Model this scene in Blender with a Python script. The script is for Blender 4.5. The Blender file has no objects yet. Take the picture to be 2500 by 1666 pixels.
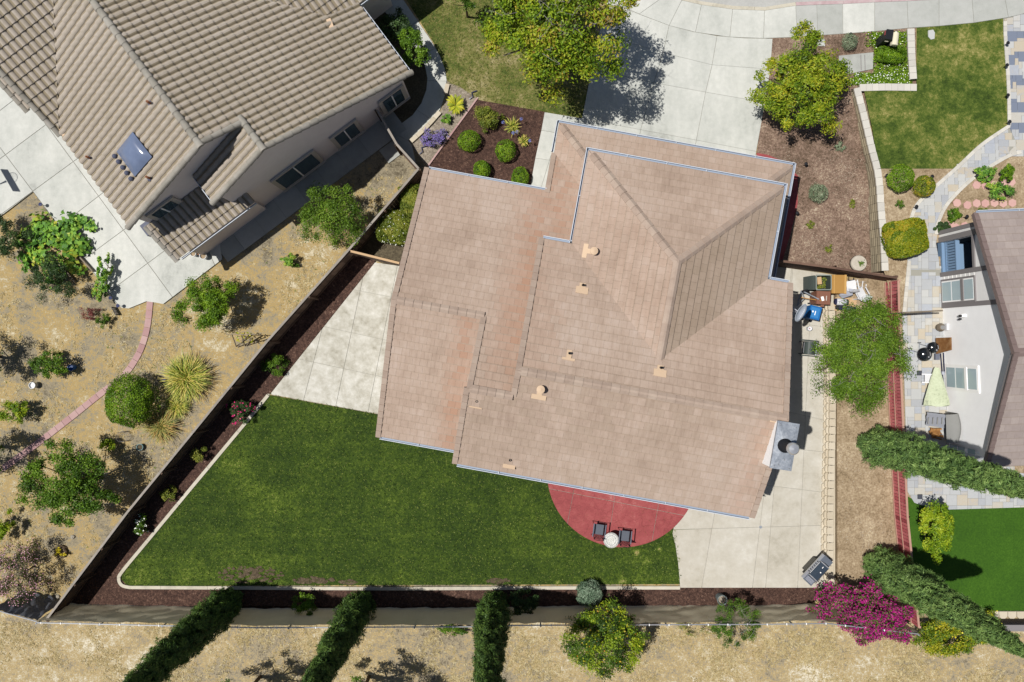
import bpy, math, random
import numpy as np
from mathutils import Vector, Matrix, noise as mnoise

# ------------------------------------------------------------------ camera, sky, sun, exposure
F = 1944.0          # focal length in photograph pixels (2500 px wide)
H = 38.0            # height of the drone above the ground
scene = bpy.context.scene
COL = scene.collection
cam_d = bpy.data.cameras.new('camera'); cam = bpy.data.objects.new('camera', cam_d); COL.objects.link(cam)
cam.location = (0, 0, H); cam.rotation_euler = (0, 0, 0)
cam_d.sensor_width = 36.0; cam_d.lens = F / 2500 * 36.0; cam_d.clip_end = 1000
scene.camera = cam
SUN_EL = math.radians(66.5)
world = bpy.data.worlds.new('World'); scene.world = world; world.use_nodes = True
wn = world.node_tree
sky = wn.nodes.new('ShaderNodeTexSky'); sky.sky_type = 'NISHITA'; sky.sun_disc = False
sky.sun_elevation = SUN_EL; sky.sun_rotation = math.radians(270 + 4)
wn.links.new(sky.outputs[0], wn.nodes['Background'].inputs[0]); wn.nodes['Background'].inputs[1].default_value = 0.05
sun_d = bpy.data.lights.new('sun', 'SUN'); sun = bpy.data.objects.new('sun', sun_d); COL.objects.link(sun)
sun_d.energy = 4.8; sun_d.angle = math.radians(0.5); sun_d.color = (1.0, 0.965, 0.91)
sun.location = (-30, 0, 60)
sun.rotation_euler = (0, -(math.pi / 2 - SUN_EL), math.radians(-4))
scene.view_settings.view_transform = 'Standard'; scene.view_settings.look = 'None'
scene.view_settings.exposure = 0.07; scene.view_settings.gamma = 1.0
scene.view_settings.use_curve_mapping = False
scene.render.engine = 'CYCLES'
scene.cycles.max_bounces = 6; scene.cycles.diffuse_bounces = 3; scene.cycles.transparent_max_bounces = 6

# ------------------------------------------------------------------ helpers
R0 = [0, 417, 834, 1249]
def P(px, py, z=0.0):
    """a point at height z seen at photograph pixel px, py"""
    return Vector(((px - 1250) / F * (H - z), (833 - py) / F * (H - z), z))
def D(x, y, z=0.0): return P(x * 1.0625, y * 1.0625, z)
def T(k, x, y, z=0.0): return P(625 * (k % 4) + x / 3.76, R0[k // 4] + y / 3.76, z)
def clamp(x, a=0.0, b=1.0): return max(a, min(b, x))
def zr(y_d):
    """the right-hand lot rises from the pavement towards the back"""
    return 0.8 * clamp((y_d - 75) / 450)
rng = np.random.default_rng(7)
random.seed(11)

def lin(c):
    c = c.lstrip('#'); v = [int(c[i:i + 2], 16) / 255 for i in (0, 2, 4)]
    return [x / 12.92 if x <= 0.04045 else ((x + 0.055) / 1.055) ** 2.4 for x in v]
def base(c, k=0.74): return tuple(k * x for x in lin(c)) + (1.0,)

MATS = {}
def mat(name, stops, noises=(), tint=0.0, rough=0.9, spec=0.25, bump=0.0, bscale=40, metal=0.0, transl=0.0, k=0.74, rust=None, coat=0.0, spots=(), cracks=None, stripes=None):
    m = bpy.data.materials.new(name); m.use_nodes = True; MATS[name] = m
    nt = m.node_tree; N = nt.nodes; L = nt.links
    b = N['Principled BSDF']
    b.inputs['Roughness'].default_value = rough; b.inputs['Metallic'].default_value = metal
    b.inputs['Specular IOR Level'].default_value = spec
    if coat: b.inputs['Coat Weight'].default_value = coat
    if isinstance(stops, str): stops = [(0, stops), (1, stops)]
    col = None
    if not noises and not tint:
        b.inputs['Base Color'].default_value = base(stops[0][1], k)
        colsock = None
    else:
        tc = N.new('ShaderNodeNewGeometry')
        acc = None
        def add(sock):
            nonlocal acc
            if acc is None: acc = sock; return
            a = N.new('ShaderNodeMath'); a.operation = 'ADD'; L.new(acc, a.inputs[0]); L.new(sock, a.inputs[1]); acc = a.outputs[0]
        wsum = 0.0
        for i, nz in enumerate(noises):
            sc, w = nz[0], nz[1]; st = nz[2] if len(nz) > 2 else (1, 1, 1)
            src = tc.outputs['Position']
            if len(nz) > 3:
                mr = N.new('ShaderNodeMapping'); mr.inputs['Rotation'].default_value = (0, 0, nz[3]); L.new(src, mr.inputs['Vector']); src = mr.outputs[0]
            mp = N.new('ShaderNodeMapping'); mp.inputs['Scale'].default_value = st; mp.inputs['Location'].default_value = (i * 13.7, i * 5.1, 0)
            L.new(src, mp.inputs['Vector'])
            n = N.new('ShaderNodeTexNoise'); n.inputs['Scale'].default_value = sc; n.inputs['Detail'].default_value = 4
            n.inputs['Roughness'].default_value = 0.62
            L.new(mp.outputs[0], n.inputs['Vector'])
            mm = N.new('ShaderNodeMath'); mm.operation = 'MULTIPLY'; mm.inputs[1].default_value = w * 2.2
            L.new(n.outputs['Fac'], mm.inputs[0]); add(mm.outputs[0]); wsum += w * 2.2
        if tint:
            at = N.new('ShaderNodeAttribute'); at.attribute_name = 'tint'
            mm = N.new('ShaderNodeMath'); mm.operation = 'MULTIPLY'; mm.inputs[1].default_value = tint
            L.new(at.outputs['Fac'], mm.inputs[0]); add(mm.outputs[0]); wsum += tint
        for (sx, sy, sr, sw) in spots:
            dn = N.new('ShaderNodeVectorMath'); dn.operation = 'DISTANCE'; dn.inputs[1].default_value = (sx, sy, .05); L.new(tc.outputs['Position'], dn.inputs[0])
            mr = N.new('ShaderNodeMapRange'); mr.interpolation_type = 'SMOOTHSTEP'; mr.inputs['From Min'].default_value = sr; mr.inputs['From Max'].default_value = sr * .1; mr.inputs['To Max'].default_value = sw
            L.new(dn.outputs['Value'], mr.inputs['Value']); add(mr.outputs[0])
        if stripes:
            sp = N.new('ShaderNodeSeparateXYZ'); L.new(tc.outputs['Position'], sp.inputs[0])
            f1 = N.new('ShaderNodeMath'); f1.operation = 'MULTIPLY'; f1.inputs[1].default_value = 2 * math.pi / stripes[0]; L.new(sp.outputs['Y'], f1.inputs[0])
            f2 = N.new('ShaderNodeMath'); f2.operation = 'SINE'; L.new(f1.outputs[0], f2.inputs[0])
            f3 = N.new('ShaderNodeMath'); f3.operation = 'MULTIPLY'; f3.inputs[1].default_value = stripes[1]; L.new(f2.outputs[0], f3.inputs[0]); add(f3.outputs[0])
            f4 = N.new('ShaderNodeMath'); f4.operation = 'POWER'; f4.inputs[1].default_value = 24.0; f5 = N.new('ShaderNodeMath'); f5.operation = 'ABSOLUTE'; L.new(f2.outputs[0], f5.inputs[0]); L.new(f5.outputs[0], f4.inputs[0])
            f6 = N.new('ShaderNodeMath'); f6.operation = 'MULTIPLY'; f6.inputs[1].default_value = stripes[1] * 1.2; L.new(f4.outputs[0], f6.inputs[0]); add(f6.outputs[0])
        sh = N.new('ShaderNodeMath'); sh.operation = 'ADD'; sh.inputs[1].default_value = 0.5 - wsum * 0.5
        L.new(acc, sh.inputs[0])
        rp = N.new('ShaderNodeValToRGB'); cr = rp.color_ramp
        while len(cr.elements) < len(stops): cr.elements.new(0.5)
        for e, (p, c) in zip(cr.elements, stops): e.position = p; e.color = base(c, k)
        L.new(sh.outputs[0], rp.inputs[0]); colsock = rp.outputs[0]
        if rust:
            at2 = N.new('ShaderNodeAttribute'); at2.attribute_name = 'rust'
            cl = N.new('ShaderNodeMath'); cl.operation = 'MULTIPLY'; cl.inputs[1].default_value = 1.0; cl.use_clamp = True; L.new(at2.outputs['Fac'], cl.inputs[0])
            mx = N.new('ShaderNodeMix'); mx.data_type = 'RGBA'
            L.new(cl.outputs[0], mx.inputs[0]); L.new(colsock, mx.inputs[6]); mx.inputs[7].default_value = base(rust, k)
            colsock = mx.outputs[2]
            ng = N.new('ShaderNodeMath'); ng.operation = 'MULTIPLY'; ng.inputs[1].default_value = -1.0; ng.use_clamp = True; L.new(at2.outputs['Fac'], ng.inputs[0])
            mx = N.new('ShaderNodeMix'); mx.data_type = 'RGBA'; L.new(ng.outputs[0], mx.inputs[0]); L.new(colsock, mx.inputs[6]); mx.inputs[7].default_value = base('#8f806a', k); colsock = mx.outputs[2]  # negative: grey-brown, for tile edges and painted shade on sun-away slopes
        if cracks:
            wn_ = N.new('ShaderNodeTexNoise'); wn_.inputs['Scale'].default_value = 1.5; L.new(tc.outputs['Position'], wn_.inputs['Vector'])
            ad = N.new('ShaderNodeMix'); ad.data_type = 'RGBA'; ad.blend_type = 'ADD'; ad.inputs[0].default_value = .5; L.new(tc.outputs['Position'], ad.inputs[6]); L.new(wn_.outputs['Color'], ad.inputs[7])
            vo = N.new('ShaderNodeTexVoronoi'); vo.feature = 'DISTANCE_TO_EDGE'; vo.inputs['Scale'].default_value = cracks[0]; L.new(ad.outputs[2], vo.inputs['Vector'])
            mr = N.new('ShaderNodeMapRange'); mr.inputs['From Min'].default_value = cracks[1]; mr.inputs['From Max'].default_value = 0.0; mr.inputs['To Max'].default_value = cracks[3]; L.new(vo.outputs['Distance'], mr.inputs['Value'])
            mx = N.new('ShaderNodeMix'); mx.data_type = 'RGBA'; L.new(mr.outputs[0], mx.inputs[0]); L.new(colsock, mx.inputs[6]); mx.inputs[7].default_value = base(cracks[2], k); colsock = mx.outputs[2]
        L.new(colsock, b.inputs['Base Color'])
        if bump:
            nb = N.new('ShaderNodeTexNoise'); nb.inputs['Scale'].default_value = bscale; nb.inputs['Detail'].default_value = 3
            L.new(tc.outputs['Position'], nb.inputs['Vector'])
            bp = N.new('ShaderNodeBump'); bp.inputs['Strength'].default_value = bump; bp.inputs['Distance'].default_value = 0.05
            L.new(nb.outputs['Fac'], bp.inputs['Height']); L.new(bp.outputs[0], b.inputs['Normal'])
    if transl:
        tr = N.new('ShaderNodeBsdfTranslucent'); ms = N.new('ShaderNodeMixShader'); ms.inputs[0].default_value = transl
        if colsock: L.new(colsock, tr.inputs[0])
        else: tr.inputs[0].default_value = base(stops[0][1], k)
        L.new(b.outputs[0], ms.inputs[1]); L.new(tr.outputs[0], ms.inputs[2])
        L.new(ms.outputs[0], N['Material Output'].inputs[0])
    return m
def leafmat(name, cols, k=1.12, transl=0.16):
    n = len(cols); return mat(name, [(0.02 + 0.96 * i / (n - 1), c) for i, c in enumerate(cols)], tint=1.0, rough=0.55, spec=0.3, transl=transl, k=k)

def tag(o, label=None, cat=None, group=None, kind=None):
    if label: o['label'] = label
    if cat: o['category'] = cat
    if group: o['group'] = group
    if kind: o['kind'] = kind
    return o

def mk(name, verts, faces, m=None, parent=None, tint=None, rust=None, smooth=False, mesh=None):
    me = mesh
    if me is None:
        me = bpy.data.meshes.new(name); me.from_pydata([tuple(v) for v in verts], [], faces)
        if tint is not None:
            a = me.attributes.new('tint', 'FLOAT', 'FACE')
            a.data.foreach_set('value', np.asarray(tint if hasattr(tint, '__len__') else [tint] * len(me.polygons), dtype=np.float32))
        if rust is not None:
            a = me.attributes.new('rust', 'FLOAT', 'FACE')
            a.data.foreach_set('value', np.asarray(rust if hasattr(rust, '__len__') else [rust] * len(me.polygons), dtype=np.float32))
        if smooth: me.polygons.foreach_set('use_smooth', [True] * len(me.polygons))
        if m: me.materials.append(MATS[m] if isinstance(m, str) else m)
    o = bpy.data.objects.new(name, me); COL.objects.link(o)
    if parent is not None: o.parent = parent
    return o

class MB:
    """collects simple shapes into one mesh"""
    def __init__(s): s.v = []; s.f = []
    def add(s, vs, fs):
        n = len(s.v); s.v += [Vector(v) for v in vs]; s.f += [[i + n for i in f] for f in fs]; return s
    def box(s, c, size, rz=0.0, M=None, taper=1.0):
        x, y, z = [q / 2 for q in size]; R = Matrix.Rotation(rz, 3, 'Z') if M is None else M
        vs = []
        for k, t in ((-1, 1.0), (1, taper)):
            for i, j in ((-1, -1), (1, -1), (1, 1), (-1, 1)): vs.append(Vector(c) + R @ Vector((i * x * t, j * y * t, k * z)))
        return s.add(vs, [(3, 2, 1, 0), (4, 5, 6, 7), (0, 1, 5, 4), (1, 2, 6, 5), (2, 3, 7, 6), (3, 0, 4, 7)])
    def beam(s, a, b, w, h):
        a = Vector(a); b = Vector(b); d = (b - a); L = d.length; d.normalize()
        up = Vector((0, 0, 1)) if abs(d.z) < 0.95 else Vector((1, 0, 0))
        y = up.cross(d).normalized(); z = d.cross(y)
        M = Matrix((d, y, z)).transposed()
        return s.box((a + b) / 2, (L, w, h), M=M)
    def tube(s, pts, rad, n=6, cap=True):
        pts = [Vector(p) for p in pts]; rings = []
        if not hasattr(rad, '__len__'): rad = [rad] * len(pts)
        vs = []; fs = []
        for i, p in enumerate(pts):
            d = (pts[min(i + 1, len(pts) - 1)] - pts[max(i - 1, 0)])
            d = d.normalized() if d.length > 1e-6 else Vector((0, 0, 1))
            ref = Vector((0, 0, 1)) if abs(d.z) < 0.9 else Vector((1, 0, 0))
            x = ref.cross(d).normalized(); y = d.cross(x)
            for j in range(n):
                a = 2 * math.pi * j / n; vs.append(p + (x * math.cos(a) + y * math.sin(a)) * rad[i])
        for i in range(len(pts) - 1):
            for j in range(n):
                a, b2 = i * n + j, i * n + (j + 1) % n; fs.append((a, b2, b2 + n, a + n))
        if cap: fs.append(tuple(range(n - 1, -1, -1))); fs.append(tuple((len(pts) - 1) * n + j for j in range(n)))
        return s.add(vs, fs)
    def lathe(s, prof, c=(0, 0, 0), n=20, M=None):
        vs = []; fs = []; c = Vector(c); M = M or Matrix.Identity(3)
        for r, z in prof:
            for j in range(n):
                a = 2 * math.pi * j / n; vs.append(c + M @ Vector((r * math.cos(a), r * math.sin(a), z)))
        for i in range(len(prof) - 1):
            for j in range(n):
                a, b2 = i * n + j, i * n + (j + 1) % n; fs.append((a, b2, b2 + n, a + n))
        return s.add(vs, fs)
    def prism(s, pts, z0, z1, cap=True):
        n = len(pts)
        vs = [(p[0], p[1], z0) for p in pts] + [(p[0], p[1], z1) for p in pts]
        ar = sum(pts[i][0] * pts[(i + 1) % n][1] - pts[(i + 1) % n][0] * pts[i][1] for i in range(n))
        fs = [tuple(range(n, 2 * n))] if cap else []
        fs += [(i, (i + 1) % n, n + (i + 1) % n, n + i) for i in range(n)]
        if ar < 0: fs = [tuple(reversed(f)) for f in fs]
        return s.add(vs, fs)
    def ext(s, poly, off):
        """a 3D polygon pushed along off: a slab"""
        n = len(poly); off = Vector(off); poly = [Vector(p) for p in poly]
        return s.add(poly + [p + off for p in poly], [tuple(range(n - 1, -1, -1)), tuple(range(n, 2 * n))] + [(i, (i + 1) % n, n + (i + 1) % n, n + i) for i in range(n)])
    def quad(s, a, b, c, d): return s.add([a, b, c, d], [(0, 1, 2, 3)])
    def build(s, name, m, parent=None, tint=None, smooth=False): return mk(name, s.v, s.f, m, parent, tint, smooth=smooth)

def thing(name, label, cat, loc=(0, 0, 0), rz=0.0, group=None):
    o = bpy.data.objects.new(name, None); COL.objects.link(o); o.location = loc; o.rotation_euler = (0, 0, rz)
    o.empty_display_size = 0.3
    return tag(o, label, cat, group)
def wpart(o, root):
    """a part built in world coordinates under a thing that stands at its base"""
    o.parent = root
    o.matrix_parent_inverse = (Matrix.Translation(root.location) @ root.rotation_euler.to_matrix().to_4x4()).inverted()
    return o
def clone(root, loc, rz=None, label=None, group=None, scale=None):
    def cp(o, par):
        c = o.copy(); COL.objects.link(c)
        if par is not None: c.parent = par
        for ch in [x for x in bpy.data.objects if x.parent == o]: cp(ch, c)
        return c
    r = cp(root, None); r.location = loc
    if rz is not None: r.rotation_euler = (0, 0, rz)
    if label: r['label'] = label
    if group: r['group'] = group
    if scale: r.scale = (scale,) * 3
    return r

# ---- polygons
def clip(poly, p, n, off=0.0):
    """keep the side of the 2D line through p where (x-p).n >= off"""
    out = []; m = len(poly)
    for i in range(m):
        a, b = poly[i], poly[(i + 1) % m]
        da = (a[0] - p[0]) * n[0] + (a[1] - p[1]) * n[1] - off; db = (b[0] - p[0]) * n[0] + (b[1] - p[1]) * n[1] - off
        if da >= 0: out.append((a[0], a[1]))
        if (da >= 0) != (db >= 0):
            t = da / (da - db); out.append((a[0] + (b[0] - a[0]) * t, a[1] + (b[1] - a[1]) * t))
    return out
def area(p): return 0.5 * abs(sum(p[i][0] * p[(i + 1) % len(p)][1] - p[(i + 1) % len(p)][0] * p[i][1] for i in range(len(p))))
def inside(p, poly):
    c = False; j = len(poly) - 1
    for i in range(len(poly)):
        a, b = poly[i], poly[j]
        if (a[1] > p[1]) != (b[1] > p[1]) and p[0] < (b[0] - a[0]) * (p[1] - a[1]) / (b[1] - a[1]) + a[0]: c = not c
        j = i
    return c
def smooth_line(pts, n=6):
    """Catmull-Rom through 2D points"""
    out = []
    for i in range(len(pts) - 1):
        p0 = pts[max(i - 1, 0)]; p1 = pts[i]; p2 = pts[i + 1]; p3 = pts[min(i + 2, len(pts) - 1)]
        for k in range(n):
            t = k / n
            out.append(tuple(0.5 * (2 * p1[c] + (p2[c] - p0[c]) * t + (2 * p0[c] - 5 * p1[c] + 4 * p2[c] - p3[c]) * t * t + (3 * p1[c] - p0[c] - 3 * p2[c] + p3[c]) * t ** 3) for c in (0, 1)))
    out.append(tuple(pts[-1][:2])); return out
def sheet(name, pts, z0, z1, m, label=None, parent=None, tint=None):
    b = MB().prism(pts, z0, z1); o = b.build(name, m, parent, tint)
    if parent is None: o['kind'] = 'structure'
    if label: o['label'] = label
    return o
def slabs(parent, poly, cuts, z0, z1, m, gap=0.022, name='slab'):
    pcs = [[(p[0], p[1]) for p in poly]]
    for a, b in cuts:
        d = (b[0] - a[0], b[1] - a[1]); L = math.hypot(*d); n = (-d[1] / L, d[0] / L); new = []
        for q in pcs:
            l = clip(q, a, n, gap / 2); r = clip(q, a, (-n[0], -n[1]), gap / 2)
            if len(l) > 2 and len(r) > 2 and area(l) > 0.02 and area(r) > 0.02: new += [l, r]
            else: new.append(q)
        pcs = new
    for q in pcs: MB().prism(q, z0, z1).build(name, m, parent, tint=random.random())
def sloped(name, pts_d, m, dz=0.0, thick=0.0):
    """a ground sheet on the rising right-hand lot, pts in display pixels"""
    ys = [p[1] for p in pts_d]; b = MB(); cuts = [-400, 75, 150, 225, 300, 375, 450, 525, 4000]
    for y0, y1 in zip(cuts[:-1], cuts[1:]):
        q = clip(clip(pts_d, (0, y0), (0, 1)), (0, y1), (0, -1))
        if len(q) > 2 and area(q) > 1:
            w = [D(x, y, zr(y) + dz) for x, y in q]
            n = len(b.v); b.v += w; idx = list(range(n, n + len(w)))
            ar = sum(w[i].x * w[(i + 1) % len(w)].y - w[(i + 1) % len(w)].x * w[i].y for i in range(len(w)))
            b.f.append(idx if ar > 0 else idx[::-1])
    o = b.build(name, m); o['kind'] = 'structure'; return o

# ------------------------------------------------------------------ materials
mat('soil', [(0, '#675e4c'), (.22, '#8e846e'), (.4, '#a0957e'), (.5, '#ab9a74'), (.64, '#b99d64'), (.8, '#b8a986'), (1, '#dcd0b2')], [(0.17, .9), (0.8, .55), (4, .5), (14, .5)], bump=.5, bscale=25)
mat('slope', [(0, '#6c624e'), (.22, '#978b74'), (.4, '#aa9e84'), (.53, '#b89f6c'), (.66, '#c0ae86'), (.82, '#cabea2'), (1, '#eae0c8')], [(0.15, .75), (0.7, .5), (4, .55), (14, .6)], bump=.6, bscale=25)
mat('dirt', [(0, '#6e5e48'), (.35, '#9a866a'), (.6, '#b09c80'), (1, '#d8c8a8')], [(0.8, .45), (4, .35), (12, .6)], bump=.3, bscale=30)
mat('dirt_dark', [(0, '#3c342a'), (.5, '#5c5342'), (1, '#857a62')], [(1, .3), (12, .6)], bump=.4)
mat('gravel', [(0, '#6b6258'), (.5, '#9a8e7e'), (1, '#c9bfae')], [(2, .3), (14, .8)], bump=.5, bscale=50)
mat('mulch', [(0, '#241915'), (.35, '#47332c'), (.6, '#5c443a'), (.8, '#785b4d'), (1, '#b39c8c')], [(1.2, .2), (9, .6), (22, .6)], bump=.9, bscale=30)
mat('mulch_brown', [(0, '#46372c'), (.3, '#73604f'), (.55, '#92796a'), (.75, '#ab957f'), (1, '#e0d2bc')], [(0.4, .45), (2, .3), (10, .5), (22, .5)], bump=.8, bscale=30)
mat('lawn', [(0, '#1b2a0c'), (.25, '#2d4212'), (.45, '#3c5216'), (.62, '#4b601c'), (.8, '#667c24'), (.95, '#8c964a'), (1, '#b0a468')], [(0.22, .34), (2.2, .14, (.06, 1.2, 1)), (1.3, .26), (8, .5), (20, .42)], bump=.6, bscale=35, k=.62, stripes=(1.05, .022), spots=[(*D(545, 1075)[:2], 1.3, .26), (*D(580, 1140)[:2], 1.3, 0.16), (*D(650, 1150)[:2], 1.0, 0.14), (*D(560, 1020)[:2], 0.8, 0.1), (*D(330, 1325)[:2], 1.2, 0.14), (*D(420, 1335)[:2], 1.4, 0.12), (*D(1374, 1204)[:2], 0.2, 0.6), (*D(1463, 1270)[:2], 0.22, 0.6), (*D(1516, 1262)[:2], 0.2, 0.4), (*D(1487, 1290)[:2], 0.35, 0.2), (*D(1083, 1165)[:2], 0.45, 0.2), (*D(1020, 1230)[:2], 0.3, 0.15), (*D(1280, 1338)[:2], 0.2, 0.4), (*D(1430, 1335)[:2], 0.3, 0.3)])
mat('lawn_mottled', [(0, '#26360f'), (.3, '#41551a'), (.5, '#586a26'), (.7, '#7c803e'), (1, '#b4a86c')], [(0.4, .5), (1.8, .5), (7, .4), (20, .35)], bump=.6, bscale=35, spots=[(*D(2180, 110)[:2], 1.5, .22), (*D(2270, 300)[:2], .8, .2), (*D(2120, 340)[:2], 1.2, .12)])
mat('lawn_dry', [(0, '#36421a'), (.3, '#566429'), (.5, '#74773c'), (.7, '#928a5a'), (1, '#bcb088')], [(0.35, .6), (1.8, .45), (7, .4), (20, .35)], bump=.6, bscale=35, spots=[(*D(1080, 200)[:2], 2.0, .2), (*D(1000, 60)[:2], 2.0, -.2), (*D(1290, 240)[:2], 1.3, -.12)])
mat('turf', [(0, '#274810'), (.5, '#3c6214'), (1, '#527a20')], [(0.6, .35), (14, .5)], bump=.3, bscale=50)
mat('concrete', [(0, '#a2a49e'), (.3, '#c4c6bf'), (.6, '#d3d4cd'), (1, '#e6e6df')], [(0.35, .45), (1.6, .4, (1, .35, 1)), (5, .25), (25, .12)], tint=.22, rough=.85)
mat('concrete_grey', [(0, '#949590'), (.4, '#b6b8b2'), (.7, '#c4c5c0'), (1, '#d8d8d2')], [(0.4, .35), (3, .25), (25, .12)], tint=.3, rough=.85)
mat('concrete_stained', [(0, '#938e80'), (.3, '#bab6a8'), (.55, '#ccc9bd'), (1, '#e8e6de')], [(0.5, .5), (1.6, .6), (6, .35)], tint=.1, rough=.85)
mat('concrete_warm', [(0, '#a8a292'), (.35, '#c4beb0'), (.65, '#d0cbbf'), (1, '#e2dfd6')], [(0.5, .45), (2, .35), (8, .2), (25, .1)], tint=.2, rough=.85)
mat('joint', '#a5a399')
mat('kerb', [(0, '#a9a496'), (.5, '#cfc8b6'), (1, '#e0dacb')], [(3, .5), (20, .2)], tint=.3)
mat('kerb_pink', [(0, '#b59a9a'), (.5, '#c9b0b2'), (1, '#cfc9c2')], [(3, .8)])
mat('street', [(0, '#9a9a96'), (.5, '#b9b9b5'), (1, '#cdcdc8')], [(0.6, .4), (8, .3), (40, .3)])
mat('patio_red', [(0, '#8a4042'), (.4, '#a24f50'), (.7, '#ae5d5c'), (1, '#cc9a92')], [(0.5, .45), (3, .45), (14, .35)], tint=.15, rough=.75, cracks=(1.9, .025, '#7c3436', .55))
mat('paver', [(0, '#b0b3b8'), (.25, '#bfc1c2'), (.5, '#cbcbc8'), (.62, '#c6c1b6'), (.72, '#c9bda8'), (.8, '#b2b7c0'), (.86, '#bcc0c6'), (.93, '#7f889a'), (1, '#7f889a')], [(6, .08)], tint=1.0, rough=.8)
mat('pink_paver', [(0, '#a98482'), (.5, '#bb9694'), (1, '#cbaea8')], [(3, .3)], tint=.6)
mat('block_cap', [(0, '#c3bfb6'), (.5, '#d6d2c9'), (1, '#e4dfd4')], [(8, .2)], tint=.6)
mat('block_face', [(0, '#7e7563'), (.5, '#9d927c'), (1, '#b8ab90')], [(8, .3)], tint=.6)
mat('block_tan', [(0, '#bfb199'), (.5, '#d2c6b0'), (1, '#dfd5c2')], [(8, .25)], tint=.5)
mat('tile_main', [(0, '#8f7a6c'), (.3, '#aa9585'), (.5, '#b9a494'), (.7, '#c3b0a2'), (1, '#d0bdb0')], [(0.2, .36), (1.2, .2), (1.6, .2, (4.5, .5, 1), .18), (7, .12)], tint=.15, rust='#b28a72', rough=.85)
mat('tile_main_lines', '#574638')
mat('tile_left', [(0, '#958a7c'), (.35, '#aea394'), (.6, '#bbb0a3'), (1, '#cac1b5')], [(0.3, .25), (2, .25), (10, .25)], tint=.14, rust='#8c7f64', rough=.85)
mat('tile_left_dark', '#5a5044')
mat('tile_right', [(0, '#8b7d77'), (.4, '#a29590'), (.7, '#afa29c'), (1, '#bdb2ac')], [(0.3, .3), (6, .2)], tint=.4, rust='#988b84', rough=.85)
mat('cap_right', [(0, '#7a6a66'), (1, '#8e7c78')], [(4, .4)], tint=.4)
mat('ridge_main', [(0, '#a08c7e'), (.5, '#b4a091'), (1, '#c2b0a0')], [(2, .5), (10, .2)], tint=.4)
mat('ridge_left', [(0, '#868278'), (.5, '#9f9a90'), (1, '#b4afa6')], [(2, .5), (10, .2)], tint=.4)
mat('gutter', '#d2d9e4', rough=.5)
mat('gutter_in', '#9fadc2', rough=.5)  # reflected sky is put into the trough colour as a blue tone
mat('fascia', '#6e5e55')
mat('stucco', [(0, '#e2d8d6'), (1, '#eee6e4')], [(3, .5)], rough=.95, k=.92)
mat('stucco_white', [(0, '#e9e9e9'), (1, '#f6f6f6')], [(2, .5)], rough=.95, k=1.0)
mat('siding', [(0, '#dedcda'), (1, '#ecebe9')], [(3, .4)], tint=.2, k=.95)
mat('trim_grey', '#8d8888')
mat('trim_light', '#cfc7bd')
mat('glass', '#3e5560', rough=.08, spec=.6)
mat('glass_light', '#a8bcc2', rough=.12, spec=.6, k=.85)
mat('white', '#f4f3f1', rough=.5, k=.95)
mat('blue_porch', '#7f9cbc', rough=.7)
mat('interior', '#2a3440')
mat('galv', [(0, '#767d88'), (.5, '#9aa1ab'), (1, '#c2c7ce')], [(3, .6), (12, .5)], rough=.5, metal=.2)
mat('steel', '#d6d8dc', rough=.25, metal=.6)
mat('tan_metal', '#dcc0a2', rough=.7)
mat('black', '#24252a', rough=.5)
mat('black_gloss', '#1c2024', rough=.15, spec=.6)
mat('dark_hole', '#0c0d10')
mat('wood_fence', [(0, '#4e3f35'), (.5, '#6c584a'), (1, '#8a7565')], [(3, .4), (20, .2, (1, 1, .1))], tint=.6)
mat('wood_cap', [(0, '#857c72'), (.5, '#a29a90'), (1, '#b8b0a6')], [(3, .5)], tint=.3)
mat('wood_brown', [(0, '#4e3c34'), (.5, '#6b5347'), (1, '#84695a')], [(3, .4)], tint=.6)
mat('wood_red', [(0, '#7c363c'), (.4, '#a24e54'), (1, '#bd7072')], [(1.5, .5), (9, .5)], tint=.7, k=1.0)
mat('wood_rail', [(0, '#b58a7c'), (1, '#c9a28f')], [(4, .5)])
mat('wood_old', [(0, '#6f6558'), (.5, '#8a7f70'), (1, '#a39886')], [(4, .5)], tint=.4)
mat('cloth', [(0, '#c2b9a0'), (.5, '#d2cab2'), (1, '#ded6c0')], [(0.7, .4), (6, .2, (1, 1, .3))], rough=.9, transl=.3, k=1.0)
mat('cloth_grey', [(0, '#5e626c'), (1, '#868a94')], [(2, .6)], transl=.15)
mat('bark', [(0, '#5a4b3d'), (.5, '#74634f'), (1, '#8d7c68')], [(8, .6)])
mat('bark_grey', [(0, '#7c7672'), (1, '#a39d98')], [(8, .6)])
mat('skylight', [(0, '#56627c'), (1, '#76829c')], [(2, .5)], rough=.18, spec=.6, k=.9)
mat('lead', '#5b5f72', rough=.6)
mat('dish', '#c9d0dc', rough=.35)
mat('bin_green', '#4a5350', rough=.5); mat('bin_rim', '#8b948e', rough=.5)
mat('bin_blue', '#1f6fb8', rough=.45); mat('bin_blue_lt', '#3d86c8', rough=.45); mat('bin_brown', '#8a5e4c', rough=.6); mat('card', '#b58a4c', rough=.9); mat('card_edge', '#cfa565', rough=.9)
mat('plastic_white', '#e6e7ea', rough=.5); mat('plastic_grey', '#b7bac6', rough=.5); mat('navy', '#2c2e4e', rough=.7); mat('bag_grey', '#6e7280', rough=.7)
mat('orange', '#b8843c', rough=.6); mat('board_tan', '#cfae86', rough=.8)
mat('sling', [(0, '#565b66'), (1, '#6c717c')], [(30, .6)], rough=.7)
mat('table_top', [(0, '#6f7068'), (.45, '#c9cac2'), (.55, '#e4e4de'), (1, '#f0f0ea')], [(26, .8)], rough=.6)
mat('grill_blue', '#3a4654', rough=.25, spec=.5); mat('grill_shelf', '#7f8794', rough=.35, metal=.4); mat('cabinet', '#5d5c58', rough=.5)
mat('cream', '#e9e2c8', rough=.5)
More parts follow.
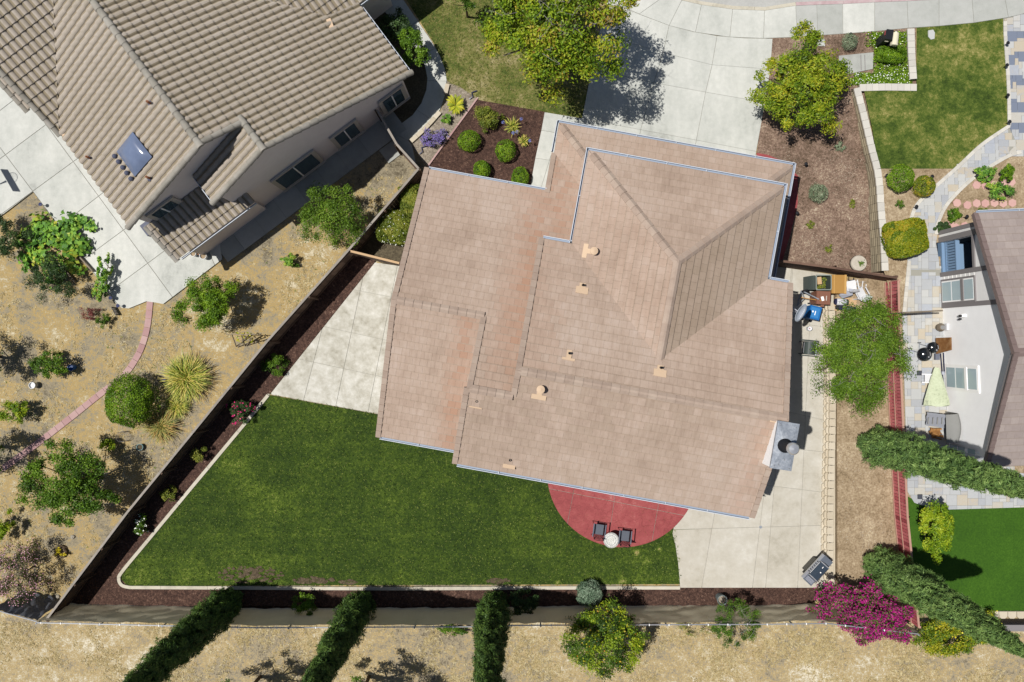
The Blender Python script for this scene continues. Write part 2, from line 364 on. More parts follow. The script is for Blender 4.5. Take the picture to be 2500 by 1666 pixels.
mat('pot_white', '#dcdedf', rough=.5); mat('pot_teal', '#5d8a90', rough=.5); mat('terracotta', '#b07a5c', rough=.8); mat('pot_blue', '#3468b0', rough=.4); mat('urn', [(0, '#5f6a6c'), (1, '#8b9696')], [(9, .7)], rough=.6)
mat('umbrella', [(0, '#8c9280'), (.4, '#bcc4a6'), (1, '#ced6ba')], [(2.2, .5), (10, .6)], rough=.9, k=.85)
mat('cover', [(0, '#868684'), (1, '#9c9c99')], [(2, .4)], rough=.8)
mat('firewood', [(0, '#6d4a2a'), (.5, '#9a6c3c'), (1, '#c79a62')], [(6, .6)], tint=.4)
mat('rust_board', [(0, '#6b452a'), (.5, '#8d6238'), (1, '#a98a66')], [(4, .8)])
mat('pink_hex', [(0, '#cfa09a'), (1, '#dfb9b0')], [(5, .5)], tint=.5)
mat('stone', [(0, '#8a8478'), (.5, '#b2aa9a'), (1, '#cfc7b8')], [(5, .6)], tint=.4)
mat('millstone', [(0, '#b8b0a2'), (1, '#d8d0c2')], [(9, .6)])
mat('solar', '#3e4468', rough=.3); mat('utility', '#c9cac8', rough=.7)

leafmat('lf_bright', ['#3e5a10', '#5f7d14', '#84971c', '#a3a92a'])
leafmat('lf_citrus', ['#344e0e', '#516c12', '#72861a', '#909822', '#aca02a'])
leafmat('lf_big', ['#30480f', '#4d6813', '#6a8418', '#86981e', '#98942a', '#94703a'])
leafmat('lf_deep', ['#263f0e', '#3e5c14', '#57761a', '#718e24'])
leafmat('lf_dark', ['#1c2d18', '#2b4120', '#3b5228', '#4d6634'])
leafmat('lf_cyp', ['#38502a', '#506a36', '#688244', '#869c58'], k=1.25)
leafmat('lf_cyp2', ['#24361a', '#374f22', '#4c652b', '#667d38'], k=1.2)
leafmat('lf_pepper', ['#304a0e', '#466216', '#5c781e', '#768e2a'])
leafmat('lf_ball', ['#2e4a0c', '#4c6c10', '#6a8a18', '#88a228'])
leafmat('lf_olive', ['#3c4c16', '#5c6a20', '#7d8430', '#989446'])
leafmat('lf_gold', ['#34500f', '#5a6f14', '#888a1c', '#a88f2a'])
leafmat('lf_grey', ['#4c5c44', '#6c7c60', '#8c9a7c', '#a6b094'])
leafmat('lf_blue', ['#3e5442', '#5a7058', '#7d917a', '#a3b098'])
leafmat('lf_vine', ['#2c4e1c', '#467028', '#649034', '#86a83c', '#b0a83a'])
leafmat('lf_grass', ['#4e6420', '#76862c', '#9aa03c', '#b9ac4e', '#c9b468'])
leafmat('lf_grass2', ['#5a6a30', '#8a8a4a', '#aa9a54', '#a87e4a'])
leafmat('lf_boug', ['#5a0f3e', '#8c0f64', '#a81478', '#c02a8c'], transl=.3)
leafmat('lf_bougleaf', ['#2e4218', '#4e5e24', '#6a7030'])
leafmat('lf_purple', ['#5a4c80', '#7464a4', '#8e7cbc']); leafmat('lf_lav', ['#7c7a90', '#9a98a8'])
leafmat('lf_pink', ['#b47890', '#cf98ae', '#dfb4c4']); leafmat('lf_rose', ['#b01c58', '#c83070', '#d85088']); leafmat('lf_white', ['#d8dcd0', '#f0f0ea'])
leafmat('lf_yellow', ['#a89a14', '#c9b820', '#d8cc38']); leafmat('lf_agap', ['#5c66a8', '#7a84c4', '#98a0d4'])
leafmat('lf_sago', ['#5c6a10', '#84900f', '#a8a81c', '#bdb430']); leafmat('lf_red', ['#5c3430', '#7c4440', '#8d5c4c'])
leafmat('lf_tip', ['#7c8c14', '#9aa01c', '#b0a428', '#b87a30'])
leafmat('lf_tipped', ['#25380f', '#334c14', '#4c681a', '#7f951c', '#a3a824'])
leafmat('lf_mid', ['#22380f', '#365214', '#4b6a1a', '#648222'])
mat('bare_soil', [(0, '#3c3226'), (.5, '#5e5140'), (1, '#85765f')], [(3, .4), (12, .6)], bump=.5)
mat('cover_dark', '#90939c', rough=.8)
leafmat('lf_chip', ['#75624f', '#9a8872', '#bfb09a', '#d4c8b4'], k=.74)
leafmat('lf_orange', ['#2c420c', '#455e10', '#667c16', '#90901c', '#a89a24'])
leafmat('lf_lawn', ['#24360f', '#385016', '#4c661c', '#66802a', '#8c964a'], k=.8, transl=.1)
leafmat('lf_oleander', ['#2a2e18', '#3f4a22', '#55522e', '#6a4a3c'])

# ================================================================== THE SETTING
b = MB(); b.quad((-220, -220, 0), (220, -220, 0), (220, 220, 0), (-220, 220, 0)); tag(b.build('ground', 'soil'), kind='structure')
sheet('dry_slope', [D(-300, 1418), D(2700, 1418), D(2700, 2400), D(-300, 2400)], -.2, .008, 'slope')

# fence lines, on the ground
LF = [P(*q, 1.8) for q in ((1022, 412), (850, 612), (652, 834), (470, 1057), (311, 1251), (112, 1515))]
LF = [(p.x, p.y) for p in LF]
CF = [T(12, 160, 945, 2.2), T(12, 335, 1015, 2.2), T(12, 2350, 1062, 2.2), T(13, 2000, 1052, 2.2), T(14, 0, 1040, 2.2), T(14, 2350, 1030, 2.2), T(15, 540, 1022, 2.2), T(15, 1380, 1120, 2.2)]
CF = [(p.x, p.y) for p in CF]

def walk(line, step):
    pts = [Vector(p) for p in line]; out = [pts[0]]; need = step
    i = 0; cur = pts[0]
    while i < len(pts) - 1:
        d = (pts[i + 1] - cur).length
        if d >= need: cur = cur.lerp(pts[i + 1], need / d); out.append(cur.copy()); need = step
        else: need -= d; i += 1; cur = pts[i]
    return out
# --- back garden
bed = LF[1:] + [CF[1], CF[2], CF[3], CF[4], CF[5], CF[6], tuple(T(15, 530, 720)[:2]), tuple(D(1915, 1345)[:2]), tuple(D(1562, 1346)[:2]), tuple(D(300, 1350)[:2]), tuple(D(278, 1325)[:2]), tuple(D(620, 906)[:2]), tuple(D(865, 600)[:2])]
sheet('mulch_bed', bed, -.2, .03, 'mulch')
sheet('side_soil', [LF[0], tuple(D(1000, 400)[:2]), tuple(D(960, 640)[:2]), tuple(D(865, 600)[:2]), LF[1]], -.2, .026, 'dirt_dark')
LAWN = [(620, 908), (1000, 976), (1300, 1000), (1600, 1050), (1600, 1200), (1562, 1342), (303, 1346), (290, 1342), (281, 1332), (281, 1320), (290, 1305)]
sheet('lawn', [D(*p) for p in LAWN], -.2, .045, 'lawn')

# kerb round the lawn, cast in lengths
def strip_pieces(parent, line, w, z0, z1, m, L, name, gap=.01):
    """a ribbon along a 2D polyline cut into pieces of length L"""
    pts = [Vector((p[0], p[1])) for p in line]; S = [0]
    for a, c in zip(pts[:-1], pts[1:]): S.append(S[-1] + (c - a).length)
    def at(s):
        s = clamp(s, 0, S[-1] - 1e-6)
        for i in range(len(pts) - 1):
            if s <= S[i + 1]:
                t = (s - S[i]) / (S[i + 1] - S[i]); d = (pts[i + 1] - pts[i]).normalized(); return pts[i].lerp(pts[i + 1], t), Vector((-d.y, d.x))
    n = max(1, round(S[-1] / L)); step = S[-1] / n
    for k in range(n):
        ss = [k * step + gap / 2] + [s for s in S if k * step + gap < s < (k + 1) * step - gap] + [(k + 1) * step - gap / 2]
        l = []; r = []
        for s in ss:
            p, nn = at(s); l.append(p + nn * w / 2); r.append(p - nn * w / 2)
        MB().prism(l + r[::-1], z0, z1).build(name, m, parent, tint=random.random())
kl = smooth_line([D(*p)[:2] for p in ((617, 908), (560, 978), (440, 1122), (340, 1243), (283, 1312), (275, 1330), (282, 1344), (300, 1349))], 6) + [tuple(D(x, 1350 + (2 if 500 < x < 1300 else 0))[:2]) for x in (500, 900, 1300, 1562)]
kb = tag(MB().box((kl[0][0], kl[0][1], .02), (.12, .12, .04)).build('lawn_kerb', 'kerb'), kind='structure')
strip_pieces(kb, kl, .155, -.05, .095, 'kerb', 2.2, 'kerb_stone')

def paved(name, poly, cuts, m, z=.05, gap=.016):
    o = sheet(name, poly, -.2, z - .022, 'joint'); slabs(o, poly, cuts, z - .02, z, m, gap); return o
paved('side_path', [D(862, 604), D(1010, 625), D(960, 970), D(868, 951), D(622, 906)],
      [(T(5, 905, 1095), T(5, 1240, 1160)), (T(5, 620, 1430), T(5, 1190, 1555)), (T(9, 370, 155), T(9, 1160, 325)),
       (T(5, 980, 1000), T(5, 860, 1568)), (T(9, 860, 0), T(9, 740, 595)), (T(9, 580, 0), T(9, 440, 535)), (T(9, 1160, 0), T(9, 1030, 650))], 'concrete_stained', .055)
arc = [D(1430 + 173 * math.cos(a), 1086 + 171 * math.sin(a)) for a in np.linspace(math.radians(178), math.radians(20), 40)]
yard = [D(1757, 609), D(1925, 634), D(1915, 700), D(1924, 800), D(1916, 1350), D(1562, 1350), D(1562, 1342), D(1558, 1295), D(1552, 1255), D(1545, 1226), D(1560, 1150), D(1560, 1000), D(1700, 850)]
paved('back_yard_paving', yard, [(T(15, 0, 140), T(15, 525, 125)), (T(11, 0, 1320), T(11, 525, 1385)), (T(11, 250, 985), T(11, 525, 1015)), (T(11, 160, 640), T(11, 530, 725)),
      (T(11, 360, 250), T(11, 300, 1568)), (T(14, 1860, 0), T(14, 1740, 690)), (T(14, 2290, 0), T(14, 2205, 690)), (T(7, 225, 900), T(7, 195, 1250)), (T(7, 250, 1400), T(7, 560, 1440))], 'concrete_warm', .052)
po = sheet('patio', [(p.x, p.y) for p in arc] + [tuple(D(1500, 960)[:2])], -.2, .058, 'joint')
slabs(po, [(p.x, p.y) for p in arc] + [tuple(D(1500, 960)[:2])], [(T(10, 570, 1395), T(10, 1650, 1610)), (T(10, 580, 1300), T(10, 520, 1600)), (T(10, 950, 1370), T(10, 900, 1700)), (T(14, 1330, 0), T(14, 1280, 280))], .06, .08, 'patio_red', .02)
dr = MB().lathe([(.001, .062), (.07, .062), (.07, .05)], D(1747, 1211), 14).build('drain_cover', 'galv'); tag(dr, 'small round grey drain cover set in the back yard paving', 'drain')

# --- front: driveway, pavement, street
GR = [[(880, 10), (1440, 240), (1880, 335), (2390, 360)], [(800, 310), (1385, 490), (1835, 600), (2370, 640)], [(730, 640), (1300, 765), (1775, 850), (2320, 945)],
      [(640, 1095), (1180, 1195), (1690, 1290), (2240, 1395)], [(590, 1330), (1130, 1450), (1640, 1540), (2200, 1640)]]
outl = [T(2, *p) for p in GR[0]] + [T(2, *r[3]) for r in GR[1:]] + [T(2, *p) for p in GR[4][::-1][1:]] + [T(2, *r[0]) for r in GR[::-1][1:-1]]
drv = sheet('driveway', outl, -.2, .03, 'joint')
def inset(q, g):
    c = sum((Vector(p) for p in q), Vector((0, 0))) / len(q)
    return [Vector(p) + (c - Vector(p)).normalized() * g for p in q]
for i in range(4):
    for j in range(3):
        q = [T(2, *GR[i][j]), T(2, *GR[i][j + 1]), T(2, *GR[i + 1][j + 1]), T(2, *GR[i + 1][j])]
        q = inset([(p.x, p.y) for p in q], .012)
        if i == 0: q = [q[0], q[0].lerp(q[1], .5) + Vector((0, -.05)), q[1], q[2], q[3]]
        MB().prism(q, .03, .052).build('slab', 'concrete', drv, tint=random.random())
SW = [((1400, -40), (1480, -130)), ((1484, 2), (1560, -60)), ((1560, 36), (1630, -14)), ((1633, 64), (1664, 2)), ((1697, 80), (1712, 13)), ((1781, 92), (1788, 24)), ((1863, 95), (1866, 27)), ((1944, 92), (1942, 15)), ((1995, 88), (1993, 13)), ((2057, 84), (2056, 11)), ((2134, 78), (2134, 7)), ((2216, 70), (2213, 4)), ((2291, 65), (2291, 0)), ((2376, 57), (2371, -5)), ((2460, 44), (2450, -12)), ((2560, 20), (2545, -30))]
pv = sheet('pavement', [P(*a) for a, c in SW] + [P(*c) for a, c in SW[::-1]], -.2, .035, 'joint')
for (a, c), (a2, c2) in zip(SW[:-1], SW[1:]):
    q = inset([tuple(P(*x)[:2]) for x in (a, a2, c2, c)], .014); bright = a[0] in (2057,) or a[0] < 1900
    MB().prism(q, .03, .058).build('slab', 'concrete' if bright else 'concrete_grey', pv, tint=random.uniform(.3, 1))
kerb = [tuple(P(c[0], c[1] - 4)[:2]) for a, c in SW]
ko = tag(MB().box((kerb[0][0], kerb[0][1], 0), (.1, .1, .02)).build('street_kerb', 'kerb'), kind='structure')
strip_pieces(ko, kerb[:8], .16, -.2, .06, 'kerb', 2.0, 'kerb_stone'); strip_pieces(ko, kerb[7:13], .16, -.2, .062, 'kerb_pink', 2.0, 'kerb_stone'); strip_pieces(ko, kerb[12:], .16, -.2, .06, 'kerb', 2.0, 'kerb_stone')
st = [tuple(P(c[0], c[1] - 8)[:2]) for a, c in SW]
sheet('street', st + [(st[-1][0], 60), (st[0][0], 60)], -.3, -.05 + .06, 'street')

wk = [T(2, 300, 1035), T(2, 645, 1092), T(2, 620, 1230), T(2, 470, 1230), T(2, 440, 1400), T(6, 400, 0), T(6, 380, 230), T(6, 160, 190), T(2, 215, 1455), T(2, 270, 1200)]
paved('front_path', wk, [(T(2, 270, 1200), T(2, 410, 1225)), (T(2, 215, 1455), T(2, 380, 1480)), (T(2, 470, 1065), T(2, 450, 1130))], 'concrete', .05)
sheet('front_lawn', [D(900, -60), D(940, 10), D(1000, 105), D(1027, 185), D(1040, 195), D(1065, 205), D(1098, 232), D(1255, 262), D(1340, 275), D(1385, -60)], -.2, .03, 'lawn_dry')
sheet('front_bed', [D(1096, 230), D(1254, 258), D(1215, 445), D(980, 400), D(990, 380)], -.2, .04, 'mulch')
sheet('gravel_bed', [T(1, 1780, 770), T(1, 1850, 790), T(1, 2035, 905), T(1, 1575, 1535), T(1, 1415, 1340), T(1, 1560, 1150), T(1, 1700, 1020), T(1, 1760, 900)], -.2, .036, 'gravel')
be = tag(MB().box(tuple(T(1, 2035, 905)), (.08, .08, .1)).build('bed_edging', 'kerb'), kind='structure')
strip_pieces(be, [T(1, 2035, 905)[:2], T(1, 1575, 1535)[:2]], .07, -.05, .1, 'pink_paver', .9, 'edging_stone')
bt = tag(MB().box(tuple(T(1, 1415, 1300)), (.1, .1, .1)).build('path_edging', 'block_tan'), kind='structure')
strip_pieces(bt, smooth_line([T(1, 1425, 1305)[:2], T(1, 1560, 1180)[:2], T(1, 1690, 1035)[:2]]), .2, -.05, .16, 'block_tan', .42, 'edging_block')
strip_pieces(bt, [T(1, 1740, 870)[:2], T(1, 1762, 780)[:2]], .2, -.05, .16, 'block_tan', .42, 'edging_block')
Lw = [(1150, 80), (1280, 210), (1370, 330), (1480, 470), (1550, 600), (1575, 720), (1565, 830), (1520, 950), (1440, 1060), (1240, 1210), (1290, 1330)]
Rw = [(1480, 1560), (1440, 1370), (1415, 1300), (1560, 1150), (1690, 1010), (1735, 880), (1750, 740), (1735, 640), (1690, 520), (1610, 380), (1480, 190), (1350, 0), (1100, -300)]
paved('neighbour_path', [T(1, *p) for p in Lw] + [T(1, *p) for p in Rw] + [T(1, 900, -200)], [(T(1, 1370, 280), T(1, 1490, 190)), (T(1, 1520, 520), T(1, 1670, 430)), (T(1, 1570, 745), T(1, 1750, 750)), (T(1, 1490, 1020), T(1, 1610, 1100)), (T(1, 1240, 1210), T(1, 1415, 1305))], 'concrete', .05)
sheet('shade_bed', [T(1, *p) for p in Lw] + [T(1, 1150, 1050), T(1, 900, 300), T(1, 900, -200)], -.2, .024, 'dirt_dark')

# --- left-hand neighbour: patio, walk, garden
pat = [T(0, -300, 500), T(0, 700, 700), T(4, 1500, 100), T(4, 2000, 500), T(4, 2045, 815), T(4, 1505, 1225), T(4, 1440, 1212), T(4, 1350, 1200), T(4, 1290, 1225), T(4, 1190, 1265), T(4, 1130, 1262), T(4, 1085, 1235), T(4, 985, 1100), T(4, 310, 195), T(4, 55, 390), T(4, -300, 640)]
paved('neighbour_patio', pat, [(T(4, 740, 0), T(4, 1590, 1160)), (T(4, 310, 190), T(0, 0, 1345)), (T(0, 70, 1420), T(0, 460, 1130)), (T(4, 315, 190), T(4, 575, 0)), (T(4, 710, 395), T(4, 950, 210)), (T(4, 800, 800), T(4, 1180, 520)), (T(4, 1000, 1120), T(4, 1550, 715)), (T(0, 0, 1030), T(0, 130, 930)), (T(4, 1940, 785), T(4, 1975, 860))], 'concrete', .09, .03)
E1 = Vector((.598, -.802)); E2 = Vector((.802, .598))
def LH(a, c, z=0.0): p = E1 * a + E2 * c; return Vector((p.x, p.y, z))
ws = [LH(-12.3, -8.6), LH(-11.1, -8.6), LH(-11.1, 2.0), LH(-12.3, 2.0)]
paved('neighbour_walk', ws, [(LH(-12.5, c), LH(-11, c)) for c in np.arange(-7.6, 2, 1.25)], 'concrete_grey', .07)
sheet('meter_cover', [LH(-11.05, .35), LH(-10.3, .35), LH(-10.3, 1.15), LH(-11.05, 1.15)], -.1, .06, 'concrete_grey')
pp = smooth_line([T(4, 1380, 1200)[:2], T(4, 1360, 1400)[:2], T(8, 1320, 0)[:2], T(8, 1255, 150)[:2], T(8, 1130, 320)[:2], T(8, 900, 500)[:2], T(8, 600, 740)[:2], T(8, 300, 970)[:2], T(8, -60, 1230)[:2]], 8)
ppo = tag(MB().box((pp[0][0], pp[0][1], .01), (.2, .2, .02)).build('stepping_path', 'pink_paver'), kind='structure')
strip_pieces(ppo, pp, .29, -.02, .05, 'pink_paver', .42, 'paver', .014)

# --- right-hand lot
sheet('mulch_area', [D(1772, 88), D(1990, 70), D(2104, 60), D(2104, 200), D(1985, 205), D(2035, 640), D(2010, 646), D(1790, 610), D(1738, 357)], -.2, .03, 'mulch_brown')
sheet('red_path', [D(1738, 352), D(1765, 357), D(1800, 372), D(1833, 405), D(1832, 470), D(1815, 540), D(1797, 600), D(1770, 610), D(1740, 420)], -.2, .045, 'patio_red')
sloped('right_lawn', [(2106, 62), (2305, 42), (2312, 120), (2318, 292), (2255, 335), (2200, 388), (2018, 388), (2005, 300), (1985, 205), (2106, 205)], 'lawn_mottled', .03)
sloped('planting_soil', [(2012, 386), (2205, 386), (2110, 468), (2090, 520), (2088, 600), (2076, 722), (2060, 722), (2030, 620)], 'dirt', .02)
sloped('island_soil', [(2160, 300), (2360, 300), (2360, 520), (2140, 560)], 'dirt', .01)
sloped('turf', [(2083, 1140), (2145, 1172), (2420, 1160), (2420, 1410), (2098, 1410)], 'turf', .03)
sloped('upper_terrace', [(2032, 590), (2460, 590), (2460, 1420), (2100, 1420), (2070, 900)], 'dirt', 0)
sheet('dirt_strip', [D(1922, 640, .4), D(2050, 640, .4), D(2070, 900, .4), D(2105, 1430, .4), D(1925, 1430, .4)], -.2, .4, 'dirt')
def wpoly(pts): return [tuple(D(x, y, zr(y))[:2]) for x, y in pts]
PAV = [wpoly(q) for q in ([(2308, 45), (2400, 12), (2400, 360), (2310, 360), (2335, 330), (2318, 292)],
       [(2318, 292), (2345, 300), (2335, 340), (2310, 362), (2235, 410), (2175, 470), (2155, 520), (2150, 560), (2160, 620), (2083, 620), (2090, 520), (2110, 468), (2200, 386), (2255, 335)],
       [(2084, 612), (2180, 612), (2330, 720), (2330, 1085), (2440, 1100), (2440, 1163), (2145, 1172), (2100, 1155), (2085, 1130), (2073, 722)])]
pvb = sloped('paver_path', [(2300, 40), (2400, 10), (2400, 380), (2318, 292)], 'joint', .012)
sloped('paver_base', [(2318, 292), (2345, 300), (2335, 340), (2310, 362), (2235, 410), (2175, 470), (2155, 520), (2150, 560), (2160, 620), (2083, 620), (2090, 520), (2110, 468), (2200, 386), (2255, 335)], 'joint', .014)
sloped('paver_yard', [(2084, 612), (2180, 612), (2330, 720), (2330, 1085), (2440, 1100), (2440, 1163), (2145, 1172), (2100, 1155), (2085, 1130), (2073, 722)], 'joint', .016)
# random-bond pavers: each a piece; the 300 largest in view as parts, the rest joined
U = .165; occ = set(); pieces = []
x0, y0 = 15.0, -8.0; nx, ny = int(10.5 / U), int(25.5 / U)
sizes = [(2, 2), (2, 3), (3, 2), (1, 2), (2, 1), (3, 3), (2, 2), (3, 2)]
for j in range(ny):
    for i in range(nx):
        if (i, j) in occ: continue
        random.shuffle(sizes)
        for w, h in sizes + [(1, 1)]:
            cells = [(i + a, j + c) for a in range(w) for c in range(h)]
            if all(q not in occ for q in cells): break
        occ.update(cells)
        rx0, ry0, rx1, ry1 = x0 + i * U, y0 + j * U, x0 + (i + w) * U - .012, y0 + (j + h) * U - .012
        for pg in PAV:
            cx, cy = (rx0 + rx1) / 2, (ry0 + ry1) / 2
            if not (min(p[0] for p in pg) - .3 < cx < max(p[0] for p in pg) + .3 and min(p[1] for p in pg) - .3 < cy < max(p[1] for p in pg) + .3): continue
            q = clip(clip(clip(clip(pg, (rx0, 0), (1, 0)), (rx1, 0), (-1, 0)), (0, ry0), (0, 1)), (0, ry1), (0, -1))
            if len(q) > 2 and area(q) > .006:
                yd = (833 - cy * F / (H - .3)) / 1.0625; yd = (833 - cy * F / (H - zr(yd))) / 1.0625
                t = random.random() * .84
                xs = 1250 + cx * F / (H - .3); ysrc = 833 - cy * F / (H - zr(yd))
                if xs > 2455 and any(a < ysrc < c for a, c in ((80, 97), (130, 150), (188, 206), (246, 264), (307, 324))): t = 1.0
                vis = xs < 2500 and 0 < ysrc < 1666
                pieces.append((vis, area(q), q, zr(yd), t)); break
pieces.sort(key=lambda p: (-p[0], -p[1]))
for vis, ar, q, z, t in pieces[:300]: MB().prism(q, z, z + .035).build('paver', 'paver', pvb, tint=t)
rest = MB(); tn = []
for vis, ar, q, z, t in pieces[300:]:
    n = len(rest.f); rest.prism(q, z, z + .035); tn += [t] * (len(rest.f) - n)
tag(rest.build('pavers', 'paver', pvb, tint=tn), kind='stuff')
pe = tag(MB().box((D(2200, 386, zr(386)).x, D(2200, 386).y, zr(386)), (.1, .1, .1)).build('path_border', 'block_cap'), kind='structure')
def border(line, w=.16, L=.24):
    pts = smooth_line([D(x, y, zr(y))[:2] for x, y in line], 5)
    wl = walk(pts, L)
    for a, c in zip(wl[:-1], wl[1:]):
        mid = (a + c) / 2; yd = (833 - mid.y * F / (H - .3)) / 1.0625; yd = (833 - mid.y * F / (H - zr(yd))) / 1.0625
        MB().box((mid.x, mid.y, zr(yd) - .03), (L * .96, w, .2), math.atan2((c - a).y, (c - a).x)).build('border_block', 'block_cap', pe, tint=random.random())
border([(2318, 290), (2255, 333), (2200, 384), (2150, 428), (2108, 468), (2092, 505), (2090, 540)])
border([(2345, 350), (2310, 362), (2235, 410), (2178, 466), (2155, 510), (2150, 540)])
border([(2088, 600), (2082, 660), (2076, 722)]); border([(2308, 50), (2311, 120), (2316, 200), (2318, 290)])

# stepped retaining wall with a paver cap
rw = thing('retaining_wall', 'stepped grey block retaining wall with paver cap beside the mulch area', 'wall', D(2010, 400, 0))
cap = smooth_line([P(*q, zr(q[1] / 1.0625) + .1)[:2] for q in ((2092, 215), (2110, 285), (2129, 365), (2145, 430), (2152, 520), (2158, 600), (2161, 672))], 8)
S = 0
wl = walk(cap, .4)
for a, c in zip(wl[:-1], wl[1:]):
    yd = (833 - a.y * F / (H - .4)) / 1.0625; zt = zr(yd) + .1
    mid = (a + c) / 2; ang = math.atan2((c - a).y, (c - a).x) + random.uniform(-.02, .02)
    wpart(MB().box((mid.x, mid.y, zt), (.385, .31, .07), ang).build('cap_block', 'block_cap', tint=random.random()), rw)
    for k in range(max(1, int(zt / .15))):
        z = zt - .04 - .15 * k - .075
        if z < -.05: break
        off = Vector((-.03 - .02 * k, 0))
        wpart(MB().box((mid.x + off.x, mid.y, z), (.39, .24, .14), ang).build('wall_block', 'block_face', tint=random.random()), rw)
bw = thing('bed_wall', 'low L-shaped grey paver wall around the white flower bed', 'wall', D(2100, 200, 0))
for li, line in enumerate((((2224, 70), (2226, 140), (2231, 205)), ((2238, 214), (2160, 213), (2084, 215)))):
    wl = walk([P(*q, .3)[:2] for q in line], .3)
    for a, c in zip(wl[:-1], wl[1:]):
        mid = (a + c) / 2; ang = math.atan2((c - a).y, (c - a).x)
        wpart(MB().box((mid.x, mid.y, .28 + .004 * li), (.29, .33, .07), ang).build('cap_block', 'block_cap', tint=random.random()), bw)
        wpart(MB().box((mid.x, mid.y, .12), (.3, .26, .25), ang).build('wall_block', 'block_face', tint=random.random()), bw)
# scalloped block wall along the back yard paving
sw = thing('scalloped_wall', 'low tan scalloped block wall between back yard paving and dirt strip', 'wall', D(1912, 1000, 0))
n = 36
for i in range(n):
    y = 705 + i * (1345 - 705) / n; x = 1909 + 3 * math.sin(i * .15)
    p = D(x, y, .42); r = random.uniform(-.04, .04)
    tz = [(-.13, -.185), (-.13, .185), (.08, .2), (.17, .12), (.17, -.12), (.08, -.2)]
    R = Matrix.Rotation(r, 2); q = [Vector((p.x, p.y)) + R @ Vector((-a + .05, c)) for a, c in tz]
    wpart(MB().prism(q, .3, .43).build('cap_block', 'block_tan', tint=random.random()), sw)
    q2 = [Vector((p.x - .06, p.y)) + R @ Vector((-a * .9, c * .97)) for a, c in tz]
    wpart(MB().prism(q2, .15, .3).build('wall_block', 'block_tan', tint=random.random()), sw)
    q2 = [Vector((p.x - .12, p.y + .2)) + R @ Vector((-a * .9, c * .97)) for a, c in tz]
    wpart(MB().prism(q2, .0, .15).build('wall_block', 'block_tan', tint=random.random()), sw)
for k_, (a_, z_) in enumerate(((1909, .29), (1903, .14))): wpart(MB().prism([D(a_ - 6, 705, z_)[:2], D(a_ + 10, 705, z_)[:2], D(a_ + 10, 1345, z_)[:2], D(a_ - 6, 1345, z_)[:2]], 0, z_).build('wall_core', 'block_tan', tint=.3), sw)
# far block wall bottom right
fw = thing('lower_block_wall', 'short pale scalloped block wall at the far edge of the artificial turf', 'wall', D(2330, 1413, .8))
for i in range(7):
    p = D(2285 + i * 20.5, 1412, .95)
    wpart(MB().prism([(p.x + a, p.y + c) for a, c in ((-.19, .13), (-.19, -.1), (-.09, -.2), (.09, -.2), (.19, -.1), (.19, .13))], .7, .95).build('cap_block', 'block_tan', tint=random.random()), fw)
wpart(MB().beam(D(2270, 1430, .1), D(2440, 1430, .1), .3, 1.6).build('wall_face', 'trim_grey'), fw)
HEX = [(2243, 426), (2263, 427), (2283, 426), (2303, 422), (2323, 419), (2198, 467), (2222, 472), (2243, 468), (2263, 468), (2284, 467), (2304, 468), (2325, 467), (2182, 517), (2195, 523), (2216, 520)]
for i, (x, y) in enumerate(HEX):
    p = D(x, y, zr(y)); q = [(p.x + .2 * math.cos(a + i), p.y + .2 * math.sin(a + i)) for a in np.arange(6) * math.pi / 3]
    row, k = (('top', i) if i < 5 else ('middle', i - 5) if i < 12 else ('lowest', i - 12)); nth = ['leftmost', 'second', 'third', 'fourth', 'fifth', 'sixth', 'seventh'][k]
    tag(MB().prism(q, p.z - .02, p.z + .05).build('stepping_stone', 'pink_hex', tint=random.random()), nth + ' pink hexagon stepping stone in the ' + row + ' row of the island bed', 'stepping stone', 'pink hexagon stepping stones')

for cx, cy, rx, ry in ((575, 1320, 75, 20), (722, 1333, 48, 8), (1146, 1335, 26, 6), (800, 1337, 22, 4)):
    g = MB(); m_ = 0
    for _ in range(int(rx * 1.4)):
        a = random.uniform(0, 6.28); k = math.sqrt(random.random()); x, y = cx + rx * k * math.cos(a), cy + ry * k * math.sin(a)
        if y > 1341: continue
        r = random.uniform(3, 9) * (1.15 - .6 * k); m_ += 1
        q = [D(x + r * math.cos(b_) * random.uniform(.7, 1.3), y + .6 * r * math.sin(b_) * random.uniform(.7, 1.3)) for b_ in np.linspace(0, 6.283, 10)[:-1]]
        g.prism(q, .03, .048 + .0004 * m_)
    tag(g.build('bare_patch', 'bare_soil'), kind='structure')

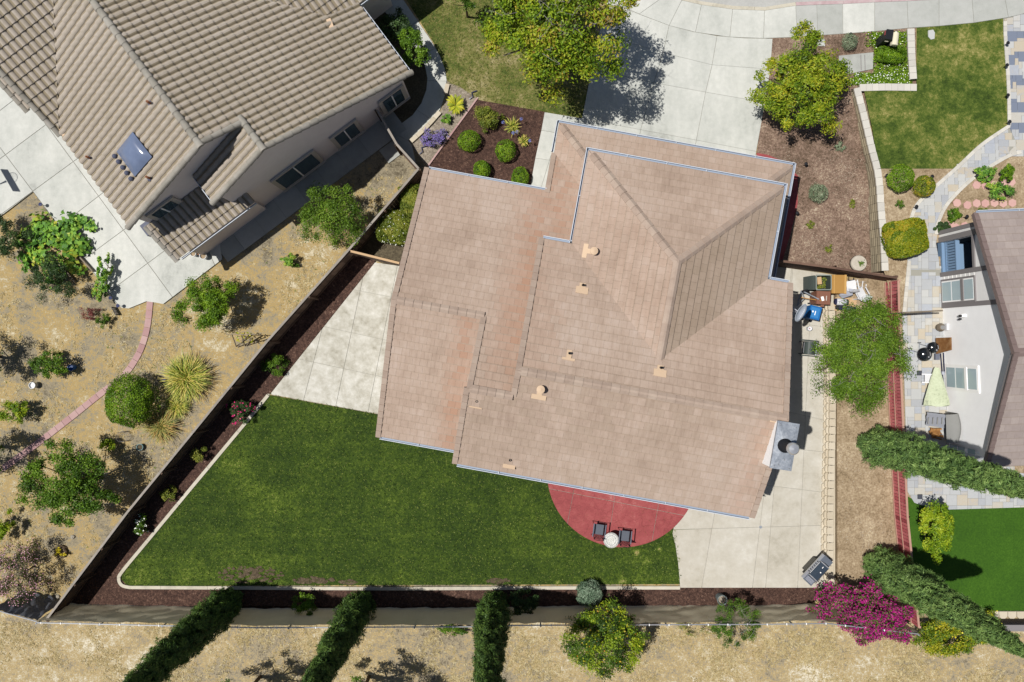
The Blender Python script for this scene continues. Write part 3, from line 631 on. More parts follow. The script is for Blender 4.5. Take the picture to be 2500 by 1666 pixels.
# ================================================================== HOUSES
class Roof:
    """collects the tiles of a house; the 300 nearest the sky become parts, the rest one joined part"""
    def __init__(s, root, name, m, under, kind, w, e):
        s.root = root; s.m = m; s.kind = kind; s.w = w; s.e = e; s.full = []; s.cl = MB(); s.ct = []; s.cr = []
        s.under = MB(); s.name = name; s.undermat = under; s.planes = []; s.obj = None; s.trim = []
    PROF = [(0, .0), (.06, .035), (.2, .07), (.42, .09), (.64, .07), (.8, .035), (.87, .002), (1, 0)]
    def strips(s):
        if s.kind == 'flat': return [(0, s.w - .004, lambda x: 0.0)]
        out = []
        for (a, ha), (c, hc) in zip(s.PROF[:-1], s.PROF[1:]):
            out.append((a * s.w, c * s.w, (lambda x, a=a, c=c, ha=ha, hc=hc: ha + (hc - ha) * ((x / s.w - a) / (c - a)))))
        return out
    def height(s, t, e):
        return .012 + (.05 if s.kind == 'flat' else .05) * (t / e)
    def plane(s, poly, rust=None, stag=True, tile=True):
        poly = [Vector(p) for p in poly]
        n = Vector((0, 0, 0))
        for i in range(len(poly)): n += (poly[i] - poly[0]).cross(poly[(i + 1) % len(poly)] - poly[0])
        n.normalize()
        if n.z < 0: n = -n; poly = poly[::-1]
        d = (Vector((0, 0, -1)) - n * -n.z).normalized(); a = d.cross(n).normalized()   # across
        o = poly[0]; q = [((p - o).dot(a), (p - o).dot(d)) for p in poly]
        k = len(s.under.v); s.under.v += [p - n * .0 for p in poly] + [p - n * .14 for p in poly]
        m = len(poly); s.under.f += [list(range(k, k + m)), list(range(k + 2 * m - 1, k + m - 1, -1))] + [[k + i, k + m + i, k + m + (i + 1) % m, k + (i + 1) % m] for i in range(m)]
        if not tile: return
        tmax = max(p[1] for p in q); tmin = min(p[1] for p in q); smin = min(p[0] for p in q); smax = max(p[0] for p in q)
        B = Matrix((a, d, n)).transposed()
        r = 0; t1 = tmax
        while t1 > tmin + .02:
            t0 = t1 - s.e; off = (.5 * s.w if (stag and r % 2) else 0) + (random.uniform(-.02, .02) if s.kind == 'flat' else 0)
            c = smin - off - s.w
            while c < smax:
                cw = c; c += s.w
                cen = o + a * (cw + s.w / 2) + d * (t0 + s.e / 2)
                g = mnoise.noise(Vector((cw * .9 + r * 7.7, r * 3.3, o.x)))
                tint = clamp(.5 + .35 * g + random.gauss(0, .17)); ru = 0.0
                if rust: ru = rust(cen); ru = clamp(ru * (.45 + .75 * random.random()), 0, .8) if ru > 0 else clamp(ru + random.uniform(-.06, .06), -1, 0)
                
                whole = True; geo = []
                for xa, xb, hf in s.strips():
                    rect = clip(clip(clip(clip(q, (cw + xa, 0), (1, 0)), (cw + xb, 0), (-1, 0)), (0, t0), (0, 1)), (0, t1 - (.016 if s.kind == 'flat' else 0)), (0, -1))
                    fa = area(rect) if len(rect) > 2 else 0
                    if fa < (xb - xa) * (s.e - (.016 if s.kind == 'flat' else 0)) * .985: whole = False
                    if fa > .0015: geo.append((rect, hf))
                if not geo: continue
                M = Matrix.Translation(o + a * cw + d * t0) @ B.to_4x4()
                if whole: s.full.append((M, tint, ru, cen))
                else:
                    for rect, hf in geo: s._emit(s.cl, s.ct, s.cr, [(x - cw, t - t0) for x, t in rect], hf, M, tint, ru)
            r += 1; t1 = t0
    def _emit(s, mb, tl, rl, pts, hf, M, tint, ru):
        n0 = len(mb.f); k = len(mb.v); m = len(pts)
        mb.v += [M @ Vector((x, t, s.height(t, s.e) + hf(x))) for x, t in pts] + [M @ Vector((x, t, -.005)) for x, t in pts]
        ar = sum(pts[i][0] * pts[(i + 1) % m][1] - pts[(i + 1) % m][0] * pts[i][1] for i in range(m))
        nt = 1
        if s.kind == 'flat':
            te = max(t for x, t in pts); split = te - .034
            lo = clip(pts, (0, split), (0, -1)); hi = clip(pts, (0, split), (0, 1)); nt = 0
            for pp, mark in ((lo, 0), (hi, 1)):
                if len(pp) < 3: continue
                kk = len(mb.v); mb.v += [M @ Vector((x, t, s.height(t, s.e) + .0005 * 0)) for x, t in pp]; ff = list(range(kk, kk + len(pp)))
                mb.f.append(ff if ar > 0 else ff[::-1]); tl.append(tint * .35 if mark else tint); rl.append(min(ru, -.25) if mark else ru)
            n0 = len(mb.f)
        else:
            top = list(range(k, k + m)); mb.f.append(top if ar > 0 else top[::-1])
        for i in range(m):
            f = [k + i, k + m + i, k + m + (i + 1) % m, k + (i + 1) % m]; mb.f.append(f if ar > 0 else f[::-1])
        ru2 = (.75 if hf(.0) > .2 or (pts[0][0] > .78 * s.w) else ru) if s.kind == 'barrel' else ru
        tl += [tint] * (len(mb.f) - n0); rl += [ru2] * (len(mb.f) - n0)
    def finish(s):
        ro = s.under.build(s.name, s.undermat); wpart(ro, s.root); s.obj = ro
        s.full.sort(key=lambda f: (Vector((0, 0, H)) - f[3]).length)
        var = {}
        def var_mesh(ti, ri):
            key = (ti, ri)
            if key not in var:
                mb = MB(); tl = []; rl = []
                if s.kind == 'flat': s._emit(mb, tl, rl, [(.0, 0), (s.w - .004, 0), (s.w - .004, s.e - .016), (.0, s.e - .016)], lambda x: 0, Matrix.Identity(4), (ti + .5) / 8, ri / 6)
                else:
                    for xa, xb, hf in s.strips(): s._emit(mb, tl, rl, [(xa, 0), (xb, 0), (xb, s.e), (xa, s.e)], hf, Matrix.Identity(4), (ti + .5) / 8, ri / 6)
                o = mk('roof_tile', mb.v, mb.f, s.m, None, tl, rl); var[key] = o.data; bpy.data.objects.remove(o)
            return var[key]
        for M, ti, ru, cen in s.full[:300]:
            o = mk('roof_tile', None, None, parent=ro, mesh=var_mesh(min(7, int(ti * 8)), max(-6, min(6, round(ru * 6))))); o.matrix_basis = M
        mb = s.cl; tl = s.ct; rl = s.cr
        for M, ti, ru, cen in s.full[300:]:
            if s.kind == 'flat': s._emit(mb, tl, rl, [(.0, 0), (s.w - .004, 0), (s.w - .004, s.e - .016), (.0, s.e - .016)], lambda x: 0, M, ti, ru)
            else:
                for xa, xb, hf in s.strips(): s._emit(mb, tl, rl, [(xa, 0), (xb, 0), (xb, s.e), (xa, s.e)], hf, M, ti, ru)
        tag(mk('roof_tiles', mb.v, mb.f, s.m, ro, tl, rl), kind='stuff')
        for a, c, w, h, L, m, style, nm in s.trim: s._trim(a, c, w, h, L, m, style, nm)
        return ro
    def line(s, a, c, w=.165, h=.08, L=.36, m=None, style='v', nm='ridge_tile'): s.trim.append((Vector(a), Vector(c), w, h, L, m, style, nm))
    def _trim(s, a, c, w, h, L, m, style, nm):
        d = c - a; n = max(1, round(d.length / L)); st = d.length / n; x = d.normalized()
        y = Vector((0, 0, 1)).cross(x).normalized(); z = x.cross(y)
        mb = MB(); l = st * 1.06
        if style == 'v':
            for k, (x0, lift) in enumerate(((0, .0), (l, .028))):
                mb.v += [Vector((x0, -w, -h + lift)), Vector((x0, -w * .25, lift)), Vector((x0, w * .25, lift)), Vector((x0, w, -h + lift)), Vector((x0, w, -h - .06)), Vector((x0, -w, -h - .06))]
            mb.f = [(0, 6, 7, 1), (1, 7, 8, 2), (2, 8, 9, 3), (3, 9, 10, 4), (5, 11, 6, 0), (6, 11, 10, 9, 8, 7), (0, 1, 2, 3, 4, 5)]
        elif style == 'flat':
            for x0, lift in ((0, 0), (l, .03)):
                mb.v += [Vector((x0, -w, -.16)), Vector((x0, -w, lift + .03)), Vector((x0, w, lift + .03)), Vector((x0, w, -.02))]
            mb.f = [(0, 4, 5, 1), (1, 5, 6, 2), (2, 6, 7, 3), (4, 7, 6, 5), (0, 1, 2, 3)]
        else:
            N = 8
            for x0, r in ((0, w * .84), (l, w * 1.04)):
                for k in range(N + 1):
                    an = math.pi * 1.15 * k / N - .075 * math.pi; mb.v.append(Vector((x0, r * math.cos(an), r * math.sin(an) * h / w)))
            mb.f = [(k, k + 1, N + 2 + k, N + 1 + k) for k in range(N)] + [tuple(range(N + 1, 2 * N + 2)), tuple(range(N, -1, -1))]
        vs = []
        for t in range(4):
            o = mk(nm, mb.v, mb.f, m, None, tint=(t + .5) / 4); vs.append(o.data); bpy.data.objects.remove(o)
        B = Matrix((x, y, z)).transposed().to_4x4()
        for k in range(n):
            o = mk(nm, None, None, parent=s.obj, mesh=random.choice(vs)); o.matrix_basis = Matrix.Translation(a + d * (k / n)) @ B

def gutter(root, a, c, out, w=.09):
    a = Vector(a); c = Vector(c); out = Vector((out[0], out[1], 0)).normalized()
    g = MB(); g.beam(a + out * w + Vector((0, 0, -.01)), c + out * w + Vector((0, 0, -.01)), .028, .13)
    o = wpart(g.build('gutter', 'gutter'), root)
    g = MB(); g.beam(a + out * w / 2 + Vector((0, 0, -.07)), c + out * w / 2 + Vector((0, 0, -.07)), w * .82, .03)
    mk('gutter_trough', g.v, g.f, 'gutter_in', o)
    L = (c - a).length; n = int(L / 1.6)
    for i in range(1, n):
        p = a + (c - a) * i / n; d = (c - a).normalized()
        g = MB(); g.beam(p + out * .0, p + out * w, .03, .02); mk('gutter_strap', g.v, g.f, 'gutter', o)

# ---------------------------------------------------------------- the main house
ang = math.radians(-10.3); UX = Vector((math.cos(ang), math.sin(ang))); VX = Vector((-math.sin(ang), math.cos(ang)))
def MH(u, v, z=0.0): p = UX * u + VX * v; return Vector((p.x, p.y, z))
def muv(p): return p.x * UX.x + p.y * UX.y, p.x * VX.x + p.y * VX.y
PT = .42
zA = lambda u, v: 3.4 + PT * (6.68 - v)          # left wing front slope and the strip beside it
zB = lambda u, v: 3.4 + PT * (v + 5.1)           # left wing rear slope
zM = lambda u, v: 5.2 + PT * (4.38 - v)          # main front slope
RZ = zM(0, -1.07)
zC = lambda u, v: RZ - PT * (-1.07 - v)          # main rear slope
zS = lambda u, v: 2.65 + PT * (9.9 - v)          # skirt, front
zSl = lambda u, v: 2.65 + PT * (u - .33)
zSr = lambda u, v: 2.65 + PT * (10.87 - u)
zHf = lambda u, v: 5.2 + PT * (8.28 - v); zHl = lambda u, v: 5.2 + PT * (u - 1.72); zHr = lambda u, v: 5.2 + PT * (9.88 - u)
house = thing('house', 'large house with weathered pinkish-tan tile roof in the middle of the lot', 'house', MH(3, 0, 0))
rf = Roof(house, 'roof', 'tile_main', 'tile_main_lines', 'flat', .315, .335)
def pl(f, pts, **k): rf.plane([MH(u, v, f(u, v)) for u, v in pts], **k)
def rustA(c):
    u, v = muv(c); return clamp(1 - abs(u - .1) / 1.3) * .7 * clamp((v + 2.5) / 1.5) + (.4 if u > .9 else 0) + .04
pl(zA, [(-4.93, 6.68), (.4, 6.68), (.36, 8.55), (2.05, 6.86), (2.05, 4.3), (.55, 4.3), (.5, -2.1), (-1.3, -2.1), (-1.3, .79), (-4.93, .79)], rust=rustA)
pl(zB, [(-4.93, .79), (-1.25, .79), (-1.3, -2), (-1.42, -5.1), (-4.93, -5.1)], rust=lambda c: clamp(1 - abs(muv(c)[0] + 1.9) / .8) * .7 + .05)
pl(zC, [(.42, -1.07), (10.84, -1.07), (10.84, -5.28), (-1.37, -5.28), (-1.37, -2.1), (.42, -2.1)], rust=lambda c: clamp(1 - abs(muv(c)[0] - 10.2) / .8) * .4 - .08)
pl(zM, [(.5, 4.38), (1.72, 4.38), (5.8, .3), (9.88, 4.38), (10.84, 4.38), (10.84, -1.07), (.42, -1.07)], rust=lambda c: clamp(1 - muv(c)[0] / 2.2) * .25 + .04)
pl(zHf, [(1.72, 8.28), (9.88, 8.28), (5.8, 4.2)], rust=lambda c: .04)
pl(zHl, [(1.72, 8.28), (5.8, 4.2), (5.8, .3), (1.72, 4.38)], rust=lambda c: .14)
pl(zHr, [(9.88, 8.28), (9.88, 4.38), (5.8, .3), (5.8, 4.2)], rust=lambda c: -.35)  # negative tint paints the shade of the face turned from the sun
pl(zS, [(.33, 9.9), (10.87, 9.9), (8.97, 8.0), (2.23, 8.0)], rust=lambda c: .06)
pl(zSl, [(.33, 9.9), (2.23, 8.0), (2.1, 6.8), (.36, 8.55)], rust=lambda c: .2)
pl(zSr, [(10.87, 9.9), (10.87, 4.3), (9.6, 4.3), (9.6, 8.6)], rust=lambda c: -.4)  # shade of the right skirt return, also put into the tile colour
rm = 'ridge_main'
e = .085
rf.line(MH(5.8, .3, zHl(5.8, 0) + e), MH(5.8, 4.2, zHl(5.8, 0) + e), m=rm)
rf.line(MH(1.85, 8.15, zHf(0, 8.15) + e), MH(5.8, 4.2, zHf(0, 4.2) + e), m=rm)
rf.line(MH(9.75, 8.15, zHf(0, 8.15) + e), MH(5.8, 4.2, zHf(0, 4.2) + e), m=rm)
rf.line(MH(.45, 9.78, zS(0, 9.78) + e), MH(2.1, 8.1, zS(0, 8.1) + e), m=rm)
rf.line(MH(10.75, 9.78, zS(0, 9.78) + e), MH(9.1, 8.1, zS(0, 8.1) + e), m=rm)
rf.line(MH(.42, -1.07, RZ + e), MH(10.84, -1.07, RZ + e), m=rm)
rf.line(MH(-4.93, .79, zA(0, .79) + e), MH(-1.3, .79, zA(0, .79) + e), m=rm)
rf.line(MH(-1.3, -2.1, zA(0, -2.1) + e), MH(.4, -2.1, zA(0, -2.1) + e), m=rm)
def rake(f, u, v0, v1, w=.11): rf.line(MH(u, v0, f(u, v0) + .04), MH(u, v1, f(u, v1) + .04), w=w, m=rm, style='flat', nm='rake_tile', L=.33)
rake(zA, -4.98, 6.75, .79); rake(zB, -4.98, -5.15, .79); rake(zA, -1.3, .79, -2.1); rake(zC, -1.4, -5.3, -2.1)
rake(zM, .44, 4.4, -1.07); rake(zC, .44, -2.1, -1.07); rake(zM, 10.84, 4.4, -1.07); rake(zC, 10.84, -5.3, -1.07); rake(zA, .34, 6.6, 8.5)
rf.finish()
for u0, u1, v, z, o in ((-4.9, .3, 6.7, 3.4, 1), (-4.9, -1.5, -5.12, 3.4, -1), (-1.3, 10.75, -5.3, zC(0, -5.3), -1), (.5, 1.7, 4.4, 5.2, 1), (9.95, 10.8, 4.4, 5.2, 1), (1.65, 9.95, 8.3, 5.2, 1), (.25, 10.95, 9.92, 2.65, 1)):
    gutter(house, MH(u0, v, z), MH(u1, v, z), VX * o)
for v0, v1, u, z, o in ((4.4, 8.4, 1.7, 5.2, -1), (4.4, 8.4, 9.9, 5.2, 1), (8.6, 10, .31, 2.65, -1), (4.3, 10, 10.89, 2.65, 1)):
    gutter(house, MH(u, v0, z), MH(u, v1, z), UX * o)
def mwall(poly): return wpart(MB().prism([MH(*p)[:2] for p in poly[0]], poly[1], poly[2]).build('wall', 'stucco'), house)
for q in (([(-4.5, 6.25), (1.5, 6.25), (1.5, -4.6), (-4.5, -4.6)], 0, 3.2), ([(.8, 9.4), (10.4, 9.4), (10.4, 4.1), (.8, 4.1)], 0, 2.55), ([(2.08, 7.95), (9.55, 7.95), (9.55, 3.6), (2.08, 3.6)], 2.5, 5.1), ([(.6, 4.0), (10.4, 4.0), (10.4, -4.85), (.6, -4.85)], 0, 5.05), ([(-.98, -2), (1, -2), (1, -4.85), (-.98, -4.85)], 0, 5.3)): mwall(q)
def gable(u, pts, t=.12): wpart(MB().ext([MH(u, v, z) for v, z in pts], (UX * t).to_3d()).build('gable_wall', 'stucco'), house)
gable(-4.6, [(6.3, 3.0), (-4.7, 3.0), (-4.7, 3.35), (.79, zA(0, .79) - .2), (6.3, 3.35)])
gable(-1.05, [(.7, 3.0), (-4.8, 3.0), (-4.8, zC(0, -4.8) - .2), (-2.1, zA(0, -2.1) - .2), (.7, zA(0, .7) - .2)])
gable(.62, [(4.2, 3.0), (-4.8, 3.0), (-4.8, zC(0, -4.8) - .2), (-1.07, RZ - .2), (4.2, zM(0, 4.2) - .2)])
gable(10.3, [(4.2, 3.0), (-4.8, 3.0), (-4.8, zC(0, -4.8) - .2), (-1.07, RZ - .2), (4.2, zM(0, 4.2) - .2)])
gd = wpart(MB().beam(MH(3.4, 9.43, 1.1), MH(9.9, 9.43, 1.1), .05, 2.2).build('garage_door', 'white'), house)
for k in range(4):
    g = MB(); g.beam(MH(3.45, 9.47, .3 + .54 * k), MH(9.85, 9.47, .3 + .54 * k), .03, .48); mk('panel', g.v, g.f, 'white', gd)
# chimney chase with galvanised cap and round flue cowl
cz = 7.75
cc = [P(*q, cz) for q in ((1900, 1027), (1952.7, 1036), (1932, 1151), (1880, 1143))]
cen = sum(cc, Vector()) / 4
chase = wpart(MB().prism([(c.x + (cen.x - c.x) * .03, c.y + (cen.y - c.y) * .03) for c in cc], 0, cz - .05).build('chimney', 'stucco_white'), house)
g = MB(); k = [Vector((c.x, c.y, cz)) for c in cc]; hi = cen + Vector((0, 0, .06))
g.v = [Vector((c.x, c.y, cz - .1)) for c in cc] + k + [hi]; g.f = [(0, 3, 7, 4), (3, 2, 6, 7), (2, 1, 5, 6), (1, 0, 4, 5), (4, 7, 8), (7, 6, 8), (6, 5, 8), (5, 4, 8)]
capo = mk('chimney_cap', g.v, g.f, 'galv', chase)
fl = P(1915, 1088, cz); g = MB(); g.lathe([(.27, 0), (.27, .12), (.19, .14), (.19, .95)], (fl.x, fl.y, cz), 20); mk('flue', g.v, g.f, 'black', chase, smooth=True)
g = MB(); g.lathe([(.225, .85), (.225, .97), (.18, 1.04), (.001, 1.07)], (fl.x, fl.y, cz), 20); mk('cowl', g.v, g.f, 'steel', chase)
g = MB()
for x, y in ((1914, 1123), (1900, 1135), (1905, 1037), (1943, 1045), (1925, 1145), (1889, 1137)): p = P(x, y, cz + .02); g.lathe([(.001, .05), (.03, .03), (.03, 0)], p, 8)
mk('bolt', g.v, g.f, 'steel', chase)
p0, p1 = P(1883, 1022, 7.5), P(1910, 1024, 7.5); g = MB(); g.box(p0.lerp(p1, .5), (.5, .3, .03), ang); mk('flashing', g.v, g.f, 'tan_metal', chase)
g = MB(); p0 = P(1866, 1140, 6.45); g.box(p0, (.5, .16, .03), ang); mk('flashing', g.v, g.f, 'tan_metal', chase)

def on(f, uv, px, py):
    z = 5.0
    for _ in range(12): p = P(px, py, z); z = f(*uv(p))
    return P(px, py, z)
def vent(kind, f, x, y, down, rot=0, px=True):
    p = on(f, muv, x * 1.0625, y * 1.0625); p.z += .03
    dd = Vector((down[0], down[1], 0)); n = Vector((-f(*muv(p + Vector((.1, 0, 0)))) + p.z - .03, 0, 0))
    sl = Vector((dd.x, dd.y, -PT)).normalized(); ac = sl.cross(Vector((0, 0, 1))).normalized(); nn = ac.cross(sl).normalized()
    if nn.z < 0: nn = -nn
    M = Matrix((ac, sl, nn)).transposed()
    if kind == 'pipe':
        g = MB(); g.box(p + nn * .03, (.5, .3, .02), M=M); g.box(p + nn * .035 + sl * .2, (.26, .24, .02), M=M); o = wpart(g.build('vent_flashing', 'tan_metal'), house)
        q = p + sl * .24; g = MB(); g.lathe([(.05, -.1), (.05, .26), (.035, .26), (.035, .1)], q, 10); mk('vent_pipe', g.v, g.f, 'black', o)
    elif kind == 'tee':
        g = MB(); g.box(p + nn * .03, (.5, .1, .02), M=M); g.box(p + nn * .035 + sl * .2, (.2, .36, .02), M=M); o = wpart(g.build('vent_flashing', 'tan_metal'), house)
        q = p + sl * .26; g = MB(); g.lathe([(.05, -.1), (.05, .24), (.035, .24), (.035, .1)], q, 10); mk('vent_pipe', g.v, g.f, 'black', o)
    else:
        g = MB(); g.box(p + nn * .03 , (.58, .2, .02), M=M); g.box(p + nn * .035 - sl * .2, (.2, .3, .02), M=M); o = wpart(g.build('vent_flashing', 'tan_metal'), house)
        q = p - sl * .34; g = MB(); g.lathe([(.09, -.1), (.09, .3), (.16, .3), (.16, .36), (.001, .4)], q, 16); mk('vent_cowl', g.v, g.f, 'tan_metal', o)
vent('cowl', zHl, 1345, 577, -UX); vent('pipe', zM, 1337, 668, VX); vent('tee', zM, 1306, 826, VX * 1); vent('pipe', zM, 1516, 858, VX)
vent('cowl', zC, 1238, 912, -VX); vent('tee', zC, 1093, 936, VX); vent('pipe', zC, 1170, 1069, VX)

# ---------------------------------------------------------------- left-hand neighbour: two roofs of barrel tiles
nb = thing('barrel_tile_house', 'house with grey-brown barrel tile roof and skylight beside the concrete patio', 'house', LH(-16, -3, 0))
rl = Roof(nb, 'roof', 'tile_left', 'tile_left_dark', 'barrel', .29, .4)
PL = .475
zRs = lambda a, c: 3.15 + PL * (3.4 - c)
zRg = zRs(0, -5.13)
zLs = lambda a, c: zRg - PL * (-5.13 - c)
zL2 = lambda a, c: zRs(0, -3.35) - PL * (-3.35 - c)
zW = lambda a, c: zLs(0, -9.85) + PL * (-18.1 - a)
zT = lambda a, c: 3.15 + PL * (-15.85 - a)
zLn = lambda a, c: 2.75 + PL * (-11.75 - a)
zLow = lambda a, c: 2.95 + PL * (-20.9 - a)
def ll(f, pts, **k): rl.plane([LH(a, c, f(a, c)) for a, c in pts], stag=False, **k)
ll(zRs, [(-12.05, 3.4), (-12.05, -3.35), (-13.35, -3.35), (-13.35, -5.13), (-23.5, -5.13), (-22.93, -5.13), (-15.85, 1.95), (-15.85, 3.4)])
ll(zLs, [(-13.3, -9.85), (-13.3, -5.13), (-22.8, -5.13), (-18.1, -9.85)])
ll(zL2, [(-12.05, -3.35), (-12.05, -6.45), (-13.5, -6.45), (-13.5, -3.35)])
ll(zW, [(-18.1, -9.9), (-22.82, -9.9), (-22.82, -5.18)])
ll(zT, [(-15.85, 1.95), (-15.85, 6.0), (-22.5, 6.0), (-22.5, -4.7)])
ll(zLn, [(-11.75, -9.7), (-11.75, -5.45), (-13.45, -5.45), (-13.45, -9.7)])
ll(zLow, [(-20.9, -11.05), (-20.9, -9.9), (-24.5, -9.9), (-24.5, -11.05)])
rg = 'ridge_left'
def rl_line(p, q, w=.15, h=.13, L=.42, nm='ridge_tile'): rl.line(p, q, w=w, h=h, L=L, m=rg, style='r', nm=nm)
rl_line(LH(-23.5, -5.13, zRg + .06), LH(-13.2, -5.13, zRg + .06))
rl_line(LH(-13.6, -3.35, zRs(0, -3.35) + .08), LH(-11.95, -3.35, zRs(0, -3.35) + .08))
rl_line(LH(-22.82, -10, zW(-22.82, 0) + .06), LH(-22.82, -5.2, zW(-22.82, 0) + .06))
def rk(f, a, c0, c1): rl_line(LH(a, c0, f(a, c0) + .03), LH(a, c1, f(a, c1) + .03), w=.13, h=.14, nm='rake_tile')
rk(zRs, -12.05, -3.3, 3.5); rk(zL2, -12.05, -3.4, -6.55); rk(zRs, -13.35, -5.1, -3.4); rk(zLs, -13.3, -5.2, -9.95)
def rka(f, c, a0, a1): rl_line(LH(a0, c, f(a0, c) + .03), LH(a1, c, f(a1, c) + .03), w=.13, h=.14, nm='rake_tile')
rka(zW, -9.92, -22.8, -18.05); rka(zLow, -11.05, -24.5, -20.85); rka(zLn, -9.75, -13.45, -11.7)
rl.finish()
gutter(nb, LH(-15.6, 3.42, 3.1), LH(-12.1, 3.42, 3.1), E2); gutter(nb, LH(-15.83, 2.05, 3.1), LH(-15.83, 6, 3.1), E1)
gutter(nb, LH(-11.73, -9.55, 2.72), LH(-11.73, -5.45, 2.72), E1); gutter(nb, LH(-13.4, -6.47, zL2(0, -6.47) - .03), LH(-12.1, -6.47, zL2(0, -6.47) - .03), -E2)
def nwall(pts, z0, z1, m='stucco'): return wpart(MB().prism([LH(*p)[:2] for p in pts], z0, z1).build('wall', m), nb)
w2 = wpart(MB().ext([LH(-12.2, c, z) for c, z in ((3.05, 0), (3.05, 3.0), (-3.35, zRs(0, -3.35) - .2), (-6.2, zL2(0, -6.2) - .25), (-6.2, 0))], (E1 * -.2).to_3d()).build('wall', 'stucco'), nb)
w1 = wpart(MB().ext([LH(-13.45, c, z) for c, z in ((-3, 0), (-3, zRs(0, -3) - .3), (-5.13, zRg - .25), (-9.5, zLs(0, -9.5) - .25), (-9.5, 0))], (E1 * -.2).to_3d()).build('wall', 'stucco'), nb)
nwall([(-13.3, 3.05), (-12.4, 3.05), (-12.4, 2.8), (-15.5, 2.8), (-15.5, 3.05)], 0, 3.0); nwall([(-12.02, -9.3), (-12.02, -5.6), (-13.5, -5.6), (-13.5, -9.3)], 0, 2.7)
nwall([(-13.6, -9.5), (-22, -9.5), (-22, -9.2), (-13.6, -9.2)], 0, 4.6); nwall([(-16.2, 5), (-22, 5), (-22, 1.5), (-16.2, 1.5)], 0, 3.0)
nwall([(-12.4, -6.2), (-13.5, -6.2), (-13.5, -6.0), (-12.4, -6.0)], 0, 4.6)
for c0, c1, z0, z1, m, a in ((1.55, 2.95, .55, 2.35, 'trim_light', -12.18), (-1.15, .35, .6, 2.4, 'trim_light', -12.18), (-4.4, -2.0, .5, 2.5, 'trim_light', -12.18), (-9.2, -7.8, 3.5, 4.6, 'trim_light', -13.43)):
    fr = wpart(MB().ext([LH(a, c0, z0), LH(a, c1, z0), LH(a, c1, z1), LH(a, c0, z1)], (E1 * .1).to_3d()).build('window', m), nb); a2 = a + .1
    mid = (c0 + c1) / 2
    for i, (x0, x1) in enumerate(((c0 + .2, mid - .03), (mid + .03, c1 - .2))):
        g = MB(); g.ext([LH(a2 + .005, x0, z0 + .15), LH(a2 + .005, x1, z0 + .15), LH(a2 + .005, x1, z1 - .15), LH(a2 + .005, x0, z1 - .15)], (E1 * .02).to_3d()); mk('pane', g.v, g.f, 'glass', fr)
    g = MB(); g.ext([LH(a2 + .006, mid - .03, z0 + .12), LH(a2 + .006, mid + .03, z0 + .12), LH(a2 + .006, mid + .03, z1 - .12), LH(a2 + .006, mid - .03, z1 - .12)], (E1 * .04).to_3d()); mk('mullion', g.v, g.f, 'white', fr)
    g = MB(); g.ext([LH(a2, c0 - .05, z0 - .08), LH(a2, c1 + .05, z0 - .08), LH(a2, c1 + .05, z0), LH(a2, c0 - .05, z0)], (E1 * .06).to_3d()); mk('sill', g.v, g.f, m, fr)
# skylight and roof vents on the left slope
def luv(p): return p.x * E1.x + p.y * E1.y, p.x * E2.x + p.y * E2.y
sk = [on(zLs, luv, *q) for q in ((329, 325), (376, 386), (334, 434), (290, 373))]
up = Vector((0, 0, .18))
g = MB(); g.v = [q + Vector((0, 0, .05)) for q in sk] + [q + up for q in sk]; g.f = [(i, (i + 1) % 4, 4 + (i + 1) % 4, 4 + i) for i in range(4)] + [(7, 6, 5, 4)]
fr = wpart(g.build('skylight', 'lead'), nb)
c4 = sum(sk, Vector()) / 4
N = 8; g = MB()
for i in range(N + 1):
    for j in range(N + 1):
        s_, t_ = i / N, j / N; q = (sk[0] * (1 - s_) + sk[1] * s_) * (1 - t_) + (sk[3] * (1 - s_) + sk[2] * s_) * t_
        g.v.append(q + up + Vector((0, 0, .2 * (1 - (2 * s_ - 1) ** 4) * (1 - (2 * t_ - 1) ** 4) + .003)))
g.f = [(i * (N + 1) + j, (i + 1) * (N + 1) + j, (i + 1) * (N + 1) + j + 1, i * (N + 1) + j + 1) for i in range(N) for j in range(N)]
mk('dome', g.v, g.f, 'skylight', fr, smooth=True)
g = MB()
for t in (.05, .27, .5, .72, .95): p = sk[3].lerp(sk[2], t) + Vector((-.15, -.12, .1)); g.lathe([(.1, 0), (.09, .06), (.001, .09)], p, 8)
mk('flashing', g.v, g.f, 'lead', fr, smooth=True)
for x, y in ((223, 388), (370, 255), (368, 437)):
    p = on(zLs, luv, x, y); g = MB(); g.lathe([(.05, 0), (.05, .4), (.03, .4), (.03, .2)], p, 8); o = wpart(g.build('vent_pipe', 'terracotta'), nb)
    g = MB(); g.lathe([(.13, .04), (.1, .1), (.05, .12)], p, 8); mk('flashing', g.v, g.f, 'lead', o)
g = MB(); p = LH(-17.4, -9.85, 5.05); g.box(on(zLs, luv, 158, 323), (.3, .45, .06), .5); wpart(g.build('mortar_patch', 'tan_metal'), nb)
p = on(zRs, luv, 808, 62); g = MB(); g.box(p + Vector((0, 0, .08)), (.2, .5, .06), .4); wpart(g.build('mortar_patch', 'tan_metal'), nb)

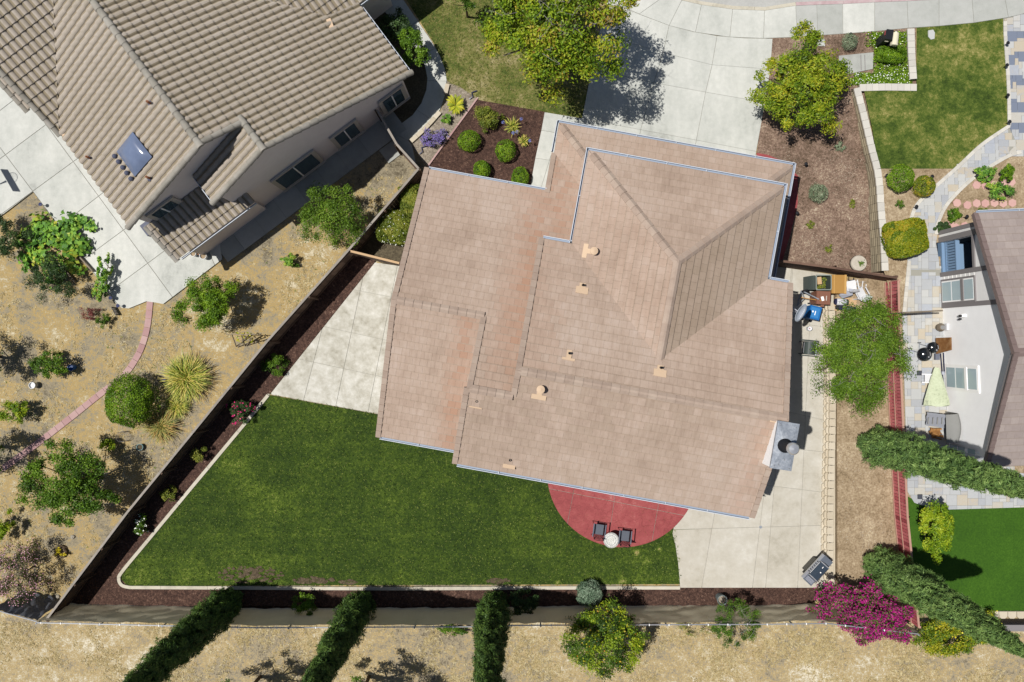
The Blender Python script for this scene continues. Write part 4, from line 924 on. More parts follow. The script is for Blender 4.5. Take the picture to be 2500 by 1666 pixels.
# ---------------------------------------------------------------- right-hand neighbour
rn = thing('white_house', 'white stucco house with grey-brown flat tile roof at the right edge', 'house', P(2330, 800, .8))
ez, rz_ = 4.3, 7.0
A0, A1, AP = P(2380, 521, ez), P(2407, 1140, ez), P(2479, 861, rz_)
ax = Vector((.9985, .0435, 0)).normalized()
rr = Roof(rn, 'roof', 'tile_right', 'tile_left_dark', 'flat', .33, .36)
LEN = 9.0
rr.plane([A0, AP, AP + ax * LEN, A0 + ax * LEN], rust=lambda c: .1); rr.plane([A1, AP, AP + ax * LEN, A1 + ax * LEN], rust=lambda c: .1)
rr.line(AP + Vector((0, 0, .06)), AP + ax * LEN + Vector((0, 0, .06)), m='cap_right')
for q in (A0, A1): rr.line(q + Vector((0, 0, .05)), AP + Vector((0, 0, .05)), w=.1, m='cap_right', style='flat', nm='rake_tile', L=.36)
rr.finish()
for q, c in ((A0, AP), (A1, AP)): wpart(MB().beam(q + Vector((.02, 0, -.14)), c + Vector((.02, 0, -.14)), .06, .24).build('fascia', 'trim_grey'), rn)
gutter(rn, A0 + Vector((.1, .02, -.02)), A0 + ax * LEN, (0, 1))
ay = Vector((.0435, -1, 0)).normalized()                    # along the gable wall, towards the back
W0 = P(2292, 560, .8); W0 = Vector((A0.x + .35, A0.y - .3, 0))
WL = (A1 - A0).length - .6
def RW(t, z, o=0.0):
    """point on the gable wall: t along it, z up, o proud of it"""
    p = W0 + Vector((A1.x - A0.x, A1.y - A0.y, 0)).normalized() * t; return Vector((p.x - o, p.y, z))
def wallbox(name, m, t0, t1, z0, z1, o0, o1, par=None):
    g = MB(); g.v = [RW(t, z, o) for o in (o0, o1) for t, z in ((t0, z0), (t1, z0), (t1, z1), (t0, z1))]
    g.f = [(0, 1, 2, 3), (7, 6, 5, 4), (0, 4, 5, 1), (1, 5, 6, 2), (2, 6, 7, 3), (3, 7, 4, 0)]
    o = g.build(name, m)
    if par is None: wpart(o, rn)
    else: o.parent = par
    return o
def tz(px, py):
    """wall position t, z seen at pixel"""
    z = 2.0
    for _ in range(30):
        p = P(px, py, z); t = (W0.y - p.y) / .9990; xw = RW(t, 0).x; z = H - xw * F / (px - 1250)
    return t, z
def topz(t): return ez - .25 + (rz_ - ez) * (1 - abs(t - WL / 2) / (WL / 2))
# porch opening from t=porch0..porch1
q = lambda x, y: tz(2270 + x / 7.84, 560 + y / 7.84)
pt0 = q(230, 250)[0]; pt1 = q(230, 830)[0]; pz1 = min(q(900, 500)[1], 3.5)
sec = q(1000, 1440)[0]
def wpanel(t0, t1, z0, m, z1=None):
    ts = [t0] + ([WL / 2] if t0 < WL / 2 < t1 else []) + [t1]
    g = MB(); g.ext([RW(t, z0) for t in ts] + [RW(t, z1 if z1 else topz(t)) for t in ts[::-1]], (.2, 0, 0)); wpart(g.build('wall', m), rn)
wpanel(0, pt0, .6, 'siding'); wpanel(pt0, pt1, pz1, 'siding'); wpanel(pt1, sec, .6, 'siding'); wpanel(sec, WL, .6, 'stucco_white')
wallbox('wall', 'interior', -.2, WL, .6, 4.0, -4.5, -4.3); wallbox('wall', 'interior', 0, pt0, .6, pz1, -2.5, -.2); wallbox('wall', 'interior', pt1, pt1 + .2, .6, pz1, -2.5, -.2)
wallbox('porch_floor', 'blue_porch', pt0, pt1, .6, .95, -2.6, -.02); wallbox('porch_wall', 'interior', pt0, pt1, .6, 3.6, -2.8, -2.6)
ra = wallbox('porch_rail', 'blue_porch', pt0, pt1, 1.85, 1.93, -.3, -.12); wallbox('base_rail', 'blue_porch', pt0, pt1, 1.0, 1.08, -.28, -.14, ra)
for i in range(11):
    t = pt0 + (pt1 - pt0) * (i + .5) / 11; wallbox('baluster', 'blue_porch', t - .05, t + .05, 1.05, 1.87, -.26, -.16, ra)
for t0, t1 in ((-.02, .16), (pt0 - .24, pt0), (pt1, pt1 + .2), (sec - .16, sec + .04)): wallbox('trim_board', 'trim_grey', t0, t1, .6, min(topz(t0), topz(t1)) - .02, 0, .05)
wallbox('trim_board', 'trim_grey', pt0, pt1, pz1 - .02, pz1 + .14, 0, .06)
for i in range(1, 9): wallbox('siding_board', 'siding', pt1 + .2, sec - .16, .75 + .34 * i, .77 + .34 * i, 0, .015)
def window(a, c, z0, z1, trim, mid, lab):
    fr = wallbox('window', trim, a, c, z0, z1, 0, .06)
    wallbox('inner_frame', 'white', a + .09, c - .09, z0 + .08, z1 - .08, .055, .063, fr)
    hh = z1 - z0 - .24
    for k0, k1 in ((0, .3), (.33, .62), (.72, 1)): wallbox('pane', 'glass_light', a + .15, c - .15, z0 + .12 + hh * k0, z0 + .12 + hh * k1, .064, .07, fr)
    wallbox('transom', 'white' if trim == 'white' else trim, a + .1, c - .1, z0 + .12 + hh * .63, z0 + .12 + hh * .71, .064, .1, fr)
a, c = q(300, 960)[0], q(300, 1440)[0]; z0, z1 = q(240, 1200)[1], q(890, 1200)[1]
window(a, c, z0, z1, 'trim_grey', [(a + .12, a + .12 + (c - a - .24) * .31), (a + .14 + (c - a - .24) * .34, a + (c - a) * .64), (a + (c - a) * .69, c - .12)], 1)
q2 = lambda x, y: tz(1875 + x / 3.76, 834 + y / 3.76)
a, c = q2(1700, 230)[0], q2(1700, 430)[0]; z0, z1 = q2(1650, 330)[1], q2(1930, 330)[1]
window(a - .1, c + .1, z0 - .1, z1 + .1, 'white', [(a + .08, (a + c) / 2 - .1), ((a + c) / 2 + .02, c - .08)], 2)
a, c = q2(1700, 960)[0], min(q2(1950, 1150)[0], WL - .1)
window(a, c, .95, 3.2, 'white', [(a + .1, (a + c) / 2 - .03), ((a + c) / 2 + .03, c - .1)], 3)
wallbox('wall', 'stucco_white', WL - .2, WL, .6, 4.0, -8, -.2); wallbox('wall', 'stucco_white', -.0, .2, .6, 4.0, -8, -2.6)
cm = wallbox('camera_bracket', 'white', *(lambda t: (t - .06, t + .06))(tz(1875 + 1800 / 3.76, 417 + 1330 / 3.76)[0]), 2.6, 2.75, 0, .2)
g = MB(); t_, z_ = tz(1875 + 1780 / 3.76, 417 + 1335 / 3.76); g.lathe([(.001, .08), (.05, .06), (.05, -.06), (.001, -.08)], RW(t_, 2.7, .24), 8); g.lathe([(.001, .08), (.05, .06), (.05, -.06), (.001, -.08)], RW(t_ + .14, 2.6, .2), 8); mk('camera', g.v, g.f, 'black', cm)

# ================================================================== FENCES
def board_fence(name, label, line, z0, z1, m, capm, side, bw=.15, thick=.022, cap=True, rails=(.3, 1.5), rail_m=None, capw=.1):
    """line: 2D polyline; side: +1 boards on the left of the line, rails on the other side"""
    pts = [Vector(p[:2]) for p in line]; root = thing(name, label, 'fence', (pts[0].x, pts[0].y, z0))
    var = {}
    for a, c in zip(pts[:-1], pts[1:]):
        d = c - a; L = d.length; an = math.atan2(d.y, d.x); n = int(L / bw); nn = Vector((-d.y, d.x)).normalized() * side
        for i in range(n):
            p = a + d * ((i + .5) / n); hh = z1 - z0 + random.uniform(-.012, .012)
            key = (random.randrange(6), round(L / n, 4))
            if key not in var:
                o = MB().box((0, 0, (z1 - z0) / 2), (L / n - (.02 if m == 'wood_red' else .006), thick, z1 - z0 - random.uniform(0, .02))).build('board', m, tint=random.random()); var[key] = o.data; bpy.data.objects.remove(o)
            o = mk('board', None, None, mesh=var[key]); wpart(o, root); o.matrix_basis = Matrix.Translation((p.x + nn.x * .02, p.y + nn.y * .02, z0)) @ Matrix.Rotation(an + random.uniform(-.02, .02), 4, 'Z')
        for r in rails: wpart(MB().beam((a.x - nn.x * .02, a.y - nn.y * .02, z0 + r), (c.x - nn.x * .02, c.y - nn.y * .02, z0 + r), .04, .09).build('rail', rail_m or m, tint=.4), root)
        if cap:
            k = max(1, round(L / 2.4))
            for i in range(k):
                q0, q1 = a + d * (i / k), a + d * ((i + 1) / k - .004 / L); wpart(MB().beam((q0.x, q0.y, z1 + .015), (q1.x, q1.y, z1 + .015), capw, .035).build('cap_rail', capm, tint=random.random()), root)
        k = max(1, round(L / 2.4))
        for i in range(k + 1):
            p = a + d * (i / k); wpart(MB().box((p.x - nn.x * .07, p.y - nn.y * .07, z0 + (z1 - z0) / 2), (.09, .09, z1 - z0 - .02), an).build('post', rail_m or m, tint=.3), root)
    return root
board_fence('board_fence', 'long weathered dark wooden fence running diagonally along the left mulch bed', LF, 0, 1.8, 'wood_fence', 'wood_cap', -1)
board_fence('gate_fence', 'short wooden fence from the diagonal fence to the main house side', [LF[1], P(975, 643, 1.75)[:2]], 0, 1.75, 'wood_fence', 'board_tan', -1)
board_fence('side_fence', 'grey wooden fence from the barrel tile house to the top of the diagonal fence', [T(1, 1110, 1010, 1.75)[:2], T(1, 1290, 1325, 1.75)[:2], LF[0]], 0, 1.75, 'wood_fence', 'wood_cap', 1)
RFL = [P(2158, 690, .4), P(2163.6, 903, .4), P(2171, 1070, .4), P(2180, 1249, .4), P(2207, 1510, .4)]
rfn = board_fence('red_fence', 'red stained wooden fence along the dirt strip on the right', [(p.x + .08, p.y) for p in RFL], .4, 1.62, 'wood_red', 'wood_rail', -1, rails=(.08, .62, 1.15), rail_m='wood_rail', capw=.09)
for a, c in zip(RFL[:-1], RFL[1:]): wpart(MB().beam((a.x + .03, a.y, 1.02), (c.x + .03, c.y, 1.02), .025, .06).build('mid_rail', 'wood_rail'), rfn); wpart(MB().beam((a.x + .03, a.y, .45), (c.x + .03, c.y, .45), .025, .09).build('kick_board', 'wood_rail'), rfn)
board_fence('brown_fence', 'dark brown wooden fence dividing the mulch area from the cluttered side yard', [P(1893, 636, 1.8)[:2], P(2040, 655, 1.8)[:2], P(2190, 679, 1.8)[:2]], 0, 1.8, 'wood_brown', 'wood_brown', -1)
lt = thing('lattice_panel', 'narrow brown lattice panel beside the top of the red fence', 'lattice', P(2192, 700, .6))
for i in range(9):
    for s_ in (-1, 1):
        y = 690 + i * 6.2; wpart(MB().beam(P(2190, y, .8 + .1 * i % 1 + .5), P(2190, y + 6.2, 1.2 + .3 * s_), .02, .03).build('lath', 'wood_brown', tint=random.random()), lt)
sg = thing('side_gate', 'thin weathered wooden gate spanning the neighbour\'s paver side path', 'gate', T(7, 1500, 1290, .8))
wpart(MB().beam(T(7, 1225, 1305, 2.5), T(7, 1600, 1285, 2.5), .07, .12).build('top_rail', 'wood_old'), sg)
for i in range(14):
    p = T(7, 1230 + i * 27, 1304 - i * 1.5, 2.45); wpart(MB().box((p.x, p.y, 1.6), (.14, .03, 1.65)).build('board', 'wood_old', tint=random.random()), sg)
# shade-cloth fence along the bottom
cf = thing('shade_cloth_fence', 'chain-link fence hung with sagging tan shade cloth behind the mulch bed', 'fence', (CF[1][0], CF[1][1], 0))
g = MB(); line = CF[1:]; cols = []
S = [0.0]
for a, c in zip(line[:-1], line[1:]): S.append(S[-1] + math.hypot(c[0] - a[0], c[1] - a[1]))
nn_ = 340; rows = 12
def fat(s):
    for i in range(len(line) - 1):
        if s <= S[i + 1] + 1e-6: t = (s - S[i]) / (S[i + 1] - S[i]); return line[i][0] + (line[i + 1][0] - line[i][0]) * t, line[i][1] + (line[i + 1][1] - line[i][1]) * t
for i in range(nn_ + 1):
    s_ = S[-1] * i / nn_; x, y = fat(s_)
    for j in range(rows + 1):
        z = 2.16 * j / rows
        w = .05 * mnoise.noise(Vector((s_ * 1.2 + z * .9, z * 2.2, 3))) + .035 * mnoise.noise(Vector((s_ * 3.5 + 2.5 * z, z * 1.2, 9)))
        if s_ > S[-1] * .83: w += .09 * mnoise.noise(Vector((s_ * .8 + z * 1.5, z * 3.2, 5)))
        g.v.append(Vector((x, y + .05 + w + .1 * (1 - z / 2.2) ** 2 * .6, max(.03, z - .03 * abs(math.sin(s_ * 1.9)) * (j == rows)))))
g.f = [(i * (rows + 1) + j, (i + 1) * (rows + 1) + j, (i + 1) * (rows + 1) + j + 1, i * (rows + 1) + j + 1) for i in range(nn_) for j in range(rows)]
wpart(g.build('shade_cloth', 'cloth', smooth=True), cf)
wpart(MB().tube([(p[0], p[1] - .03, 2.2) for p in line], .03, 6).build('top_rail', 'steel'), cf)
k = 14
for i in range(k + 1):
    x, y = fat(S[-1] * i / k); wpart(MB().tube([(x, y - .06, 0), (x, y - .06, 2.25)], .035, 6).build('post', 'galv'), cf)
for i in range(90):
    x, y = fat(S[-1] * (i + .5) / 90)
    if i % 2 == 0: wpart(MB().box((x, y - .03, 2.2), (.03, .085, .08)).build('cable_tie', 'white'), cf)
gc = thing('grey_cloth_screen', 'crumpled grey cloth screen on the bottom left corner fence', 'screen', (CF[0][0], CF[0][1], 0))
g = MB(); a, c = Vector(CF[0]) + Vector((-1.2, .1)), Vector(CF[1]); n = 40
for i in range(n + 1):
    p = a.lerp(c, i / n)
    for j in range(9):
        z = 1.9 * j / 8 + .05; tt = i / n
        g.v.append(Vector((p.x, p.y + .05 + (1 - z / 2) * .25 + .12 * (1 - z / 2.2) * math.sin(18 * tt + 5 * math.sin(3 * z)) + .1 * mnoise.noise(Vector((tt * 9, z * 2, 4))), z + .2 * tt)))
g.f = [(i * 9 + j, (i + 1) * 9 + j, (i + 1) * 9 + j + 1, i * 9 + j + 1) for i in range(n) for j in range(8)]
wpart(g.build('shade_cloth', 'cloth_grey', smooth=True), gc); wpart(MB().tube([(a.x, a.y, 1.9), (c.x, c.y, 2.15)], .03, 6).build('top_rail', 'steel'), gc)
wpart(MB().tube([(a.x, a.y, 0), (a.x, a.y, 1.95)], .035, 6).build('post', 'galv'), gc)

# ================================================================== PLANTS
def fast_quads(name, V, m, tint, parent=None):
    """V: (n,4,3) leaf corners"""
    n = len(V); me = bpy.data.meshes.new(name)
    me.vertices.add(n * 4); me.loops.add(n * 4); me.polygons.add(n)
    me.vertices.foreach_set('co', np.ascontiguousarray(V, dtype=np.float32).ravel())
    me.loops.foreach_set('vertex_index', np.arange(n * 4, dtype=np.int32))
    me.polygons.foreach_set('loop_start', np.arange(n, dtype=np.int32) * 4)
    me.update(calc_edges=True)
    a = me.attributes.new('tint', 'FLOAT', 'FACE'); a.data.foreach_set('value', np.asarray(tint, dtype=np.float32))
    me.materials.append(MATS[m]); o = bpy.data.objects.new(name, me); COL.objects.link(o)
    if parent is not None: o.parent = parent
    return o
def unit(v): return v / np.maximum(np.linalg.norm(v, axis=-1, keepdims=True), 1e-9)
def leaves(pos, nor, L, W, jit=.7, bend=.0, along=None):
    n = len(pos); nrm = unit(nor + rng.normal(0, jit, (n, 3)))
    t = rng.normal(0, 1, (n, 3)) if along is None else along + rng.normal(0, .35, (n, 3))
    t = unit(t - nrm * np.sum(t * nrm, 1, keepdims=True)); s = np.cross(nrm, t)
    l = (L * rng.uniform(.6, 1.25, n))[:, None] / 2; w = (W * rng.uniform(.7, 1.2, n))[:, None] / 2
    return np.stack([pos - t * l, pos + s * w - nrm * w * .2, pos + t * l, pos - s * w - nrm * w * .2], axis=1)
def dirs(n, up=.25):
    d = unit(rng.normal(0, 1, (n, 3))); d[:, 2] = np.where(rng.random(n) < up * 2, np.abs(d[:, 2]), d[:, 2]); return d
def crown(shape, r, n, clumps=40, spread=.25, edge=.06):
    """positions, normals and clump tints for a crown of half-sizes r centred at the origin"""
    r = np.array(r)
    if shape in ('ball', 'box'):
        d = dirs(n, .3)
        k = d if shape == 'ball' else d / (np.sum(np.abs(d) ** 6, 1, keepdims=True) ** (1 / 6))
        cc = dirs(clumps, .3); near = np.argmax(d @ cc.T, 1); bump = rng.uniform(-1, 1, clumps)[near]
        low = np.array([mnoise.noise(Vector((float(q[0]) * 1.6 + n * .01, float(q[1]) * 1.6, float(q[2]) * 1.6))) for q in cc])[near]
        rad = 1 - np.abs(rng.normal(0, edge, n)) + bump * .06 + low * (.16 if shape == 'ball' else .05)
        return k * rad[:, None] * r, d, rng.random(clumps)[near]
    ph = rng.uniform(0, 2 * math.pi, clumps); rho = np.sqrt(rng.uniform(0, 1, clumps)); amp = rng.normal(0, .085, 6); off = rng.uniform(0, 6.28, 6)
    lob = 1 + sum(amp[k] * np.sin((k + 2) * ph + off[k]) for k in range(6))
    top = rng.random(clumps) < .68
    zz = np.where(top, np.sqrt(np.maximum(0, 1 - rho ** 2)) * rng.uniform(.3, 1, clumps), rng.uniform(-.85, .35, clumps))
    d = np.stack([rho * np.cos(ph) * lob, rho * np.sin(ph) * lob, zz], 1)
    cpos = d * r * (1 - spread * .45)
    cs = spread * rng.uniform(.6, 1.35, clumps)
    i = rng.integers(0, clumps, n); ld = dirs(n, .3); lr = rng.uniform(0, 1, n) ** .6
    pos = cpos[i] + ld * (lr * cs[i])[:, None] * np.array([r[0], r[1], max(r[2], .6 * r[0])]) * np.array([1, 1, .8])
    return pos, unit(ld * .6 + d[i] * .5 + np.array([0, 0, .35])), rng.random(clumps)[i]
def trunk(mb, h, r, limbs, R3, base=(0, 0, 0), seed=0):
    rr = random.Random(seed); bx = Vector(base)
    mb.tube([bx, bx + Vector((rr.uniform(-.05, .05), rr.uniform(-.05, .05), h * .5)), bx + Vector((rr.uniform(-.08, .08), rr.uniform(-.08, .08), h))], [r, r * .8, r * .6], 8)
    for i in range(limbs):
        a = 2 * math.pi * (i + rr.random() * .6) / max(limbs, 1); k = rr.uniform(.55, .9)
        e = Vector((R3[0] * k * math.cos(a), R3[1] * k * math.sin(a), h + R3[2] * rr.uniform(.1, .9)))
        mid = Vector((e.x * .4, e.y * .4, h * .8 + (e.z - h) * .6))
        mb.tube([bx + Vector((0, 0, h * .75)), bx + mid, bx + e], [r * .5, r * .32, r * .12], 5)
def plant(name, label, cat, xy, z, r, n, leaf, m, shape='loose', clumps=40, spread=.3, stem=None, limbs=0, group=None, base_z=0.0, flower=None, bark='bark', part='foliage', tint_clump=.5, edge=.06, jit=.7, sub=None, bare=0, up=.35, limbs_out=.0):
    """z: height of the crown's middle; xy: where that middle is seen, in display pixels"""
    p = D(xy[0], xy[1], z); root = thing(name, label, cat, (p.x, p.y, base_z), random.uniform(-.3, .3), group)
    pos, nor, ct = crown(shape, r, n, clumps, spread, edge); pos = pos + np.array([0, 0, z - base_z]); keep = pos[:, 2] > .02
    pos, nor, ct = pos[keep], nor[keep], ct[keep]
    L, W = leaf if hasattr(leaf, '__len__') else (leaf, leaf * .55)
    V = leaves(pos, nor, L, W, jit); ti = np.clip(ct * tint_clump + rng.random(len(pos)) * (1 - tint_clump), 0, 1)
    tree = stem is not None and z - base_z > 1.2
    fast_quads('crown' if tree else part, V, m, ti, root)
    mb = MB(); h = max(.1, z - base_z - r[2] * .55); trunk(mb, h, stem or .04, limbs or 3, r, seed=int(xy[0])); mb.build('trunk' if tree else 'stem', bark, root)
    if bare:
        mb = MB(); rr = random.Random(int(xy[1]))
        for i in range(bare):
            a = rr.uniform(0, 6.28); k = rr.uniform(.0, .75); q = Vector((r[0] * k * math.cos(a), r[1] * k * math.sin(a), z - base_z + r[2] * (1.0 - .45 * k * k)))
            e = q + Vector((rr.uniform(-.6, .6), rr.uniform(-.6, .6), rr.uniform(0, .22))); mid = q.lerp(e, .5) + Vector((rr.uniform(-.1, .1), rr.uniform(-.1, .1), .06))
            mb.tube([q, mid, e], [.012, .008, .004], 4)
            for _ in range(2): t = mid.lerp(e, rr.random()); mb.tube([t, t + Vector((rr.uniform(-.35, .35), rr.uniform(-.35, .35), rr.uniform(-.05, .1)))], [.006, .003], 3)
        tag(mb.build('twigs', 'bark_grey', root), kind='stuff')
    if flower:
        fm, fn, fs = flower; sel = rng.choice(len(pos), fn); fp = pos[sel] + nor[sel] * .05
        tag(fast_quads('flowers', leaves(fp, np.tile([0, 0, 1.0], (fn, 1)), fs, fs, .5), fm, rng.random(fn), root), kind='stuff')
    return root
def cypress(label, base_d, h, R, m, n=34000, base_z=0.0, lean=(0, 0), group='tall columnar cypresses'):
    p = D(base_d[0], base_d[1], base_z); root = thing('cypress_tree', label, 'tree', (p.x, p.y, base_z), 0, group)
    K = 1100; ch = rng.uniform(0, 1, K) ** .9; ca = rng.uniform(0, 2 * math.pi, K)
    prof = lambda t: R * np.minimum(1, (t / .07 + .15)) ** .5 * np.clip((1 - t) / .72, 0, 1) ** .55 * (1 - .12 * t)
    lump = np.array([mnoise.noise(Vector((math.cos(x) * 1.2 + base_d[0], math.sin(x) * 1.2, t * h * .9))) for x, t in zip(ca, ch)])
    cr = prof(ch) * (rng.uniform(.84, 1.08, K) + .32 * lump)
    far = rng.random(K) < .05; cr = np.where(far, cr * rng.uniform(1.1, 1.35, K), cr)
    i = rng.integers(0, K, n); sz = .06 + .09 * prof(ch[i]) / R
    c = np.stack([np.cos(ca[i]) * cr[i] + lean[0] * ch[i], np.sin(ca[i]) * cr[i] + lean[1] * ch[i], ch[i] * h + .15], 1)
    ld = dirs(n, .3); pos = c + ld * (sz * rng.uniform(0, 1, n) ** .5)[:, None] * np.array([1, 1, 1.9])
    nor = unit(np.stack([np.cos(ca[i]), np.sin(ca[i]), np.full(n, .15)], 1) + ld * .4)
    along = unit(np.stack([np.cos(ca[i]) * .5, np.sin(ca[i]) * .5, np.ones(n)], 1))
    V = leaves(pos, nor, .2, .034, .5, along=along)
    fast_quads('crown', V, m, np.clip(rng.random(K)[i] * .5 + rng.random(n) * .5, 0, 1), root)
    # dense inner foliage so the column is closed
    n2 = n // 3; t = rng.uniform(0, .97, n2); a = rng.uniform(0, 6.283, n2); rr_ = prof(t) * rng.uniform(.55, .85, n2)
    pos = np.stack([np.cos(a) * rr_ + lean[0] * t, np.sin(a) * rr_ + lean[1] * t, t * h + .1], 1)
    fast_quads('inner_foliage', leaves(pos, np.stack([np.cos(a), np.sin(a), a * 0], 1), .3, .16, .5), m, rng.random(n2) * .5, root)
    MB().tube([(0, 0, 0), (lean[0] * .5, lean[1] * .5, h * .5), (lean[0] * .9, lean[1] * .9, h * .9)], [.14, .09, .03], 8).build('trunk', 'bark', root)
    return root
def tuft(name, label, cat, xy, R, hgt, n, m, w=.02, base_z=0.0, group=None, part='blades', droop=.6):
    p = D(xy[0], xy[1], base_z); root = thing(name, label, cat, (p.x, p.y, base_z), 0, group)
    Vs = []; ts = []
    a = rng.uniform(0, 6.283, n); l = rng.uniform(.35, 1, n) * R; hh = rng.uniform(.5, 1, n) * hgt; b0 = rng.normal(0, R * .1, (n, 2)); tn = rng.random(n)
    seg = 4
    for k in range(seg):
        f = []
        for t in (k / seg, (k + 1) / seg):
            x = b0[:, 0] + np.cos(a) * l * t; y = b0[:, 1] + np.sin(a) * l * t; z = hh * (np.sin(t * math.pi * droop) / np.sin(min(.5, droop) * math.pi)); ww = w * (1 - t * .85) / 2
            f.append((np.stack([x - np.sin(a) * ww, y + np.cos(a) * ww, z], 1), np.stack([x + np.sin(a) * ww, y - np.cos(a) * ww, z], 1)))
        Vs.append(np.stack([f[0][0], f[0][1], f[1][1], f[1][0]], 1)); ts.append(tn)
    fast_quads(part, np.concatenate(Vs), m, np.concatenate(ts), root)
    MB().lathe([(.001, .08), (R * .1, .06), (R * .12, 0)], (0, 0, 0), 8).build('root_crown', 'bark', root)
    return root

# --- trees
cypress('leftmost tall dark cypress leaning out of the bottom edge', (536, 1372), 13.5, .7, 'lf_cyp2')
cypress('middle tall dark cypress of the three at the bottom edge', (836, 1376), 13.5, .64, 'lf_cyp2')
cypress('rightmost upright cypress of the three along the bottom fence', (1134, 1378), 13.5, .64, 'lf_cyp2')
cypress('upper grey-green cypress reaching over the paver yard to the right edge', (1990, 1018), 13.6, .76, 'lf_cyp', 40000, .4)
cypress('lower grey-green cypress lying across the artificial turf beside the bougainvillea', (2010, 1290), 11.2, .78, 'lf_cyp', 40000, .4)
plant('street_tree', 'large yellow-green tree with bare grey twigs beside the driveway', 'tree', (1275, 38), 5.5, (3.15, 2.9, 2.2), 34000, (.15, .075), 'lf_big', clumps=130, spread=.2, stem=.2, limbs=9, bare=60, bark='bark_grey')
plant('garden_tree', 'small dark tree tip at the top edge above the dry front lawn', 'tree', (1068, -6), 2.2, (.75, .6, .7), 2200, (.1, .05), 'lf_deep', clumps=18, spread=.35, stem=.06, limbs=4)
plant('citrus_tree', 'broad yellow-green tree growing in the mulch area by the driveway', 'tree', (1846, 198), 2.3, (2.05, 2.15, 1.3), 20000, (.15, .06), 'lf_citrus', clumps=95, spread=.2, stem=.12, limbs=8)
plant('pepper_tree', 'wide feathery green tree overhanging the dirt strip and red fence', 'tree', (1976, 812), 3.3, (2.1, 2.4, 1.2), 34000, (.09, .045), 'lf_pepper', clumps=170, spread=.19, stem=.13, limbs=9, bare=14, base_z=.4)
plant('fruit_tree', 'large lobed dark green tree at the lower left of the dry yard', 'tree', (152, 1112), 2.2, (2.1, 1.75, 1.1), 22000, (.11, .055), 'lf_deep', clumps=85, spread=.2, stem=.1, limbs=8)
plant('fruit_tree', 'feathery green tree beside the shaded wall of the barrel tile house', 'tree', (762, 492), 2.0, (1.5, 1.55, 1.0), 16000, (.08, .045), 'lf_pepper', clumps=55, spread=.24, stem=.08, limbs=7)
plant('fruit_tree', 'conical green tree between the concrete patio and the trellis', 'tree', (482, 694), 1.7, (1.3, 1.25, 1.1), 17000, (.09, .045), 'lf_ball', clumps=80, spread=.24, stem=.08, limbs=6)
plant('yellow_tree', 'yellow-tipped green tree on the dry slope in front of the shade cloth fence', 'tree', (1390, 1472), 2.4, (1.75, 1.75, 1.2), 24000, (.1, .05), 'lf_tipped', clumps=130, spread=.19, stem=.1, limbs=8, tint_clump=.72, flower=('lf_tip', 500, .08))
plant('lemon_tree', 'bright lime-green lemon tree on the artificial turf beside the red fence', 'tree', (2150, 1213), 2.3, (.8, 1.25, .9), 8000, (.13, .055), 'lf_bright', clumps=40, spread=.26, stem=.07, limbs=5, base_z=.8)
plant('orange_tree', 'yellow-fruited dark green tree at the corner below the bougainvillea', 'tree', (2196, 1450), 1.5, (1.85, 1.15, .8), 15000, (.1, .05), 'lf_orange', clumps=95, spread=.19, stem=.08, limbs=6, flower=('lf_yellow', 160, .08))
plant('bougainvillea', 'large magenta bougainvillea at the end of the red fence', 'shrub', (1994, 1396), 1.75, (2.1, 1.5, 1.0), 15000, (.09, .06), 'lf_bougleaf', clumps=150, spread=.16, stem=.07, limbs=7, flower=('lf_boug', 9500, .08))
plant('olive_shrub', 'sparse grey-green twiggy shrub leaning over the shade cloth near the urn', 'shrub', (1688, 1432), 1.5, (1.15, 1.2, 1.0), 7500, (.09, .032), 'lf_mid', clumps=70, spread=.17, stem=.05, limbs=12, bare=10)
for i, (x, y) in enumerate(((-62, 822), (-60, 1040))):
    plant('fruit_tree', ['tree past the left edge whose shadow falls near the upper pink path', 'tree past the left edge shading the lower end of the pink path'][i], 'tree', (x, y), 1.9, (1.2, 1.2, 1.0), 6000, (.09, .05), 'lf_deep', clumps=40, spread=.26, stem=.08, limbs=6)
for i, (x, y) in enumerate(((545, 1626), (818, 1626))):
    plant('fruit_tree', ['tree past the bottom edge shading the slope between the left cypresses', 'tree past the bottom edge shading the slope between the right cypresses'][i], 'tree', (x, y), 3.2, (2.1, 1.3, 1.0), 9000, (.09, .05), 'lf_deep', clumps=55, spread=.2, stem=.09, limbs=7)

# --- shrubs: (name, label, cat, xy, z, r, n, leaf, mat, shape, extra)
def sh(label, xy, z, r, n, leaf, m, shape='loose', name='shrub', **k): return plant(name, label, 'shrub' if name != 'hedge' else 'hedge', xy, z, r, n, leaf, m, shape, **k)
sh('loose green shrub at the top of the dark mulch front bed', (1123, 274), .55, (.63, .6, .45), 4200, (.07, .04), 'lf_olive', clumps=30, spread=.3)
for lab, xy, r in (('clipped round shrub left of centre in the dark front bed', (1078, 324), .5), ('clipped round shrub right of centre in the dark front bed', (1161, 348), .5), ('small clipped shrub low in the front bed by the tile eave', (1107, 391), .44), ('small clipped shrub nearest the front concrete path', (1195, 408), .44)):
    sh(lab, xy, .4, (r * random.uniform(.92, 1.1), r * random.uniform(.92, 1.08), r * .85), 3600, (.055, .035), 'lf_ball', 'ball', edge=.05)
sh('boxy flowering shrub against the eave above the gate fence', (911, 523), .75, (.82, .75, .6), 13000, (.08, .05), 'lf_olive', 'box', edge=.05, flower=('lf_white', 130, .05))
sh('narrow boxy shrub half hidden under the left eave', (946, 462), .75, (.55, .68, .6), 9000, (.08, .05), 'lf_olive', 'box', edge=.05)
sh('green shrub in the mulch next to the left concrete path', (632, 838), .45, (.6, .5, .45), 3200, (.07, .04), 'lf_deep', clumps=26, spread=.3)
